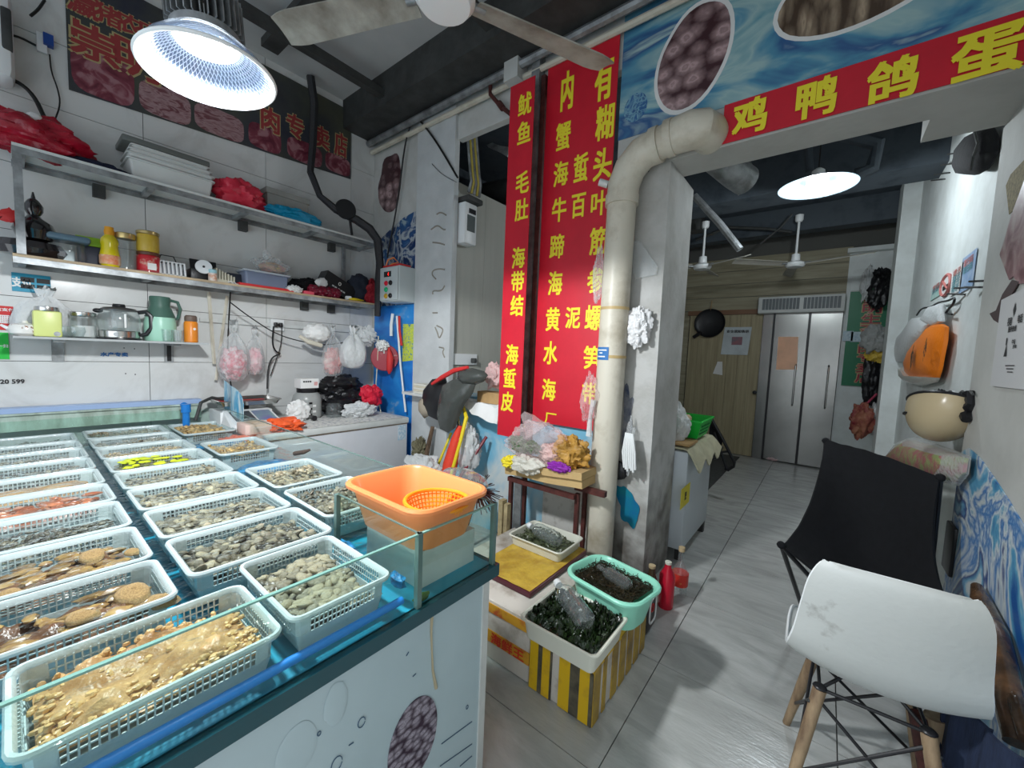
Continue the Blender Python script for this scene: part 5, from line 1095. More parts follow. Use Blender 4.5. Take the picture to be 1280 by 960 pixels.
for k in range(5): obj('wire', MB().tube([tk_ + V((-.1, -.0 + k * .03, .6)), tk_ + V((.0, -.03 + k * .03, .12)), tk_ + V((.01, -.02 + k * .03, .03)), tk_ + V((0, -.04 + k * .035, -.07))], .012, 6), mat('yellow tape', (.5, .4, .08), .6) if k % 2 else m_steel, tp2)
a = at(572, 442, 'x', -2.71); b = at(595, 456, 'x', -2.71)
wk = thing('wall_socket', 'white double wall socket low behind the serving window', 'socket', b); obj('plate', MB().box(-2.722, -2.70, 2.54, b.y, b.z, a.z), m_white, wk, 0); obj('plug', MB().rbox(-2.70, -2.65, b.y - .09, b.y - .05, b.z + .02, b.z + .065, .008), m_dark, wk)
solo('duct', MB().tube([at(600, 245, 'y', 3.6), at(655, 236, 'y', 3.4)], .13, 20), m_dark, 'dark round duct seen through the serving window', 'duct')
solo('pale_scrap', MB().prism([at(x, y, 'y', 3.1) for x, y in ((603, 173), (625, 182), (638, 184), (634, 196), (624, 190), (610, 184))], (0, .01, 0)), m_steel, 'torn pale sheet hanging in the dark behind the serving window', 'sheet')
# --- ledge clutter
lg = thing('window_ledge', 'narrow white ledge along the serving window', 'ledge', (-2.3, 2.4, 1.1)); obj('board', MB().box(-3.18, -1.95, 2.33, 2.5, 1.075, 1.10), m_offw, lg, 0)
a = at(597, 482, 'y', 2.35); b = at(628, 498, 'y', 2.35)
solo('cardboard_box', MB().box(a.x, b.x, 2.35, 2.47, 1.102, 1.19), m_card, 'small brown cardboard box on the window ledge left of the narrow red sign', 'box', smooth=0)
w_ = MB(); w_.sheet(lambda u, v: (-2.34 + u * .40, 2.32 - .03 * v + .02 * math.sin(u * 9), 1.10 - v * (.05 + .10 * u) + .01 * math.sin(u * 14)), 14, 6, .004)
solo('paper_sheets', w_, m_paper, 'white paper sheets hanging over the window ledge', 'paper')
p = at(618, 470, 'y', 2.38); solo('pink_bag', MB().blob(p, (.08, .05, .10), .4, 2.5, 4, 22, 12, crease=.3), mat('pale pink film', (.75, .5, .48), .3, alpha=.7, bump=.8), 'pale pink plastic bag on the cardboard box at the window', 'bag')
p = at(527, 488, 'y', 2.36)
ms = thing('paper_stack', 'small stack of cream booklets at the foot of the column', 'stack', V((p.x, 2.38, 1.102)))
for k in range(5): obj('booklet', MB().box(p.x - .09 + .006 * (k % 2), p.x + .09, 2.335, 2.45, 1.102 + k * .018, 1.118 + k * .018), mat('cream paper %d' % (k % 2), (.66, .6, .46) if k % 2 else (.72, .7, .62), .8), ms, 0)
# black visor cape with helmet
vz = thing('rain_visor', 'black and clear motorcycle visor cape with red strap hanging at the window ledge', 'visor', at(570, 545, 'y', 2.25))
def P(x, y, yy=2.24): return at(x, y, 'y', yy)
def fan(pts, m, nm, yy=2.24, th=.01, bulge=.05):
    c = V((0, 0, 0)); q = [P(x, y, yy) for x, y in pts]
    for k in q: c += k / len(q)
    mb = MB(); n = len(q); c2 = c + V((0, -bulge, 0)); m_ = [c2.lerp(k, .55) + V((0, -bulge * .35, 0)) for k in q]; back = [k + V((0, th, 0)) for k in q]
    mb.add([c2] + m_ + q + back + [c + V((0, th, 0))], [(0, 1 + i, 1 + (i + 1) % n) for i in range(n)] + [(1 + i, 1 + n + i, 1 + n + (i + 1) % n, 1 + (i + 1) % n) for i in range(n)] + [(1 + n + i, 1 + 2 * n + i, 1 + 2 * n + (i + 1) % n, 1 + n + (i + 1) % n) for i in range(n)] + [(1 + 3 * n, 1 + 2 * n + (i + 1) % n, 1 + 2 * n + i) for i in range(n)])
    return obj(nm, mb, m, vz, 60)
m_vis = mat('smoky clear plastic', (.06, .065, .06), .12, bump=.6, bscale=14)
fan(((553, 482), (568, 473), (580, 478), (594, 480), (590, 492), (580, 505), (574, 520), (568, 535), (560, 541), (550, 536), (546, 520), (548, 500)), m_vis, 'cape', 2.2)
fan(((572, 462), (590, 460), (604, 464), (609, 469), (604, 477), (594, 481), (578, 480), (570, 472)), m_vis, 'visor', 2.2)
fan(((540, 474), (556, 472), (562, 490), (558, 516), (548, 526), (536, 520), (526, 508), (529, 488)), m_black, 'inner_mesh', 2.26)
fan(((524, 500), (532, 494), (540, 505), (538, 518), (530, 523), (524, 515)), mat('beige lining', (.36, .31, .24), .8), 'lining', 2.27)
obj('red_strap', MB().tube([P(540, 480, 2.19), P(552, 472, 2.19), P(568, 463, 2.18), P(585, 459, 2.18)], [.012, .02, .02, .012], 8), m_redink, vz)
# --- brooms, umbrella, sticks leaning at the blue wall
def lean(name, label, cat, pts, r, m, y0, y1, n=8):
    k = len(pts); return solo(name, MB().tube([at(x, y, 'y', y0 + (y1 - y0) * i / (k - 1)) for i, (x, y) in enumerate(pts)], r, n), m, label, cat)
lean('yellow_pole', 'thin yellow pole leaning at the blue wall, left of two', 'pole', ((564, 541), (553, 568), (540, 600), (522, 660)), .011, mat('yellow plastic tube', (.8, .62, .02), .35), 2.36, 2.1)
lean('yellow_pole', 'yellow pole crossing the red umbrella, right of two', 'pole', ((579, 508), (583, 522), (576, 550), (562, 600), (550, 650)), [.013, .017, .014, .014, .014], MATS['yellow plastic tube'], 2.3, 2.05)
ub = thing('folded_umbrella', 'folded red umbrella with metal tip leaning behind the orange basin', 'umbrella', at(560, 640, 'y', 2.1))
obj('canopy', MB().tube([at(575, 532, 'y', 2.26), at(570, 550, 'y', 2.24), at(563, 580, 'y', 2.2), at(555, 625, 'y', 2.12)], [.02, .042, .06, .05], 12), mat('red orange fabric', (.75, .05, .02), .6, bump=.4), ub)
obj('shaft', MB().tube([at(571, 513, 'y', 2.28), at(574, 534, 'y', 2.26)], .016, 8), m_chrome, ub); obj('handle', MB().tube([at(577, 503, 'y', 2.28), at(571, 513, 'y', 2.28)], .02, 8), m_dark, ub)
lean('broom_pole', 'burgundy broom handle leaning to the right at the blue wall', 'pole', ((608, 546), (595, 566), (575, 596), (556, 632)), .013, mat('burgundy pole', (.2, .01, .02), .4), 2.4, 2.1)
lean('wooden_stick', 'rough brown wooden stick at the blue wall beside the freezer', 'stick', ((541, 533), (537, 550), (532, 575), (529, 600)), [.017, .02, .022, .024], mat('rough brown wood', (.16, .1, .06), .8, var=.5, scale=20, bump=.5), 2.4, 2.3)
solo('carrier_bag', MB().blob(at(585, 562, 'y', 2.3), (.11, .08, .20), .35, 2, 5, 26, 16, crease=.3), m_filmw, 'white carrier bag standing behind the umbrella', 'bag')
solo('carrier_bag', MB().blob(at(528, 588, 'y', 2.1), (.22, .12, .12), .35, 2, 6, 30, 16, crease=.3), m_filmw, 'white plastic bags on the ground beside the freezer', 'bag')
solo('dried_roots', MB().blob(at(524, 563, 'y', 2.35), (.07, .05, .11), .5, 4, 7, 26, 16, crease=.4), mat('grey green bark', (.22, .2, .12), .8, var=.5, scale=30, bump=.6), 'grey green dried roots beside the freezer corner', 'roots')
bb = MB(); r_ = random.Random(5); c = at(598, 612, 'y', 2.12)
for k in range(160):
    d = V((r_.gauss(.3, .6), r_.gauss(-.4, .4), r_.gauss(.0, .5))).normalized(); bb.tube([c + d * .02, c + d * r_.uniform(.08, .17) + V((.05, 0, -.02))], .0035, 3)
br = thing('broom', 'dark brown bristle broom end behind the orange basin', 'broom', c); o = obj('bristles', bb, mat('dark brown bristle', (.07, .02, .018), .6), br, 0); o['kind'] = 'stuff'
obj('core', MB().blob(c, (.06, .05, .05), .3, 3, 2, 14, 10), MATS['dark brown bristle'], br); obj('handle', MB().tube([c, (c.x - .1, c.y - .08, .01)], .012, 8), m_rust, br)

# ------------------------------------------------------------------ cardboard stand with bags left of the pipe
cbx = thing('flat_carton', 'flattened brown cardboard box lying on a dark stand left of the drain pipe', 'box', (-1.42, 2.2, .66))
m_carton = mat('tan cardboard', (.58, .4, .18), .85, var=.18, scale=5)
q = [at(x, y, 'y', 2.12) for x, y in ((631, 583), (742, 579), (734, 606), (633, 603))]
ylo, yhi = 2.10, 2.34
obj('lower_half', MB().sheet(lambda u, v: (-1.70 + .60 * u, 2.12 + .2 * v, .665 + .035 * u + .004 * math.sin(u * 8)), 12, 3, -.05), m_carton, cbx, 30)
obj('upper_half', MB().sheet(lambda u, v: (-1.715 + .62 * u, 2.10 + .22 * v, .72 + .035 * u + .006 * math.sin(u * 7 + 1)), 12, 3, -.045), m_carton, cbx, 30)
st_ = thing('dark_stand', 'dark brown metal stand carrying the cardboard box', 'stand', (-1.4, 2.25, 0))
for x, y in ((-1.68, 2.17), (-1.67, 2.32), (-1.17, 2.20), (-1.2, 2.36)): obj('leg', MB().box(x - .013, x + .013, y - .013, y + .013, 0, .64), m_rust, st_, 0)
obj('top_bar', MB().box(-1.7, -1.17, 2.15, 2.18, .61, .64), m_rust, st_, 0); obj('side_bar', MB().box(-1.19, -.985, 2.19, 2.225, .66, .695), m_rust, st_, 0)
solo('wood_slats_bundle', MB().box(-1.69, -1.655, 2.05, 2.10, .0, .5).box(-1.65, -1.62, 2.06, 2.10, .0, .48), mat('yellowed wood strip', (.5, .4, .22), .7, var=.4, scale=20), 'two yellowed wood strips under the cardboard box', 'wood', smooth=0)
vb = thing('vegetable_bag', 'clear pinkish plastic bag with green vegetables on the cardboard box', 'bag', (-1.5, 2.2, .78))
obj('film', MB().blob((-1.47, 2.2, .90), (.24, .12, .14), .35, 2.2, 5, 34, 18, -.115, .3), mat('clear pinkish film', (.85, .72, .72), .18, alpha=.16, bump=1, bscale=35), vb)
obj('twisted_top', MB().tube([(-1.5, 2.2, .98), (-1.56, 2.18, 1.06), (-1.60, 2.16, 1.10)], [.09, .05, .02], 12), MATS['clear pinkish film'], vb)
for k, d in enumerate(((-.12, -.04, .0), (-.02, -.05, .02), (-.16, -.02, .03))): obj('greens', MB().blob(V((-1.47, 2.18, .87)) + V(d), (.06, .03, .035), .6, 5, k, 16, 10, crease=.5), mat('dark green leaves', (.03, .12, .02), .6, var=.5, scale=30), vb)
obj('pale_stems', MB().blob((-1.36, 2.2, .86), (.1, .07, .06), .4, 4, 3, 18, 10, crease=.3), mat('pale pink contents', (.8, .55, .5), .5, var=.2, scale=12), vb)
solo('orange_brown_bag', MB().blob((-1.24, 2.2, .89), (.12, .09, .10), .35, 2.5, 8, 26, 16, -.1, .35), mat('orange brown bag', (.62, .33, .06), .5, var=.5, scale=9, bump=.6), 'orange brown filled bag on the right of the cardboard box', 'bag')
solo('purple_cloth', MB().blob((-1.26, 2.10, .81), (.08, .03, .03), .4, 3, 3, 18, 10, crease=.3), mat('purple cloth', (.25, .02, .35), .6), 'purple cloth under the orange brown bag', 'cloth')
solo('yellow_bag', MB().blob((-1.66, 2.12, .76), (.06, .05, .04), .4, 3, 5, 18, 10, -.035, .3), mat('yellow plastic', (.85, .7, .04), .4), 'yellow plastic scrap at the left end of the cardboard box', 'bag')
solo('white_film', MB().blob((-1.50, 2.10, .775), (.12, .05, .055), .4, 2.5, 9, 24, 12, None, .3), mat('cream film', (.68, .66, .58), .3, alpha=.8, bump=.7), 'cream white plastic film draped over the cardboard box edge', 'film')
solo('tied_bag', MB().blob(at(737, 500, 'y', 2.30), (.055, .05, .15), .4, 2.5, 11, 24, 14, crease=.35), MATS['clear pinkish film'], 'clear pinkish bag tied to the left of the drain pipe', 'bag')
solo('tied_film', MB().blob(at(748, 345, 'y', 2.32), (.03, .03, .15), .4, 2.5, 12, 20, 14, crease=.3), m_film, 'torn clear film taped to the pipe in front of the yellow characters', 'film')
solo('tied_film', MB().tube([at(742, 500, 'y', 2.28), at(738, 520, 'y', 2.28), at(736, 545, 'y', 2.28)], [.02, .012, .02], 8), m_filmw, 'white twisted film hanging beside the drain pipe over the bags', 'film')
solo('wall_board', MB().box(-1.60, -1.19, 2.462, 2.486, .12, .68), mat('speckled white board', (.6, .59, .55), .8, col2=(.36, .34, .3), scale=14, detail=9, lo=.3, hi=.5), 'speckled white board behind the stand left of the drain pipe', 'board', smooth=0)
gr = MB(); r_ = random.Random(8); c = at(673, 668, 'y', 2.4)
for k in range(46):
    d = V((r_.gauss(0, 1), r_.gauss(0, .6), abs(r_.gauss(.4, .8)))).normalized() * r_.uniform(.03, .1); gr.blob(c + d, (.012, .012, .008), .5, 3, k, 6, 4); gr.tube([c, c + d], .003, 3)
tag(obj('green_sprig', gr, mat('olive leaf', (.12, .14, .04), .6, rnd=.4), None, 0), 'small olive green sprig behind the white tray by the wall', 'plant', None, 'stuff')

# ------------------------------------------------------------------ foam boxes and tubs on the floor
def stripbox(name, label, x0, x1, y0, y1, h, body, strips):
    t = thing(name, label, 'box', ((x0 + x1) / 2, (y0 + y1) / 2, 0)); obj('box', MB().rbox(x0, x1, y0, y1, .001, h, .012), body, t)
    for nm, a, b, c_, d, e, f, m in strips: obj(nm, MB().box(a, b, c_, d, e, f), m, t, 0)
    return t
m_ytape = mat('worn yellow tape', (.72, .45, .01), .45, col2=(.4, .22, .03), scale=9, detail=8, lo=.25, hi=.5)
m_btape = mat('worn black tape', (.03, .03, .025), .5, col2=(.14, .12, .08), scale=14)
m_foamd = mat('dirty white foam', (.62, .58, .52), .7, col2=(.3, .24, .18), scale=7, detail=8, lo=.28, hi=.5)
BX0, BX1, BY0, BY1, BH = -.945, -.635, 1.415, 2.02, .275
st = [('yellow_tape', BX0 - .002, BX1 + .002, BY0 - .003, BY0, BH - .045, BH, m_ytape), ('yellow_tape', BX1, BX1 + .003, BY0, BY1, BH - .04, BH, m_ytape)]
xs = [(0, .044, m_ytape), (.044, .066, m_btape), (.066, .106, m_ytape), (.106, .116, m_btape), (.152, .195, m_ytape), (.195, .205, m_ytape), (.205, .25, m_btape), (.25, .295, m_ytape), (.295, .31, m_btape)]
for a, b, m in xs: st.append(('yellow_tape' if m is m_ytape else 'black_tape', BX0 + a, BX0 + b, BY0 - .005, BY0 - .001, .004, BH - .04, m))
for k in range(7):
    a = BY0 + .0 + k * .088; st.append(('yellow_tape', BX1, BX1 + .005, a, a + .058 if k != 1 else a + .03, .004, BH - .03, mat('grimy yellow tape', (.5, .32, .04), .5, col2=(.2, .13, .05), scale=7, detail=8, lo=.3, hi=.6)))
stripbox('taped_foam_box', 'white foam box striped with yellow and black tape under the seaweed tray', BX0, BX1, BY0, BY1, BH, m_foamd, st)
m_otape = mat('orange brown tape', (.7, .36, .03), .5, col2=(.5, .1, .03), scale=11, detail=8, lo=.35, hi=.5)
stripbox('foam_box', 'dirty white foam box with orange tape bands next to the tank base', -1.62, -.955, 1.42, 2.145, .30, m_foamd,
         [('orange_tape', -1.62, -.953, 1.416, 1.42, .24, .285, m_otape), ('orange_tape', -1.62, -.953, 1.416, 1.42, .09, .15, m_otape), ('orange_tape', -1.3, -1.25, 1.415, 1.42, .15, .24, m_otape)])
q = MB(); write(q, '海鲜王', V((-1.08, 1.413, .12)), XA, ZA, .2, .055, .03); obj('red_print', q, mat('orange red ink', (.7, .05, .02), .6), bpy.data.objects['foam_box'], 0)['kind'] = 'stuff'
bd = thing('gold_board', 'dark edged board with a wrinkled gold surface on the foam box', 'board', (-1.25, 1.8, .302))
obj('edge_frame', MB().rbox(-1.44, -1.055, 1.55, 2.14, .302, .33, .006), mat('dark maroon edge', (.09, .02, .03), .3), bd)
obj('gold_sheet', MB().sheet(lambda u, v: (-1.432 + u * .369, 1.558 + v * .584, .333 + .003 * noise.noise(V((u * 9, v * 12, 1)))), 20, 26), mat('wrinkled gold paper', (.62, .42, .06), .4, col2=(.42, .25, .03), scale=12, bump=.8, bscale=20), bd, 60)
m_cream = mat('cream white plastic', (.7, .7, .6), .35)
wt = thing('white_tray', 'cream white tray with seaweed and a bottle on the gold board', 'tray', (-1.27, 2.0, .335))
obj('shell', MB().tray(-1.46, -1.08, 1.865, 2.15, .336, .40, .03, .012, .004, .008), m_cream, wt)
gt = thing('seaweed_tray', 'white tray full of dark seaweed and a bottle on the taped foam box', 'tray', (-.77, 1.5, .28))
obj('shell', MB().tray(-.962, -.592, 1.33, 1.655, .277, .372, .03, .015, .004, .010), m_cream, gt)
mt = thing('mint_tub', 'mint green tub full of dark stringy seaweed beside the pillar', 'tub', (-.72, 1.78, .28))
obj('shell', MB().tray(-.2, .2, -.155, .155, .292, .455, .09, .035, .004, .016, 6).xf(Matrix.Translation((-.725, 1.765, 0)) @ Matrix.Rotation(-.18, 4, 'Z')), m_mint, mt)
m_weed = mat('dark wet seaweed', (.018, .035, .01), .25, col2=(.005, .01, .004), scale=20, bump=.4)
def weed(x0, x1, y0, y1, z, n, seed, label, m, amp=.02, w=.012, thin=False):
    mb = MB(); r_ = random.Random(seed)
    mb.sheet(lambda u, v: (x0 + u * (x1 - x0), y0 + v * (y1 - y0), z - .008 + amp * .6 * noise.noise(V((u * 6, v * 6, seed)))), 16, 16)
    for k in range(n):
        x, y = r_.uniform(x0, x1), r_.uniform(y0, y1); a = r_.uniform(0, 2 * PI); L_ = r_.uniform(.03, .07); c = V((x, y, z)); pts = []
        for t in range(5):
            a += r_.uniform(-.7, .7); pts.append(c.copy()); c = c + V((math.cos(a) * L_ / 4, math.sin(a) * L_ / 4, r_.uniform(-.004, .007)))
            c.x = min(max(c.x, x0), x1); c.y = min(max(c.y, y0), y1)
        if thin: mb.tube(pts, .0016, 3)
        else:
            L2 = [V((p.x + r_.uniform(-.3, .3) * w, p.y + w * r_.uniform(.3, 1), p.z + r_.uniform(0, amp))) for p in pts]; mb.add(pts + L2, [(i, i + 1, i + 6, i + 5) for i in range(4)])
    return tag(obj('seaweed', mb, m, None, 0 if thin else 60), label, 'seaweed', None, 'stuff')
weed(-.935, -.62, 1.36, 1.63, .355, 330, 3, 'dark green seaweed heaped in the tray on the taped foam box', m_weed, .03, .02)
weed(-1.435, -1.11, 1.89, 2.12, .37, 140, 4, 'olive seaweed strands in the tray on the gold board', mat('olive seaweed', (.1, .12, .06), .4, var=.5, scale=20), .012, .008)
wm = weed(-.15, .15, -.11, .11, 0, 620, 5, 'dark brown stringy seaweed filling the mint green tub', mat('dark stringy seaweed', (.03, .025, .012), .3, rnd=.5, var=.4, scale=20), .012, .01, True)
wm.location = (-.725, 1.765, .425); wm.rotation_euler = (0, 0, -.18)
def pet(label, c, d, L_, r, cap=m_white):
    d = V(d).normalized(); c = V(c); t = thing('plastic_bottle', label, 'bottle', c)
    pr = [(r * .5, 0), (r * .92, .012), (r, .03)]; k = .05
    while k < L_ * .62: pr += [(r * .94, k), (r, k + .012)]; k += .026
    pr += [(r, L_ * .68), (r * .8, L_ * .8), (r * .35, L_ * .92), (r * .3, L_)]
    obj('body', MB().lathe(pr, c, 24, d), m_clear, t); obj('cap', MB().lathe([(r * .36, L_ - .005), (r * .4, L_), (r * .4, L_ + .022), (r * .34, L_ + .026)], c, 16, d), cap, t)
pet('clear plastic bottle with white cap lying on the dark green seaweed', (-.69, 1.44, .41), (-.9, .55, .05), .26, .047)
pet('clear plastic bottle lying in the tray on the gold board', (-1.15, 1.97, .415), (-1, .18, .02), .24, .045)
pet('dark clear bottle lying in the mint green tub', (-.63, 1.74, .45), (-1, .35, .0), .18, .034, m_clear)
# bottles at the pillar foot
p = at(837, 764, 'z', 0)
bottle('red_bottle', 'tall red bottle standing at the pillar foot', 'bottle', V((-.66, 2.44, 0)), [(.04, 0), (.045, .01), (.045, .2), (.02, .25), (.018, .27)], mat('red glass', (.5, .01, .03), .25), (('cork', [(.017, .268), (.019, .272), (.019, .285)], m_cream),))
bottle('brown_bottle', 'dark brown bottle left of the red bottle at the pillar foot', 'bottle', V((-.72, 2.33, 0)), [(.038, 0), (.042, .01), (.042, .18), (.018, .24), (.017, .27)], mat('brown glass', (.05, .03, .015), .15), (('cork', [(.018, .268), (.02, .272), (.02, .285)], mat('cork', (.5, .38, .22), .8)), ('label', [(.0425, .05), (.0435, .055), (.0435, .13)], mat('olive label', (.3, .28, .14), .6))))
bottle('clear_bottle', 'clear glass bottle with red label and cork right of the red bottle', 'bottle', V((-.635, 2.63, 0)), [(.045, 0), (.05, .01), (.05, .15), (.018, .22), (.016, .29)], m_clear, (('label', [(.051, .07), (.052, .075), (.052, .15)], mat('red gold label', (.6, .03, .02), .4, col2=(.6, .4, .08), scale=18, lo=.3, hi=.4)), ('cork', [(.015, .285), (.019, .29), (.019, .315)], MATS['cork'])))
bl = thing('black_canister', 'black canister with a white rounded frame at the corner of the taped foam box', 'canister', (-.70, 2.17, 0))
obj('body', MB().rbox(-.79, -.655, 2.09, 2.25, .0, .22, .015), m_black, bl); obj('frame', MB().tube([(-.65, 2.17 + .05 * math.copysign(abs(math.cos(a)) ** .5, math.cos(a)), .12 + .07 * math.copysign(abs(math.sin(a)) ** .5, math.sin(a))) for a in [k * PI / 12 for k in range(24)]], .005, 6, True), m_paper, bl)
obj('round_mark', MB().tube([(-.652, 2.17 + .022 * math.cos(a * .52), .13 + .022 * math.sin(a * .52)) for a in range(12)], .003, 5, True), m_redink, bl)
# on the pillar
YP = YW - .004
solo('paint_splash', oval(at(784, 634, 'y', YP), .075, .12, .35, YP, .002, 40, .75, 5), mat('blue green paint', (.0, .12, .3), .5, col2=(.0, .2, .26), scale=6), 'blue green paint splash low on the pillar', 'paint', smooth=0)
solo('paint_splash', oval(at(784, 520, 'y', YP), .04, .17, 0, YP, .002, 30, 1.0, 8), mat('faded navy paint', (.03, .05, .11), .6, col2=(.3, .3, .3), scale=9), 'faded navy paint smear on the pillar above the white cord', 'paint', smooth=0)
solo('film_pocket', MB().prism([at(x, y, 'y', YW - .02) for x, y in ((789, 300), (800, 302), (822, 333), (820, 343), (800, 347), (795, 350), (789, 335))], (0, .006, 0)), m_film, 'clear plastic film pocket taped to the pillar', 'film', smooth=0)
solo('white_rag', MB().blob(at(797, 409, 'y', 2.43), (.08, .05, .11), .4, 2.5, 13, 26, 16, crease=.35), mat('crumpled white film', (.72, .72, .72), .4, bump=.8), 'crumpled white plastic wedged between pipe and pillar', 'bag')
cd_ = MB(); c = at(787, 545, 'y', 2.40)
for k in range(7): cd_.tube([c + V((-.02 + k * .007, -.01, .02)), c + V((-.03 + k * .013, -.02, -.1)), c + V((-.015 + k * .012, -.02, -.20 - .01 * (k % 3)))], .0065, 5)
solo('looped_cord', cd_, m_white, 'bundle of looped white cord hanging on the pillar', 'cord')
solo('black_tape_roll', MB().blob(at(776, 588, 'y', 2.44), (.045, .03, .06), .3, 3, 2, 16, 10), m_black, 'black lump behind the hanging white cord', 'tape')
solo('hanging_film', MB().blob(at(787, 560, 'y', 2.44), (.03, .02, .17), .3, 2.5, 14, 18, 14, crease=.3), m_film, 'long clear film hanging behind the white cord', 'film')
cab('thin dark wire sticking out above the pillar corner', [at(x, y, 'y', 2.44) for x, y in ((795, 203), (803, 211), (811, 214))], .006)

# ------------------------------------------------------------------ big ceiling fan over the aisle
def fan_thing(name, label, hub, R1, ang, w=.13, scale_hub=1., droop=.0, mblade=None, rod=.3, n=3, tip=.9, angs=None):
    t = thing(name, label, 'ceiling fan', hub)
    obj('motor', MB().lathe([(.03, -.05), (.1, -.045), (.12, -.02), (.12, .01), (.08, .035), (.03, .05)], hub, 28).xf(Matrix.Translation(hub) @ Matrix.Scale(scale_hub, 4) @ Matrix.Translation(-V(hub))), m_white, t)
    obj('down_rod', MB().cyl(V(hub) + V((0, 0, .04)), V(hub) + V((0, 0, rod)), .014), m_white, t); obj('canopy', MB().lathe([(.035, 0), (.045, .02), (.045, .08), (.02, .09)], V(hub) + V((0, 0, rod - .07)), 16), m_white, t); obj('lower_cup', MB().lathe([(.045, 0), (.05, .02), (.045, .09), (.02, .1)], V(hub) + V((0, 0, .03)), 16), m_white, t)
    for k in range(n):
        a = angs[k] if angs else ang + k * 2 * PI / n; d = V((math.cos(a), math.sin(a), 0)); s_ = V((-math.sin(a), math.cos(a), 0))
        def fn(u, v):
            r = .13 + u * (R1 - .13); ww = w * (.75 + .25 * u) if u < tip else w * (1 - (u - tip) / (1 - tip) * .25)
            return V(hub) + d * r + s_ * ((v - .5) * ww) + V((0, 0, (v - .5) * .035 - droop * u + .006 * math.sin(v * PI)))
        obj('blade', MB().sheet(fn, 16, 6, .006), mblade or m_white, t); obj('blade_arm', MB().cyl(V(hub) + d * .08, V(hub) + d * .17, .014), m_steel, t)
    return t
HB = V((-1.29, 1.11, 2.90))
e1 = math.atan2(.82 - 1.03, -2.02 + 1.25)
m_dirtblade = mat('dusty fan blade', (.42, .41, .36), .5, col2=(.16, .145, .115), scale=5, detail=8, lo=.3, hi=.62)
fan_thing('ceiling_fan', 'large dusty ceiling fan close overhead at the top of the photo', HB, .80, 0, .15, 1, .0, m_dirtblade, .8, angs=(math.atan2(-.30, -.73), math.atan2(.69, .33), -1.0))
# ------------------------------------------------------------------ back room
fan_thing('ceiling_fan', 'white ceiling fan in the back room left of the glowing lamp', at(878, 333, 'y', 5.6), .66, -.55, .12, .9, 0, mat('dusty pale blade', (.5, .48, .42), .5, var=.2), .55)
fan_thing('ceiling_fan', 'white ceiling fan in the back room straight below the glowing lamp', at(994, 330, 'y', 6.3), .80, -.35, .12, .9, 0, MATS['dusty pale blade'], .6)
L2 = thing('pendant_lamp', 'glowing wide shade pendant lamp in the back room', 'lamp', LAMP2)
obj('shade', MB().lathe([(.05, .09), (.1, .075), (.22, .02), (.275, 0), (.27, .0), (.215, .015), (.1, .068), (.05, .08)], LAMP2, 40, caps=False), mat('white enamel shade', (.22, .29, .33), .3), L2)
obj('bulb', MB().lathe([(.03, .08), (.075, .05), (.085, -.01), (.075, -.05), (.03, -.06)], LAMP2, 24), mat('glowing bulb', (.95, .98, 1), .5, emit=8), L2)
obj('cap', MB().lathe([(.05, .085), (.045, .13), (.02, .15)], LAMP2, 18), m_white, L2); obj('cord', MB().cyl(LAMP2 + V((0, 0, .14)), V((LAMP2.x, LAMP2.y, 3.62)), .005), m_rubber, L2)
bb_ = [MB().tube([at(892, 195, 'y', 3.2) + V((-.4, -.2, .42)), at(892, 195, 'y', 3.2), at(920, 218, 'y', 3.35), at(932, 226, 'y', 3.45)], [.1, .1, .1, .1], 20)]
solo('grey_pipe', bb_[0], m_steel, 'thick grey pipe end under the header in the back room', 'pipe')
obj('pipe_collar', MB().tube([at(935, 200, 'y', 3.5), at(943, 215, 'y', 3.5), at(935, 235, 'y', 3.5), at(922, 243, 'y', 3.5)], .012, 8), m_steel, bpy.data.objects['grey_pipe'])
for i, (pts, r, y, lb) in enumerate(((((868, 245), (900, 280), (925, 312)), .035, 4.6, 'slanting grey pipe on the dark ceiling beside the left back fan'), (((870, 300), (910, 284), (960, 286), (990, 290)), .02, 6.4, 'thin pipe running across the dark ceiling behind the fans'), (((950, 305), (975, 285), (990, 268)), .012, 6.2, 'thin wire rising towards the glowing lamp'), (((1020, 160), (1040, 165), (1098, 180), (1090, 210), (1070, 218)), .05, 4.4, 'dark bent duct pipe on the ceiling above the lamp'), (((1010, 170), (1012, 215)), .03, 4.4, 'dark upright pipe left of the bent duct'))):
    solo('ceiling_pipe', MB().tube([at(x, y_, 'y', y) for x, y_ in pts], r, 10), [m_steel, m_dark, m_dark, m_navyceil, m_navyceil][i], lb, 'pipe')
solo('ceiling_box', MB().rbox(-1.75, -1.5, 5.9, 6.1, 3.3, 3.55, .01), m_dark, 'dark box on the ceiling behind the left back fan', 'box')
solo('wall_shelf', MB().box(.1, .62, 7.3, 7.42, 3.1, 3.16), m_wallw, 'white ledge above the green sign', 'ledge', smooth=0)
a = at(948, 374, 'y', 7.25); b = at(1056, 388, 'y', 7.25)
gl = thing('air_curtain', 'long white air curtain unit with dark vents above the steel doors', 'air curtain', (a.x, 7.3, a.z - .2))
obj('housing', MB().rbox(a.x, b.x, 7.25, 7.42, a.z - .22, a.z + .03, .02), m_offw, gl)
for k in range(22):
    if k == 11: continue
    x = a.x + .06 + k * (b.x - a.x - .12) / 21.6; obj('vent_slot', MB().box(x, x + .036, 7.243, 7.252, a.z - .17, a.z - .005), mat('dark grey vent', (.13, .15, .16), .5), gl, 0)
a = at(1064, 380, 'y', 7.40); b = at(1112, 487, 'y', 7.40)
gs = thing('green_sign', 'tall green shop sign with red gold characters beside the steel doors', 'sign', (a.x, 7.4, b.z))
obj('board', MB().box(a.x - .02, b.x + .03, 7.395, 7.415, b.z + .02, a.z + .17), mat('dark green board', (.0, .17, .07), .4), gs, 0)
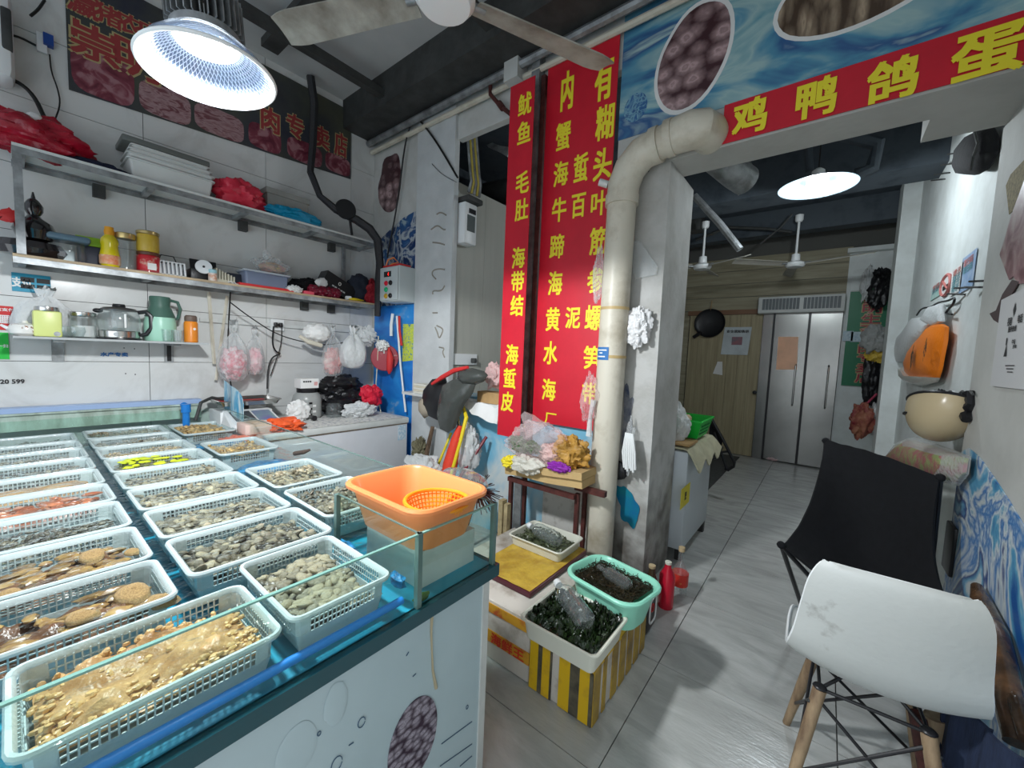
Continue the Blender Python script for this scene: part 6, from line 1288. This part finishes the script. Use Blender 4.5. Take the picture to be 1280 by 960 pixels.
obj('top_board', MB().box(a.x - .02, b.x + .03, 7.395, 7.415, a.z + .18, a.z + .48), m_wallw, gs, 0)
for k, ch in enumerate('崇明生态猪肉专卖店'):
    if k > 8: break
    c = V(((a.x + b.x) / 2 - .02, 7.39, a.z + .06 - k * (a.z - b.z) / 8.6)); q0 = MB(); q1 = MB(); write(q0, ch, c, XA, ZA, .22, .155, .05); write(q1, ch, c - V((0, .004, 0)), XA, ZA, .2, .135, .02)
    obj('character', q1, mat('dark red print', (.45, .03, .03), .5), obj('character_outline', q0, mat('gold outline print', (.55, .42, .2), .5), gs, 0), 0)
for px, py in ((1060, 420), (1070, 421)):
    c = at(px, py, 'y', 7.385); obj('code_sticker', MB().box(c.x - .055, c.x + .055, 7.383, 7.388, c.z - .07, c.z + .07), mat('pale blue sticker', (.35, .5, .6), .5, col2=(.6, .7, .75), scale=40), gs, 0)
# pan, notice and scrap on the wood door
p = at(887, 404, 'y', 7.34)
pn = thing('frying_pan', 'black frying pan hanging on a string at the wooden wall', 'pan', p)
obj('bowl', MB().lathe([(.2, 0), (.235, .03), (.24, .05), (.225, .035), (.19, .015)], p + V((0, .04, 0)), 30, (0, -1, 0)), m_black, pn); obj('handle', MB().tube([p + V((-.12, 0, -.15)), p + V((-.24, 0, -.24))], .03, 8), m_black, pn); obj('string', MB().tube([p + V((0, 0, .22)), at(890, 376, 'y', 7.34)], .006, 5), m_card, pn)
nt_ = thing('notice', 'creased white notice with a small red picture on the wooden door', 'notice', at(921, 427, 'y', 7.38)); a = at(906, 409, 'y', 7.38); b = at(937, 444, 'y', 7.38)
obj('sheet', MB().sheet(lambda u, v: (a.x + u * (b.x - a.x) - .03 * (1 - v), 7.38 + .006 * math.sin(u * 6 + v * 4), b.z + v * (a.z - b.z)), 8, 8, -.003), mat('blue white paper', (.55, .6, .62), .7, var=.2, scale=5), nt_); obj('picture', MB().box(a.x + .12, b.x - .12, 7.368, 7.372, b.z + .16, a.z - .16), mat('dark red picture', (.35, .12, .14), .6, col2=(.15, .15, .18), scale=12), nt_, 0)
w_ = MB(); write(w_, '安全须知告示', V(((a.x + b.x) / 2, 7.37, a.z - .07)), XA, ZA, .32, .05, .03); obj('heading', w_, m_ink, nt_, 0)['kind'] = 'stuff'
solo('paper_scrap', MB().prism([at(x, y, 'y', 7.385) for x, y in ((891, 467), (897, 452), (903, 452), (903, 469))], (0, -.003, 0)), m_paper, 'torn white paper scrap low on the wooden door', 'paper', smooth=0)
p = at(964, 575, 'z', .01); solo('litter', MB().blob(p + V((0, 0, .02)), (.09, .05, .025), .5, 4, 2, 16, 8), mat('pinkish litter', (.7, .5, .5), .6), 'pinkish paper litter on the floor before the steel doors', 'litter')
# hanging bags at the right of the back room
def hb(name, label, px, py, rpx, rpy, y, m, seed, cat='bag', cr=.3):
    k = y * 1.0; c = at(px, py, 'y', y); d = (c - CAM_P).dot(FW) / FPX
    return solo(name, MB().blob(c, (rpx * d * .85, .09, rpy * d), .35, 2.3, seed, 24, 16, crease=cr), m, label, cat)
hb('dark_bag', 'black bags hanging beside the top of the green sign', 1099, 360, 13, 24, 7.25, MATS['black plastic bag'], 3)
hb('pale_bag', 'pale crumpled bag tied above the black bags at the pilaster', 1085, 355, 8, 20, 7.3, m_filmw, 4)
hb('grey_bag', 'grey translucent bag hanging over the yellow bag', 1094, 425, 16, 18, 6.7, mat('grey film', (.3, .31, .3), .35, alpha=.85, bump=.7), 5)
hb('yellow_bag', 'yellow bag hanging in front of the green sign', 1097, 440, 13, 12, 6.75, mat('mustard bag', (.55, .38, .05), .5, bump=.5), 6)
hb('black_bag', 'long black bag hanging under the yellow bag', 1092, 475, 13, 32, 6.8, MATS['black plastic bag'], 7)
hb('red_pouch', 'dark red patterned pouch hanging lowest beside the pilaster', 1076, 526, 13, 20, 6.5, mat('dark red patterned cloth', (.2, .02, .03), .6, col2=(.35, .15, .08), scale=9), 8)
hb('white_bag', 'white bag hanging behind the dark red pouch', 1094, 525, 9, 18, 6.6, m_filmw, 9)
cab('dark red strap rising from the patterned pouch', [at(1080, 508, 'y', 6.5), at(1096, 492, 'y', 6.5)], .012, mat('red strap', (.3, .02, .06), .6), 'strap')
# chest fridge by the pillar with basket
XF = -.735
fd = thing('small_freezer', 'white chest freezer against the pillar in the back room', 'freezer', (-1.0, 3.3, 0))
obj('body', MB().rbox(-1.3, XF, 3.03, 3.80, .10, .84, .015), mat('pale grey enamel side', (.55, .6, .63), .4), fd)
for x, y in ((-1.25, 3.08), (XF - .06, 3.08), (-1.25, 3.75), (XF - .06, 3.75)): obj('foot', MB().box(x, x + .05, y, y + .05, 0, .10), m_dark, fd, 0)
a = at(852, 612, 'x', XF + .002); b = at(861, 627, 'x', XF + .002)
lbp = obj('yellow_label', MB().box(XF, XF + .003, a.y, b.y, b.z, a.z), m_yel, fd, 0); q = MB(); write(q, '肥', V((XF + .004, (a.y + b.y) / 2, (a.z + b.z) / 2)), YA, ZA, .05, .06, .03); obj('character', q, m_ink, lbp, 0)
w_ = MB(); w_.sheet(lambda u, v: (-1.3 + .63 * u + (.01 if u > .9 else 0), 3.02 + .80 * v, .865 - (max(0, u - .88) * 1.1) * (1 + .3 * math.sin(v * 17)) + .004 * noise.noise(V((u * 8, v * 8, 0)))), 26, 26, .008)
solo('cream_cloth', w_, mat('cream cloth', (.55, .52, .36), .9, var=.2, scale=12, bump=.4), 'wrinkled cream cloth covering the small freezer', 'cloth')
gb_ = thing('green_basket', 'bright green plastic basket on the cream cloth', 'basket', (-.85, 3.5, .88))
B0 = V((-.86, 3.52, .89)); wl_, ww_ = .21, .13
def bring(z, k): return [B0 + V((sx * ww_ * k, sy * wl_ * k, z)) for sx, sy in ((-1, -1), (1, -1), (1, 1), (-1, 1))]
obj('shell', MB().loft([bring(0, .75), bring(.14, 1), bring(.14, .96), bring(.005, .72)]), m_green, gb_, 20)
obj('rim', MB().tube([bring(.142, 1.02)[k] for k in range(4)], .009, 6, True), m_green, gb_)
for k in range(8):
    for z in (.03, .06, .09):
        s_ = .75 + .25 * z / .14; obj('slot', MB().box(B0.x + ww_ * s_ + .0005, B0.x + ww_ * s_ + .004, B0.y - .14 + k * .036, B0.y - .12 + k * .036, B0.z + z, B0.z + z + .016), mat('dark green slot', (.0, .16, .03), .6), gb_, 0)
solo('ginger', MB().blob(B0 + V((-.03, -.06, .14)), (.05, .10, .03), .5, 4, 3, 16, 8), mat('pale tan root', (.6, .45, .28), .7), 'pale tan roots heaped in the green basket', 'food')
solo('carrier_bag', MB().blob((-.93, 3.2, 1.02), (.13, .12, .15), .3, 2, 18, 26, 16, -.15, .25), m_filmw, 'white filled carrier bag left of the green basket', 'bag')
solo('cardboard_sheet', MB().box(-1.0, -.74, 3.05, 3.3, .878, .892), m_card, 'cardboard piece under the white carrier bag on the small freezer', 'cardboard', smooth=0)
solo('floor_mat', MB().box(-1.9, -.98, 4.3, 7.2, .002, .012), mat('dark grey mat', (.06, .062, .06), .8, var=.3, scale=20), 'dark floor mat along the left of the back room', 'mat', smooth=0)
fc = thing('folded_chair', 'black folding chair frame leaning behind the green basket', 'chair', (-.9, 4.6, 0)); fy = 4.75
pp = lambda x, y, yy=4.75: at(x, y, 'y', yy)
obj('front_tube', MB().tube([pp(889, 523), pp(903, 548), pp(918, 578), pp(917, 583), pp(909, 588)], .016, 8), m_black, fc); obj('rear_tube', MB().tube([pp(893, 540), pp(901, 565), pp(909, 588), pp(906, 586)], .014, 8), m_black, fc)
obj('cross_tube', MB().tube([pp(897, 566), pp(911, 564)], .012, 8), m_black, fc); obj('mesh_panel', MB().prism([pp(888, 526), pp(903, 552), pp(899, 568), pp(884, 560)], (0, .01, 0)), m_blackc, fc, 0); obj('lower_tube', MB().tube([V((pp(882, 578).x, 4.75, .01)), pp(882, 578), pp(896, 572), pp(903, 558)], .012, 8), m_black, fc)

# ------------------------------------------------------------------ right wall
XR = .655
def rw(px, py, x=XR): return at(px, py, 'x', x)
mural_pts = [(1203, 565), (1212, 560), (1226, 572), (1243, 596), (1262, 625), (1290, 672)]
ps = [at(x, y, 'x', .579) for x, y in mural_pts]; zb = .02
ps = ps + [V((.579, ps[-1].y - .9, .5)), V((.579, ps[-1].y - .9, zb)), V((.579, 3.035, zb)), V((.579, 3.035, ps[0].z - .03))]
solo('wave_mural', MB().prism(ps, (-.004, 0, 0)), m_mur2, 'blue and white breaking wave print on the lower right wall', 'mural', smooth=0)
hp = thing('ham_poster', 'pink raw ham picture on the right wall at the photo edge', 'poster', at(1270, 250, 'x', .575))
obj('picture', MB().prism([at(x, y, 'x', .577) for x, y in ((1251, 318), (1257, 300), (1266, 268), (1282, 225), (1300, 200), (1320, 330), (1290, 352), (1276, 355), (1268, 345), (1263, 350))], (-.004, 0, 0)), mural('ham print', [(.35, (.2, .09, .1)), (.5, (.38, .22, .23)), (.65, (.5, .4, .38))], 8, dist=1), hp, 0)
obj('parchment', MB().prism([at(x, y, 'x', .579) for x, y in ((1258, 232), (1264, 218), (1290, 190), (1290, 240), (1262, 268))], (-.002, 0, 0)), mat('gold brown paper', (.32, .25, .1), .8, var=.5, scale=60), hp, 0)
obj('brown_leaves', MB().prism([at(x, y, 'x', .575) for x, y in ((1266, 350), (1275, 352), (1262, 375), (1258, 385), (1251, 405), (1243, 400), (1238, 392), (1246, 388), (1254, 368))], (-.003, 0, 0)), mat('dark brown print', (.06, .035, .035), .6), hp, 0)
ws = thing('printed_notice', 'white printed notice sheet on the right wall under the ham picture', 'notice', at(1265, 420, 'x', .573)); a = at(1253, 375, 'x', .573); b = at(1245, 483, 'x', .573)
XN = .572
ya, yb = a.y, 2.08
obj('sheet', MB().prism([V((XN, ya, a.z - .0)), V((XN, yb, a.z + .03)), V((XN, yb, b.z - .0)), V((XN, ya, b.z))], (-.002, 0, 0)), mat('grey white notice', (.55, .55, .55), .6), ws, 0)
NY = V((0, -1, 0))
def nprint(t, px, py, w, h, bold=.03):
    q = MB(); write(q, t, at(px, py, 'x', XN - .004), NY, ZA, w, h, bold); obj('print', q, m_ink, ws, 0)['kind'] = 'stuff'
nprint('◆', 1268, 387, .03, .06, 0); nprint('招租', 1262, 402, .05, .035); nprint('电话', 1275, 398, .05, .035); nprint('服务热线', 1265, 411, .09, .025); nprint('■', 1258, 427, .012, .03, 0); nprint('▲', 1257, 438, .035, .05, 0); nprint('中心', 1267, 427, .04, .022); nprint('咨询', 1268, 433, .04, .016)
for k, yy in enumerate((457, 461, 465)): nprint('━━━', 1262, yy, .1 - .02 * k, .004, 0)
mat('faded red', (.6, .2, .18), .5)
for i, (x0, y0, x1, y1, m, lb, tx) in enumerate(((1165, 350, 1175, 376, mat('mint sticker', (.35, .62, .55), .5, col2=(.6, .7, .68), scale=12), 'mint green sticker, leftmost of the four on the white side wall', None), (1178, 338, 1188, 373, m_paper, 'oval no smoking sticker second of the four on the side wall', 'oval'), (1191, 328, 1201, 370, m_paper, 'white text sticker third of the four on the side wall', 'text'), (1204, 313, 1216, 365, mat('blue sticker', (.25, .42, .68), .5, col2=(.5, .6, .75), scale=14), 'blue sticker, rightmost of the four on the side wall', 'blue'))):
    a = rw(x0, y0 + 12); b = rw(x1, y1 - 8); a2 = rw(x1, y0); b2 = rw(x0, y1)
    zt = (a.z + a2.z) / 2; zb_ = (b.z + b2.z) / 2
    s = thing('wall_sticker', lb, 'sticker', V((XR, a.y, zb_)))
    if tx == 'oval':
        cy, cz, ry, rz = (a.y + b.y) / 2, (zt + zb_) / 2, abs(a.y - b.y) / 2, (zt - zb_) / 2
        obj('sheet', MB().prism([V((XR, cy + ry * math.cos(k * PI / 12), cz + rz * math.sin(k * PI / 12))) for k in range(24)], (-.002, 0, 0)), m_paper, s, 0)
        obj('red_ring', MB().tube([V((XR - .003, cy + ry * .93 * math.cos(k * PI / 12), cz + rz * .93 * math.sin(k * PI / 12))) for k in range(24)], .012, 5, True), mat('faded red', (.6, .2, .18), .5), s)
        obj('slash', MB().tube([V((XR - .004, cy + ry * .6, cz + rz * .5)), V((XR - .004, cy - ry * .6, cz - rz * .5))], .01, 5), MATS['faded red'], s); obj('cigarette', MB().box(XR - .006, XR - .002, cy - ry * .5, cy + ry * .5, cz - .03, cz), m_ink, s, 0)
    else:
        obj('sheet', MB().box(XR - .002, XR, b.y, a.y, zb_, zt), m, s, 0)
        ln = {'text': '提示', 'blue': '请扫码', None: '禁烟'}[tx]
        for k in range(4 if tx == 'text' else 2):
            q = MB(); write(q, ln, V((XR - .004, (a.y + b.y) / 2, zt - (zt - zb_) * (.2 + .2 * k))), NY, ZA, abs(a.y - b.y) * .7, .05, .02); obj('print', q, MATS['faded red'] if k == 0 else mat('teal ink', (.15, .35, .4), .6), s, 0)['kind'] = 'stuff'
# nails, wires and hooks
for i, (a, b) in enumerate((((1193, 191), (1203, 190)), ((1182, 205), (1195, 204)), ((1173, 217), (1187, 216)), ((1170, 224), (1181, 224)), ((1203, 360), (1214, 359)), ((1215, 358), (1231, 359)), ((1225, 351), (1232, 351)), ((1193, 366), (1206, 368)))):
    p = rw(*b); solo('nail', MB().cyl(p, p + (rw(*a) - p) * .6 + V((-.05, 0, 0)), .006, n=6), m_dark, 'thin dark nail sticking out of the white side wall', 'nail', 'nails in the white side wall')
cab('bent black wire hooks on the white wall above the orange bag', [rw(*q, .63) for q in ((1146, 394), (1152, 385), (1164, 384), (1172, 378), (1186, 376), (1194, 371), (1192, 380), (1184, 388), (1182, 392), (1190, 393))], .007, nm='wire')
ogb = thing('orange_bag', 'orange bag with dark print hanging on the white side wall', 'bag', rw(1155, 470, .6))
XO = .60; c = rw(1152, 442, XO)
def bagshape(pts, x, bulge, m, nm, par):
    q = [at(a_, b_, 'x', x) for a_, b_ in pts]; c = V((0, 0, 0))
    for k in q: c += k / len(q)
    n = len(q); mb = MB(); r1 = [c.lerp(k, .5) + V((-bulge, 0, 0)) for k in q]; r2 = [c.lerp(k, .85) + V((-bulge * .6, 0, 0)) for k in q]; bk_ = [k + V((.02, 0, 0)) for k in q]; r3 = [c.lerp(k, .8) + V((.04, 0, 0)) for k in q]
    mb.add([c + V((-bulge * 1.1, 0, 0))] + r1 + r2 + q + bk_ + r3, [(0, 1 + i, 1 + (i + 1) % n) for i in range(n)] + [(1 + j * n + i, 1 + (j + 1) * n + i, 1 + (j + 1) * n + (i + 1) % n, 1 + j * n + (i + 1) % n) for j in range(4) for i in range(n)] + [tuple(1 + 4 * n + i for i in range(n))])
    return obj(nm, mb, m, par, 50)
bagshape(((1165, 406), (1175, 405), (1181, 409), (1180, 425), (1176, 445), (1173, 462), (1170, 472), (1155, 476), (1140, 474), (1133, 468), (1131, 455), (1137, 440), (1146, 428), (1155, 418)), XO, .05, mat('bright orange bag', (.9, .22, .01), .35, bump=.3), 'bag', ogb)
bagshape(((1131, 458), (1140, 470), (1155, 474), (1170, 472), (1168, 477), (1150, 482), (1135, 478), (1127, 470), (1126, 460)), XO + .0, .06, mat('clear grey film', (.6, .58, .52), .2, alpha=.7, bump=.6), 'bag_bottom', ogb)
q = MB(); write(q, '大闸', at(1156, 437, 'x', XO - .07), V((0, -.75, .65)), V((0, .3, .95)), .12, .11, .02); obj('print', q, m_ink, ogb, 0)['kind'] = 'stuff'
q = MB(); write(q, '蟹行', at(1140, 447, 'x', XO - .07), V((0, -.75, .65)), V((0, .3, .95)), .14, .15, .03); obj('print', q, m_ink, ogb, 0)['kind'] = 'stuff'
bw_ = thing('white_bag', 'white bag with handles hanging behind the orange bag', 'bag', rw(1130, 440, .63)); bagshape(((1140, 398), (1152, 396), (1160, 405), (1150, 420), (1138, 436), (1128, 452), (1120, 452), (1115, 440), (1120, 424), (1130, 412)), .60, .03, mat('white film bag', (.8, .82, .82), .35, bump=.8, bscale=25), 'bag', bw_)
bagshape(((1150, 400), (1160, 384), (1175, 380), (1176, 402), (1165, 408)), .60, .02, m_filmw, 'handles', bw_)
# black pouch under the header
bp_ = thing('black_case', 'black padded case hanging under the header on the side wall', 'case', rw(1222, 200, .6))
bagshape(((1218, 165), (1235, 158), (1241, 170), (1240, 190), (1230, 212), (1218, 219), (1204, 218), (1201, 208), (1205, 195), (1207, 178)), .59, .07, m_blackc, 'case', bp_)
obj('edge_piping', MB().tube([rw(1218, 165, .52), rw(1222, 180, .52), rw(1217, 195, .51), rw(1214, 212, .52)], .006, 6), m_dark, bp_)
for i, pts in enumerate((((1218, 177), (1206, 185), (1207, 192), (1219, 192)),)): pass
# hook rail, helmet, bags
hk = thing('hook_rail', 'row of dark wire hooks above the cream helmet', 'hook', rw(1190, 490, .6))
for x in (1168, 1185, 1200, 1210): obj('hook', MB().tube([rw(x, 488 + (x - 1168) * .1, .655), rw(x + 3, 489, .56), rw(x + 6, 493, .56)], .006, 6), m_dark, hk)
hl = thing('helmet', 'cream half helmet with dark lining hanging upside down beside the doorway wall', 'helmet', (.55, 3.25, 1.0))
HC = at(1180, 508, 'x', .52); Hr = .205
q_ = Matrix.Translation(HC) @ Matrix.Rotation(-.28, 4, 'X') @ Matrix.Rotation(.2, 4, 'Y')
prf = [(Hr * math.sin(t * PI / 2 / 10) ** .9, -Hr * .95 * math.cos(t * PI / 2 / 10)) for t in range(11)]
obj('shell', MB().lathe([(max(r, .002), z) for r, z in prf] + [(Hr * 1.0, .012), (Hr * .95, .012), (Hr * .94, -.01)], (0, 0, 0), 32, sx=.72, sy=1.2).xf(q_), mat('cream helmet shell', (.52, .42, .26), .25), hl)
obj('lining', MB().lathe([(.002, -Hr * .7), (Hr * .6, -Hr * .5), (Hr * .9, -.02), (Hr * .93, .008)], (0, 0, 0), 32, sx=.72, sy=1.2).xf(q_), m_blackc, hl)
obj('edge_trim', MB().tube([V((Hr * .72 * math.cos(k * PI / 16), Hr * 1.2 * math.sin(k * PI / 16), .012)) for k in range(32)], .008, 6, True).xf(q_), m_black, hl)
obj('vent', MB().blob((-Hr * .66, -.0, -Hr * .42), (.012, .04, .008), .1, 2, 1, 12, 6).xf(q_), m_black, hl)
wbg = thing('white_bag', 'white bag hanging from the hooks behind the cream helmet', 'bag', rw(1165, 520, .63))
bagshape(((1170, 490), (1188, 488), (1192, 520), (1185, 535), (1160, 538), (1140, 532), (1150, 515)), .59, .03, m_filmw, 'bag', wbg)
solo('keys_pouch', MB().blob(rw(1175, 498, .6), (.03, .07, .06), .3, 3, 4, 16, 10), m_blackc, 'small black and white pouch on the hooks left of the white bag', 'pouch')
solo('metal_tin', MB().lathe([(.055, 0), (.06, .005), (.06, .035), (.055, .04)], rw(1194, 527, .58), 22), m_chrome, 'round flat metal tin inside the helmet opening', 'tin')
solo('black_strap', MB().tube([rw(1213, 492, .57), rw(1214, 505, .57), rw(1206, 514, .56), rw(1208, 525, .56)], [.03, .02, .03, .02], 8), m_black, 'black strap hanging between the helmet and the wall edge', 'strap')
vgb = thing('vegetable_bag', 'clear bag of mixed green and red vegetables below the cream helmet', 'bag', rw(1155, 600, .55))
bagshape(((1128, 555), (1140, 550), (1160, 556), (1185, 565), (1203, 572), (1200, 590), (1190, 602), (1170, 598), (1145, 592), (1125, 585), (1112, 572)), .525, .085, mat('mixed vegetable contents', (.3, .36, .14), .5, col2=(.4, .13, .14), scale=20, bump=.8, lo=.42, hi=.58), 'vegetables', vgb)
bagshape(((1126, 552), (1142, 546), (1162, 553), (1187, 562), (1206, 570), (1203, 592), (1192, 606), (1168, 602), (1142, 595), (1122, 588), (1109, 573)), .525, .075, m_film, 'film', vgb)
solo('black_holder', MB().rbox(.56, .585, 2.90, 3.06, .47, .72, .008), m_black, 'black flat holder on the wall edge beside the wave print', 'holder')

# ------------------------------------------------------------------ black folding chair
bc = thing('folding_chair', 'black fabric camping chair standing against the right wall', 'chair', (.2, 2.8, 0))
TL, TRr, FLc, FRc = V((.03, 3.08, 1.05)), V((.475, 2.80, .985)), V((-.115, 2.48, .56)), V((.5, 2.5, .5))
def cf(u, v):
    a = TL.lerp(FLc, v); b = TRr.lerp(FRc, v); p = a.lerp(b, u); s_ = math.sin(PI * u) ; t_ = math.sin(PI * min(1, v * 1.0))
    pinch = math.sin(PI * v) * .045
    p = p + (b - a).normalized() * (pinch * (1 - 2 * u)) * .6
    p.z -= .26 * t_ ** .8 * (.35 + .65 * s_) * (.4 + .6 * v) - .02 * s_ * (1 - v) + .12 * s_ * v ** 3
    p.y += .10 * s_ * t_; p.x += .03 * s_ * t_
    p.z += .006 * noise.noise(V((u * 9, v * 9, 0)))
    return p
obj('fabric_seat', MB().sheet(cf, 28, 28, .012), m_blackc, bc, 60)
for c_ in ((TL, .0), (TRr, .0), (FLc, 0), (FRc, 0)): obj('corner_pocket', MB().blob(c_[0], (.02, .02, .02), .1, 2, 1, 12, 8), m_blackc, bc)
mid = V((.2, 2.72, .3))
for a, b in ((TL, (.08, 3.16, .01)), (TRr, (.52, 2.98, .01)), (FLc, (.3, 2.95, .01)), (FRc, (.1, 2.75, .01))): obj('frame_tube', MB().tube([a, a.lerp(V(b), .55) + V((0, 0, -.02)), V(b)], .012, 8), m_black, bc)
obj('frame_tube', MB().tube([(-.02, 2.62, .02), (.38, 2.5, .02)], .011, 8), m_black, bc)
obj('frame_tube', MB().tube([FLc, at(1003, 760, 'z', .05)], .012, 8), m_black, bc)

# ------------------------------------------------------------------ white shell chair
wc = thing('shell_chair', 'white plastic shell chair with wooden legs in the right foreground', 'chair', (.19, 1.80, 0))
S = .97; RZ = Matrix.Translation((.192, 1.80, 0)) @ Matrix.Rotation(.05, 4, 'Z') @ Matrix.Diagonal((S, S, S * 1.12, 1))
rows = [(.150, -.262, .830), (.178, -.272, .812), (.200, -.268, .76), (.212, -.250, .68), (.222, -.228, .60), (.232, -.205, .53), (.240, -.165, .468), (.240, -.10, .435), (.238, 0, .422), (.234, .10, .428), (.222, .17, .438), (.200, .215, .432), (.17, .235, .415)]
def row(v):
    t = v * (len(rows) - 1); i = min(int(t), len(rows) - 2); f = t - i; p0, p1, p2, p3 = rows[max(i - 1, 0)], rows[i], rows[i + 1], rows[min(i + 2, len(rows) - 1)]
    return [.5 * (2 * p1[k] + (p2[k] - p0[k]) * f + (2 * p0[k] - 5 * p1[k] + 4 * p2[k] - p3[k]) * f * f + (3 * p1[k] - p0[k] - 3 * p2[k] + p3[k]) * f ** 3) for k in range(3)]
def shell(u, v):
    w, y, z = row(v); s_ = (u - .5) * 2; e = abs(s_) ** 2.2
    up = min(1, max(0, (v - .35) / .2)) * min(1, max(0, (1.05 - v) / .25)); bk2 = 1 - min(1, max(0, (v - .3) / .3))
    return V((w * s_, y + e * .035 * bk2 + e * .045 * (1 - bk2) * 0, z + e * .05 * up - (e * .012 if v < .05 else 0)))
sh = MB().sheet(shell, 30, 48, .008).xf(RZ)
obj('shell', sh, mat('worn white plastic', (.56, .58, .56), .42, col2=(.2, .19, .17), scale=6, detail=12, lo=.26, hi=.4, bump=.08), wc, 60)
edge = [shell(0, k / 40) for k in range(41)] + [shell(k / 14, 1) for k in range(1, 15)] + [shell(1, 1 - k / 40) for k in range(1, 41)] + [shell(1 - k / 14, 0) for k in range(1, 14)]
obj('rim', MB().tube(edge, .0055, 6, True).xf(RZ), m_white, wc)
m_leg = mat('worn wooden leg', (.38, .27, .16), .6, col2=(.16, .1, .06), scale=8, stretch=(3, 3, .8), detail=7)
tops = {}
for sx in (-1, 1):
    for sy in (-1, 1):
        a = V((sx * .135, sy * .12, .375)); b = V((sx * .205, sy * .195, .0)); tops[(sx, sy)] = (a, b)
        obj('leg', MB().tube([a, a.lerp(b, .5), b], [.020, .019, .014], 14).xf(RZ), m_leg, wc)
        obj('leg_cap', MB().blob(a + V((0, 0, .006)), (.0215, .0215, .008), .05, 2, 1, 12, 8).xf(RZ), m_black, wc); obj('bolt', MB().blob(a.lerp(b, .12) + V((sx * .018, -.006, 0)), (.006, .006, .006), 0, 1, 1, 8, 6).xf(RZ), m_dark, wc)
def wire(a, b, r=.0055): obj('wire_brace', MB().tube([a, b], r, 8).xf(RZ), m_black, wc)
for s1_, s2_ in (((-1, -1), (1, -1)), ((-1, 1), (1, 1)), ((-1, -1), (-1, 1)), ((1, -1), (1, 1))):
    wire(tops[s1_][0], tops[s2_][0]); wire(tops[s1_][0].lerp(tops[s1_][1], .08), tops[s2_][0].lerp(tops[s2_][1], .72)); wire(tops[s2_][0].lerp(tops[s2_][1], .08), tops[s1_][0].lerp(tops[s1_][1], .72))
for s1_ in ((-1, -1), (-1, 1), (1, -1), (1, 1)): wire(tops[s1_][0], V((s1_[0] * .06, s1_[1] * .06, .422)))

# ------------------------------------------------------------------ root wood armchair and navy cloth at the right edge
rt = thing('root_wood_chair', 'dark lacquered root wood armchair at the right edge behind the white chair', 'chair', (.5, 1.75, 0))
m_lac = mat('dark lacquered wood', (.15, .075, .035), .2, col2=(.045, .025, .014), scale=7, stretch=(2, 2, .7), bump=.3, bscale=16, coat=.6)
arm = [at(1221, 733, 'x', .545), at(1228, 757, 'x', .54), at(1243, 795, 'x', .53), at(1255, 840, 'x', .525), at(1262, 880, 'x', .52), at(1272, 930, 'x', .52)]
obj('arm', MB().tube(arm, [.018, .034, .04, .036, .036, .03], 14), m_lac, rt)
obj('arm_branch', MB().tube([at(1258, 855, 'x', .53), at(1272, 880, 'x', .53), at(1285, 925, 'x', .53)], [.03, .024, .02], 12), m_lac, rt)
m_lw = mat('pale raw wood', (.4, .31, .2), .6, col2=(.2, .13, .08), scale=8, stretch=(3, 3, .7))
for (x, y), (x2, y2), r, m in (((1148, 893), (1158, 960), .026, m_rust), ((1172, 895), (1190, 965), .034, m_lw), ((1205, 893), (1212, 965), .03, m_lw)):
    a = at(x, y, 'y', 1.82); b = at(x2, y2, 'y', 1.82); d = (b - a).normalized(); b = a + d * ((a.z - .0) / -d.z); obj('leg', MB().tube([a, a.lerp(b, .5), b], [r, r * .9, r], 12), m, rt)
nv = thing('navy_cloth', 'dark navy cloth draped over the root wood armchair', 'cloth', (.45, 1.6, .2))
def nf(u, v):
    a = at(1185 + 78 * u, 884 + 8 * math.sin(u * 5) + (u > .6) * (u - .6) * 30, 'x', .0) if 0 else None
    x = .365 + .14 * u; y = 1.80 - .22 * u + .01 * math.sin(v * 6); z = .50 - .5 * v
    return V((x + .012 * math.sin(u * 17 + v * 2), y - .03 * v + .012 * math.sin(u * 23), z))
obj('drape', MB().sheet(nf, 40, 16, .01), mat('dark navy denim', (.018, .03, .07), .9, var=.4, scale=12, stretch=(3, 3, .6), bump=.3), nv, 60)
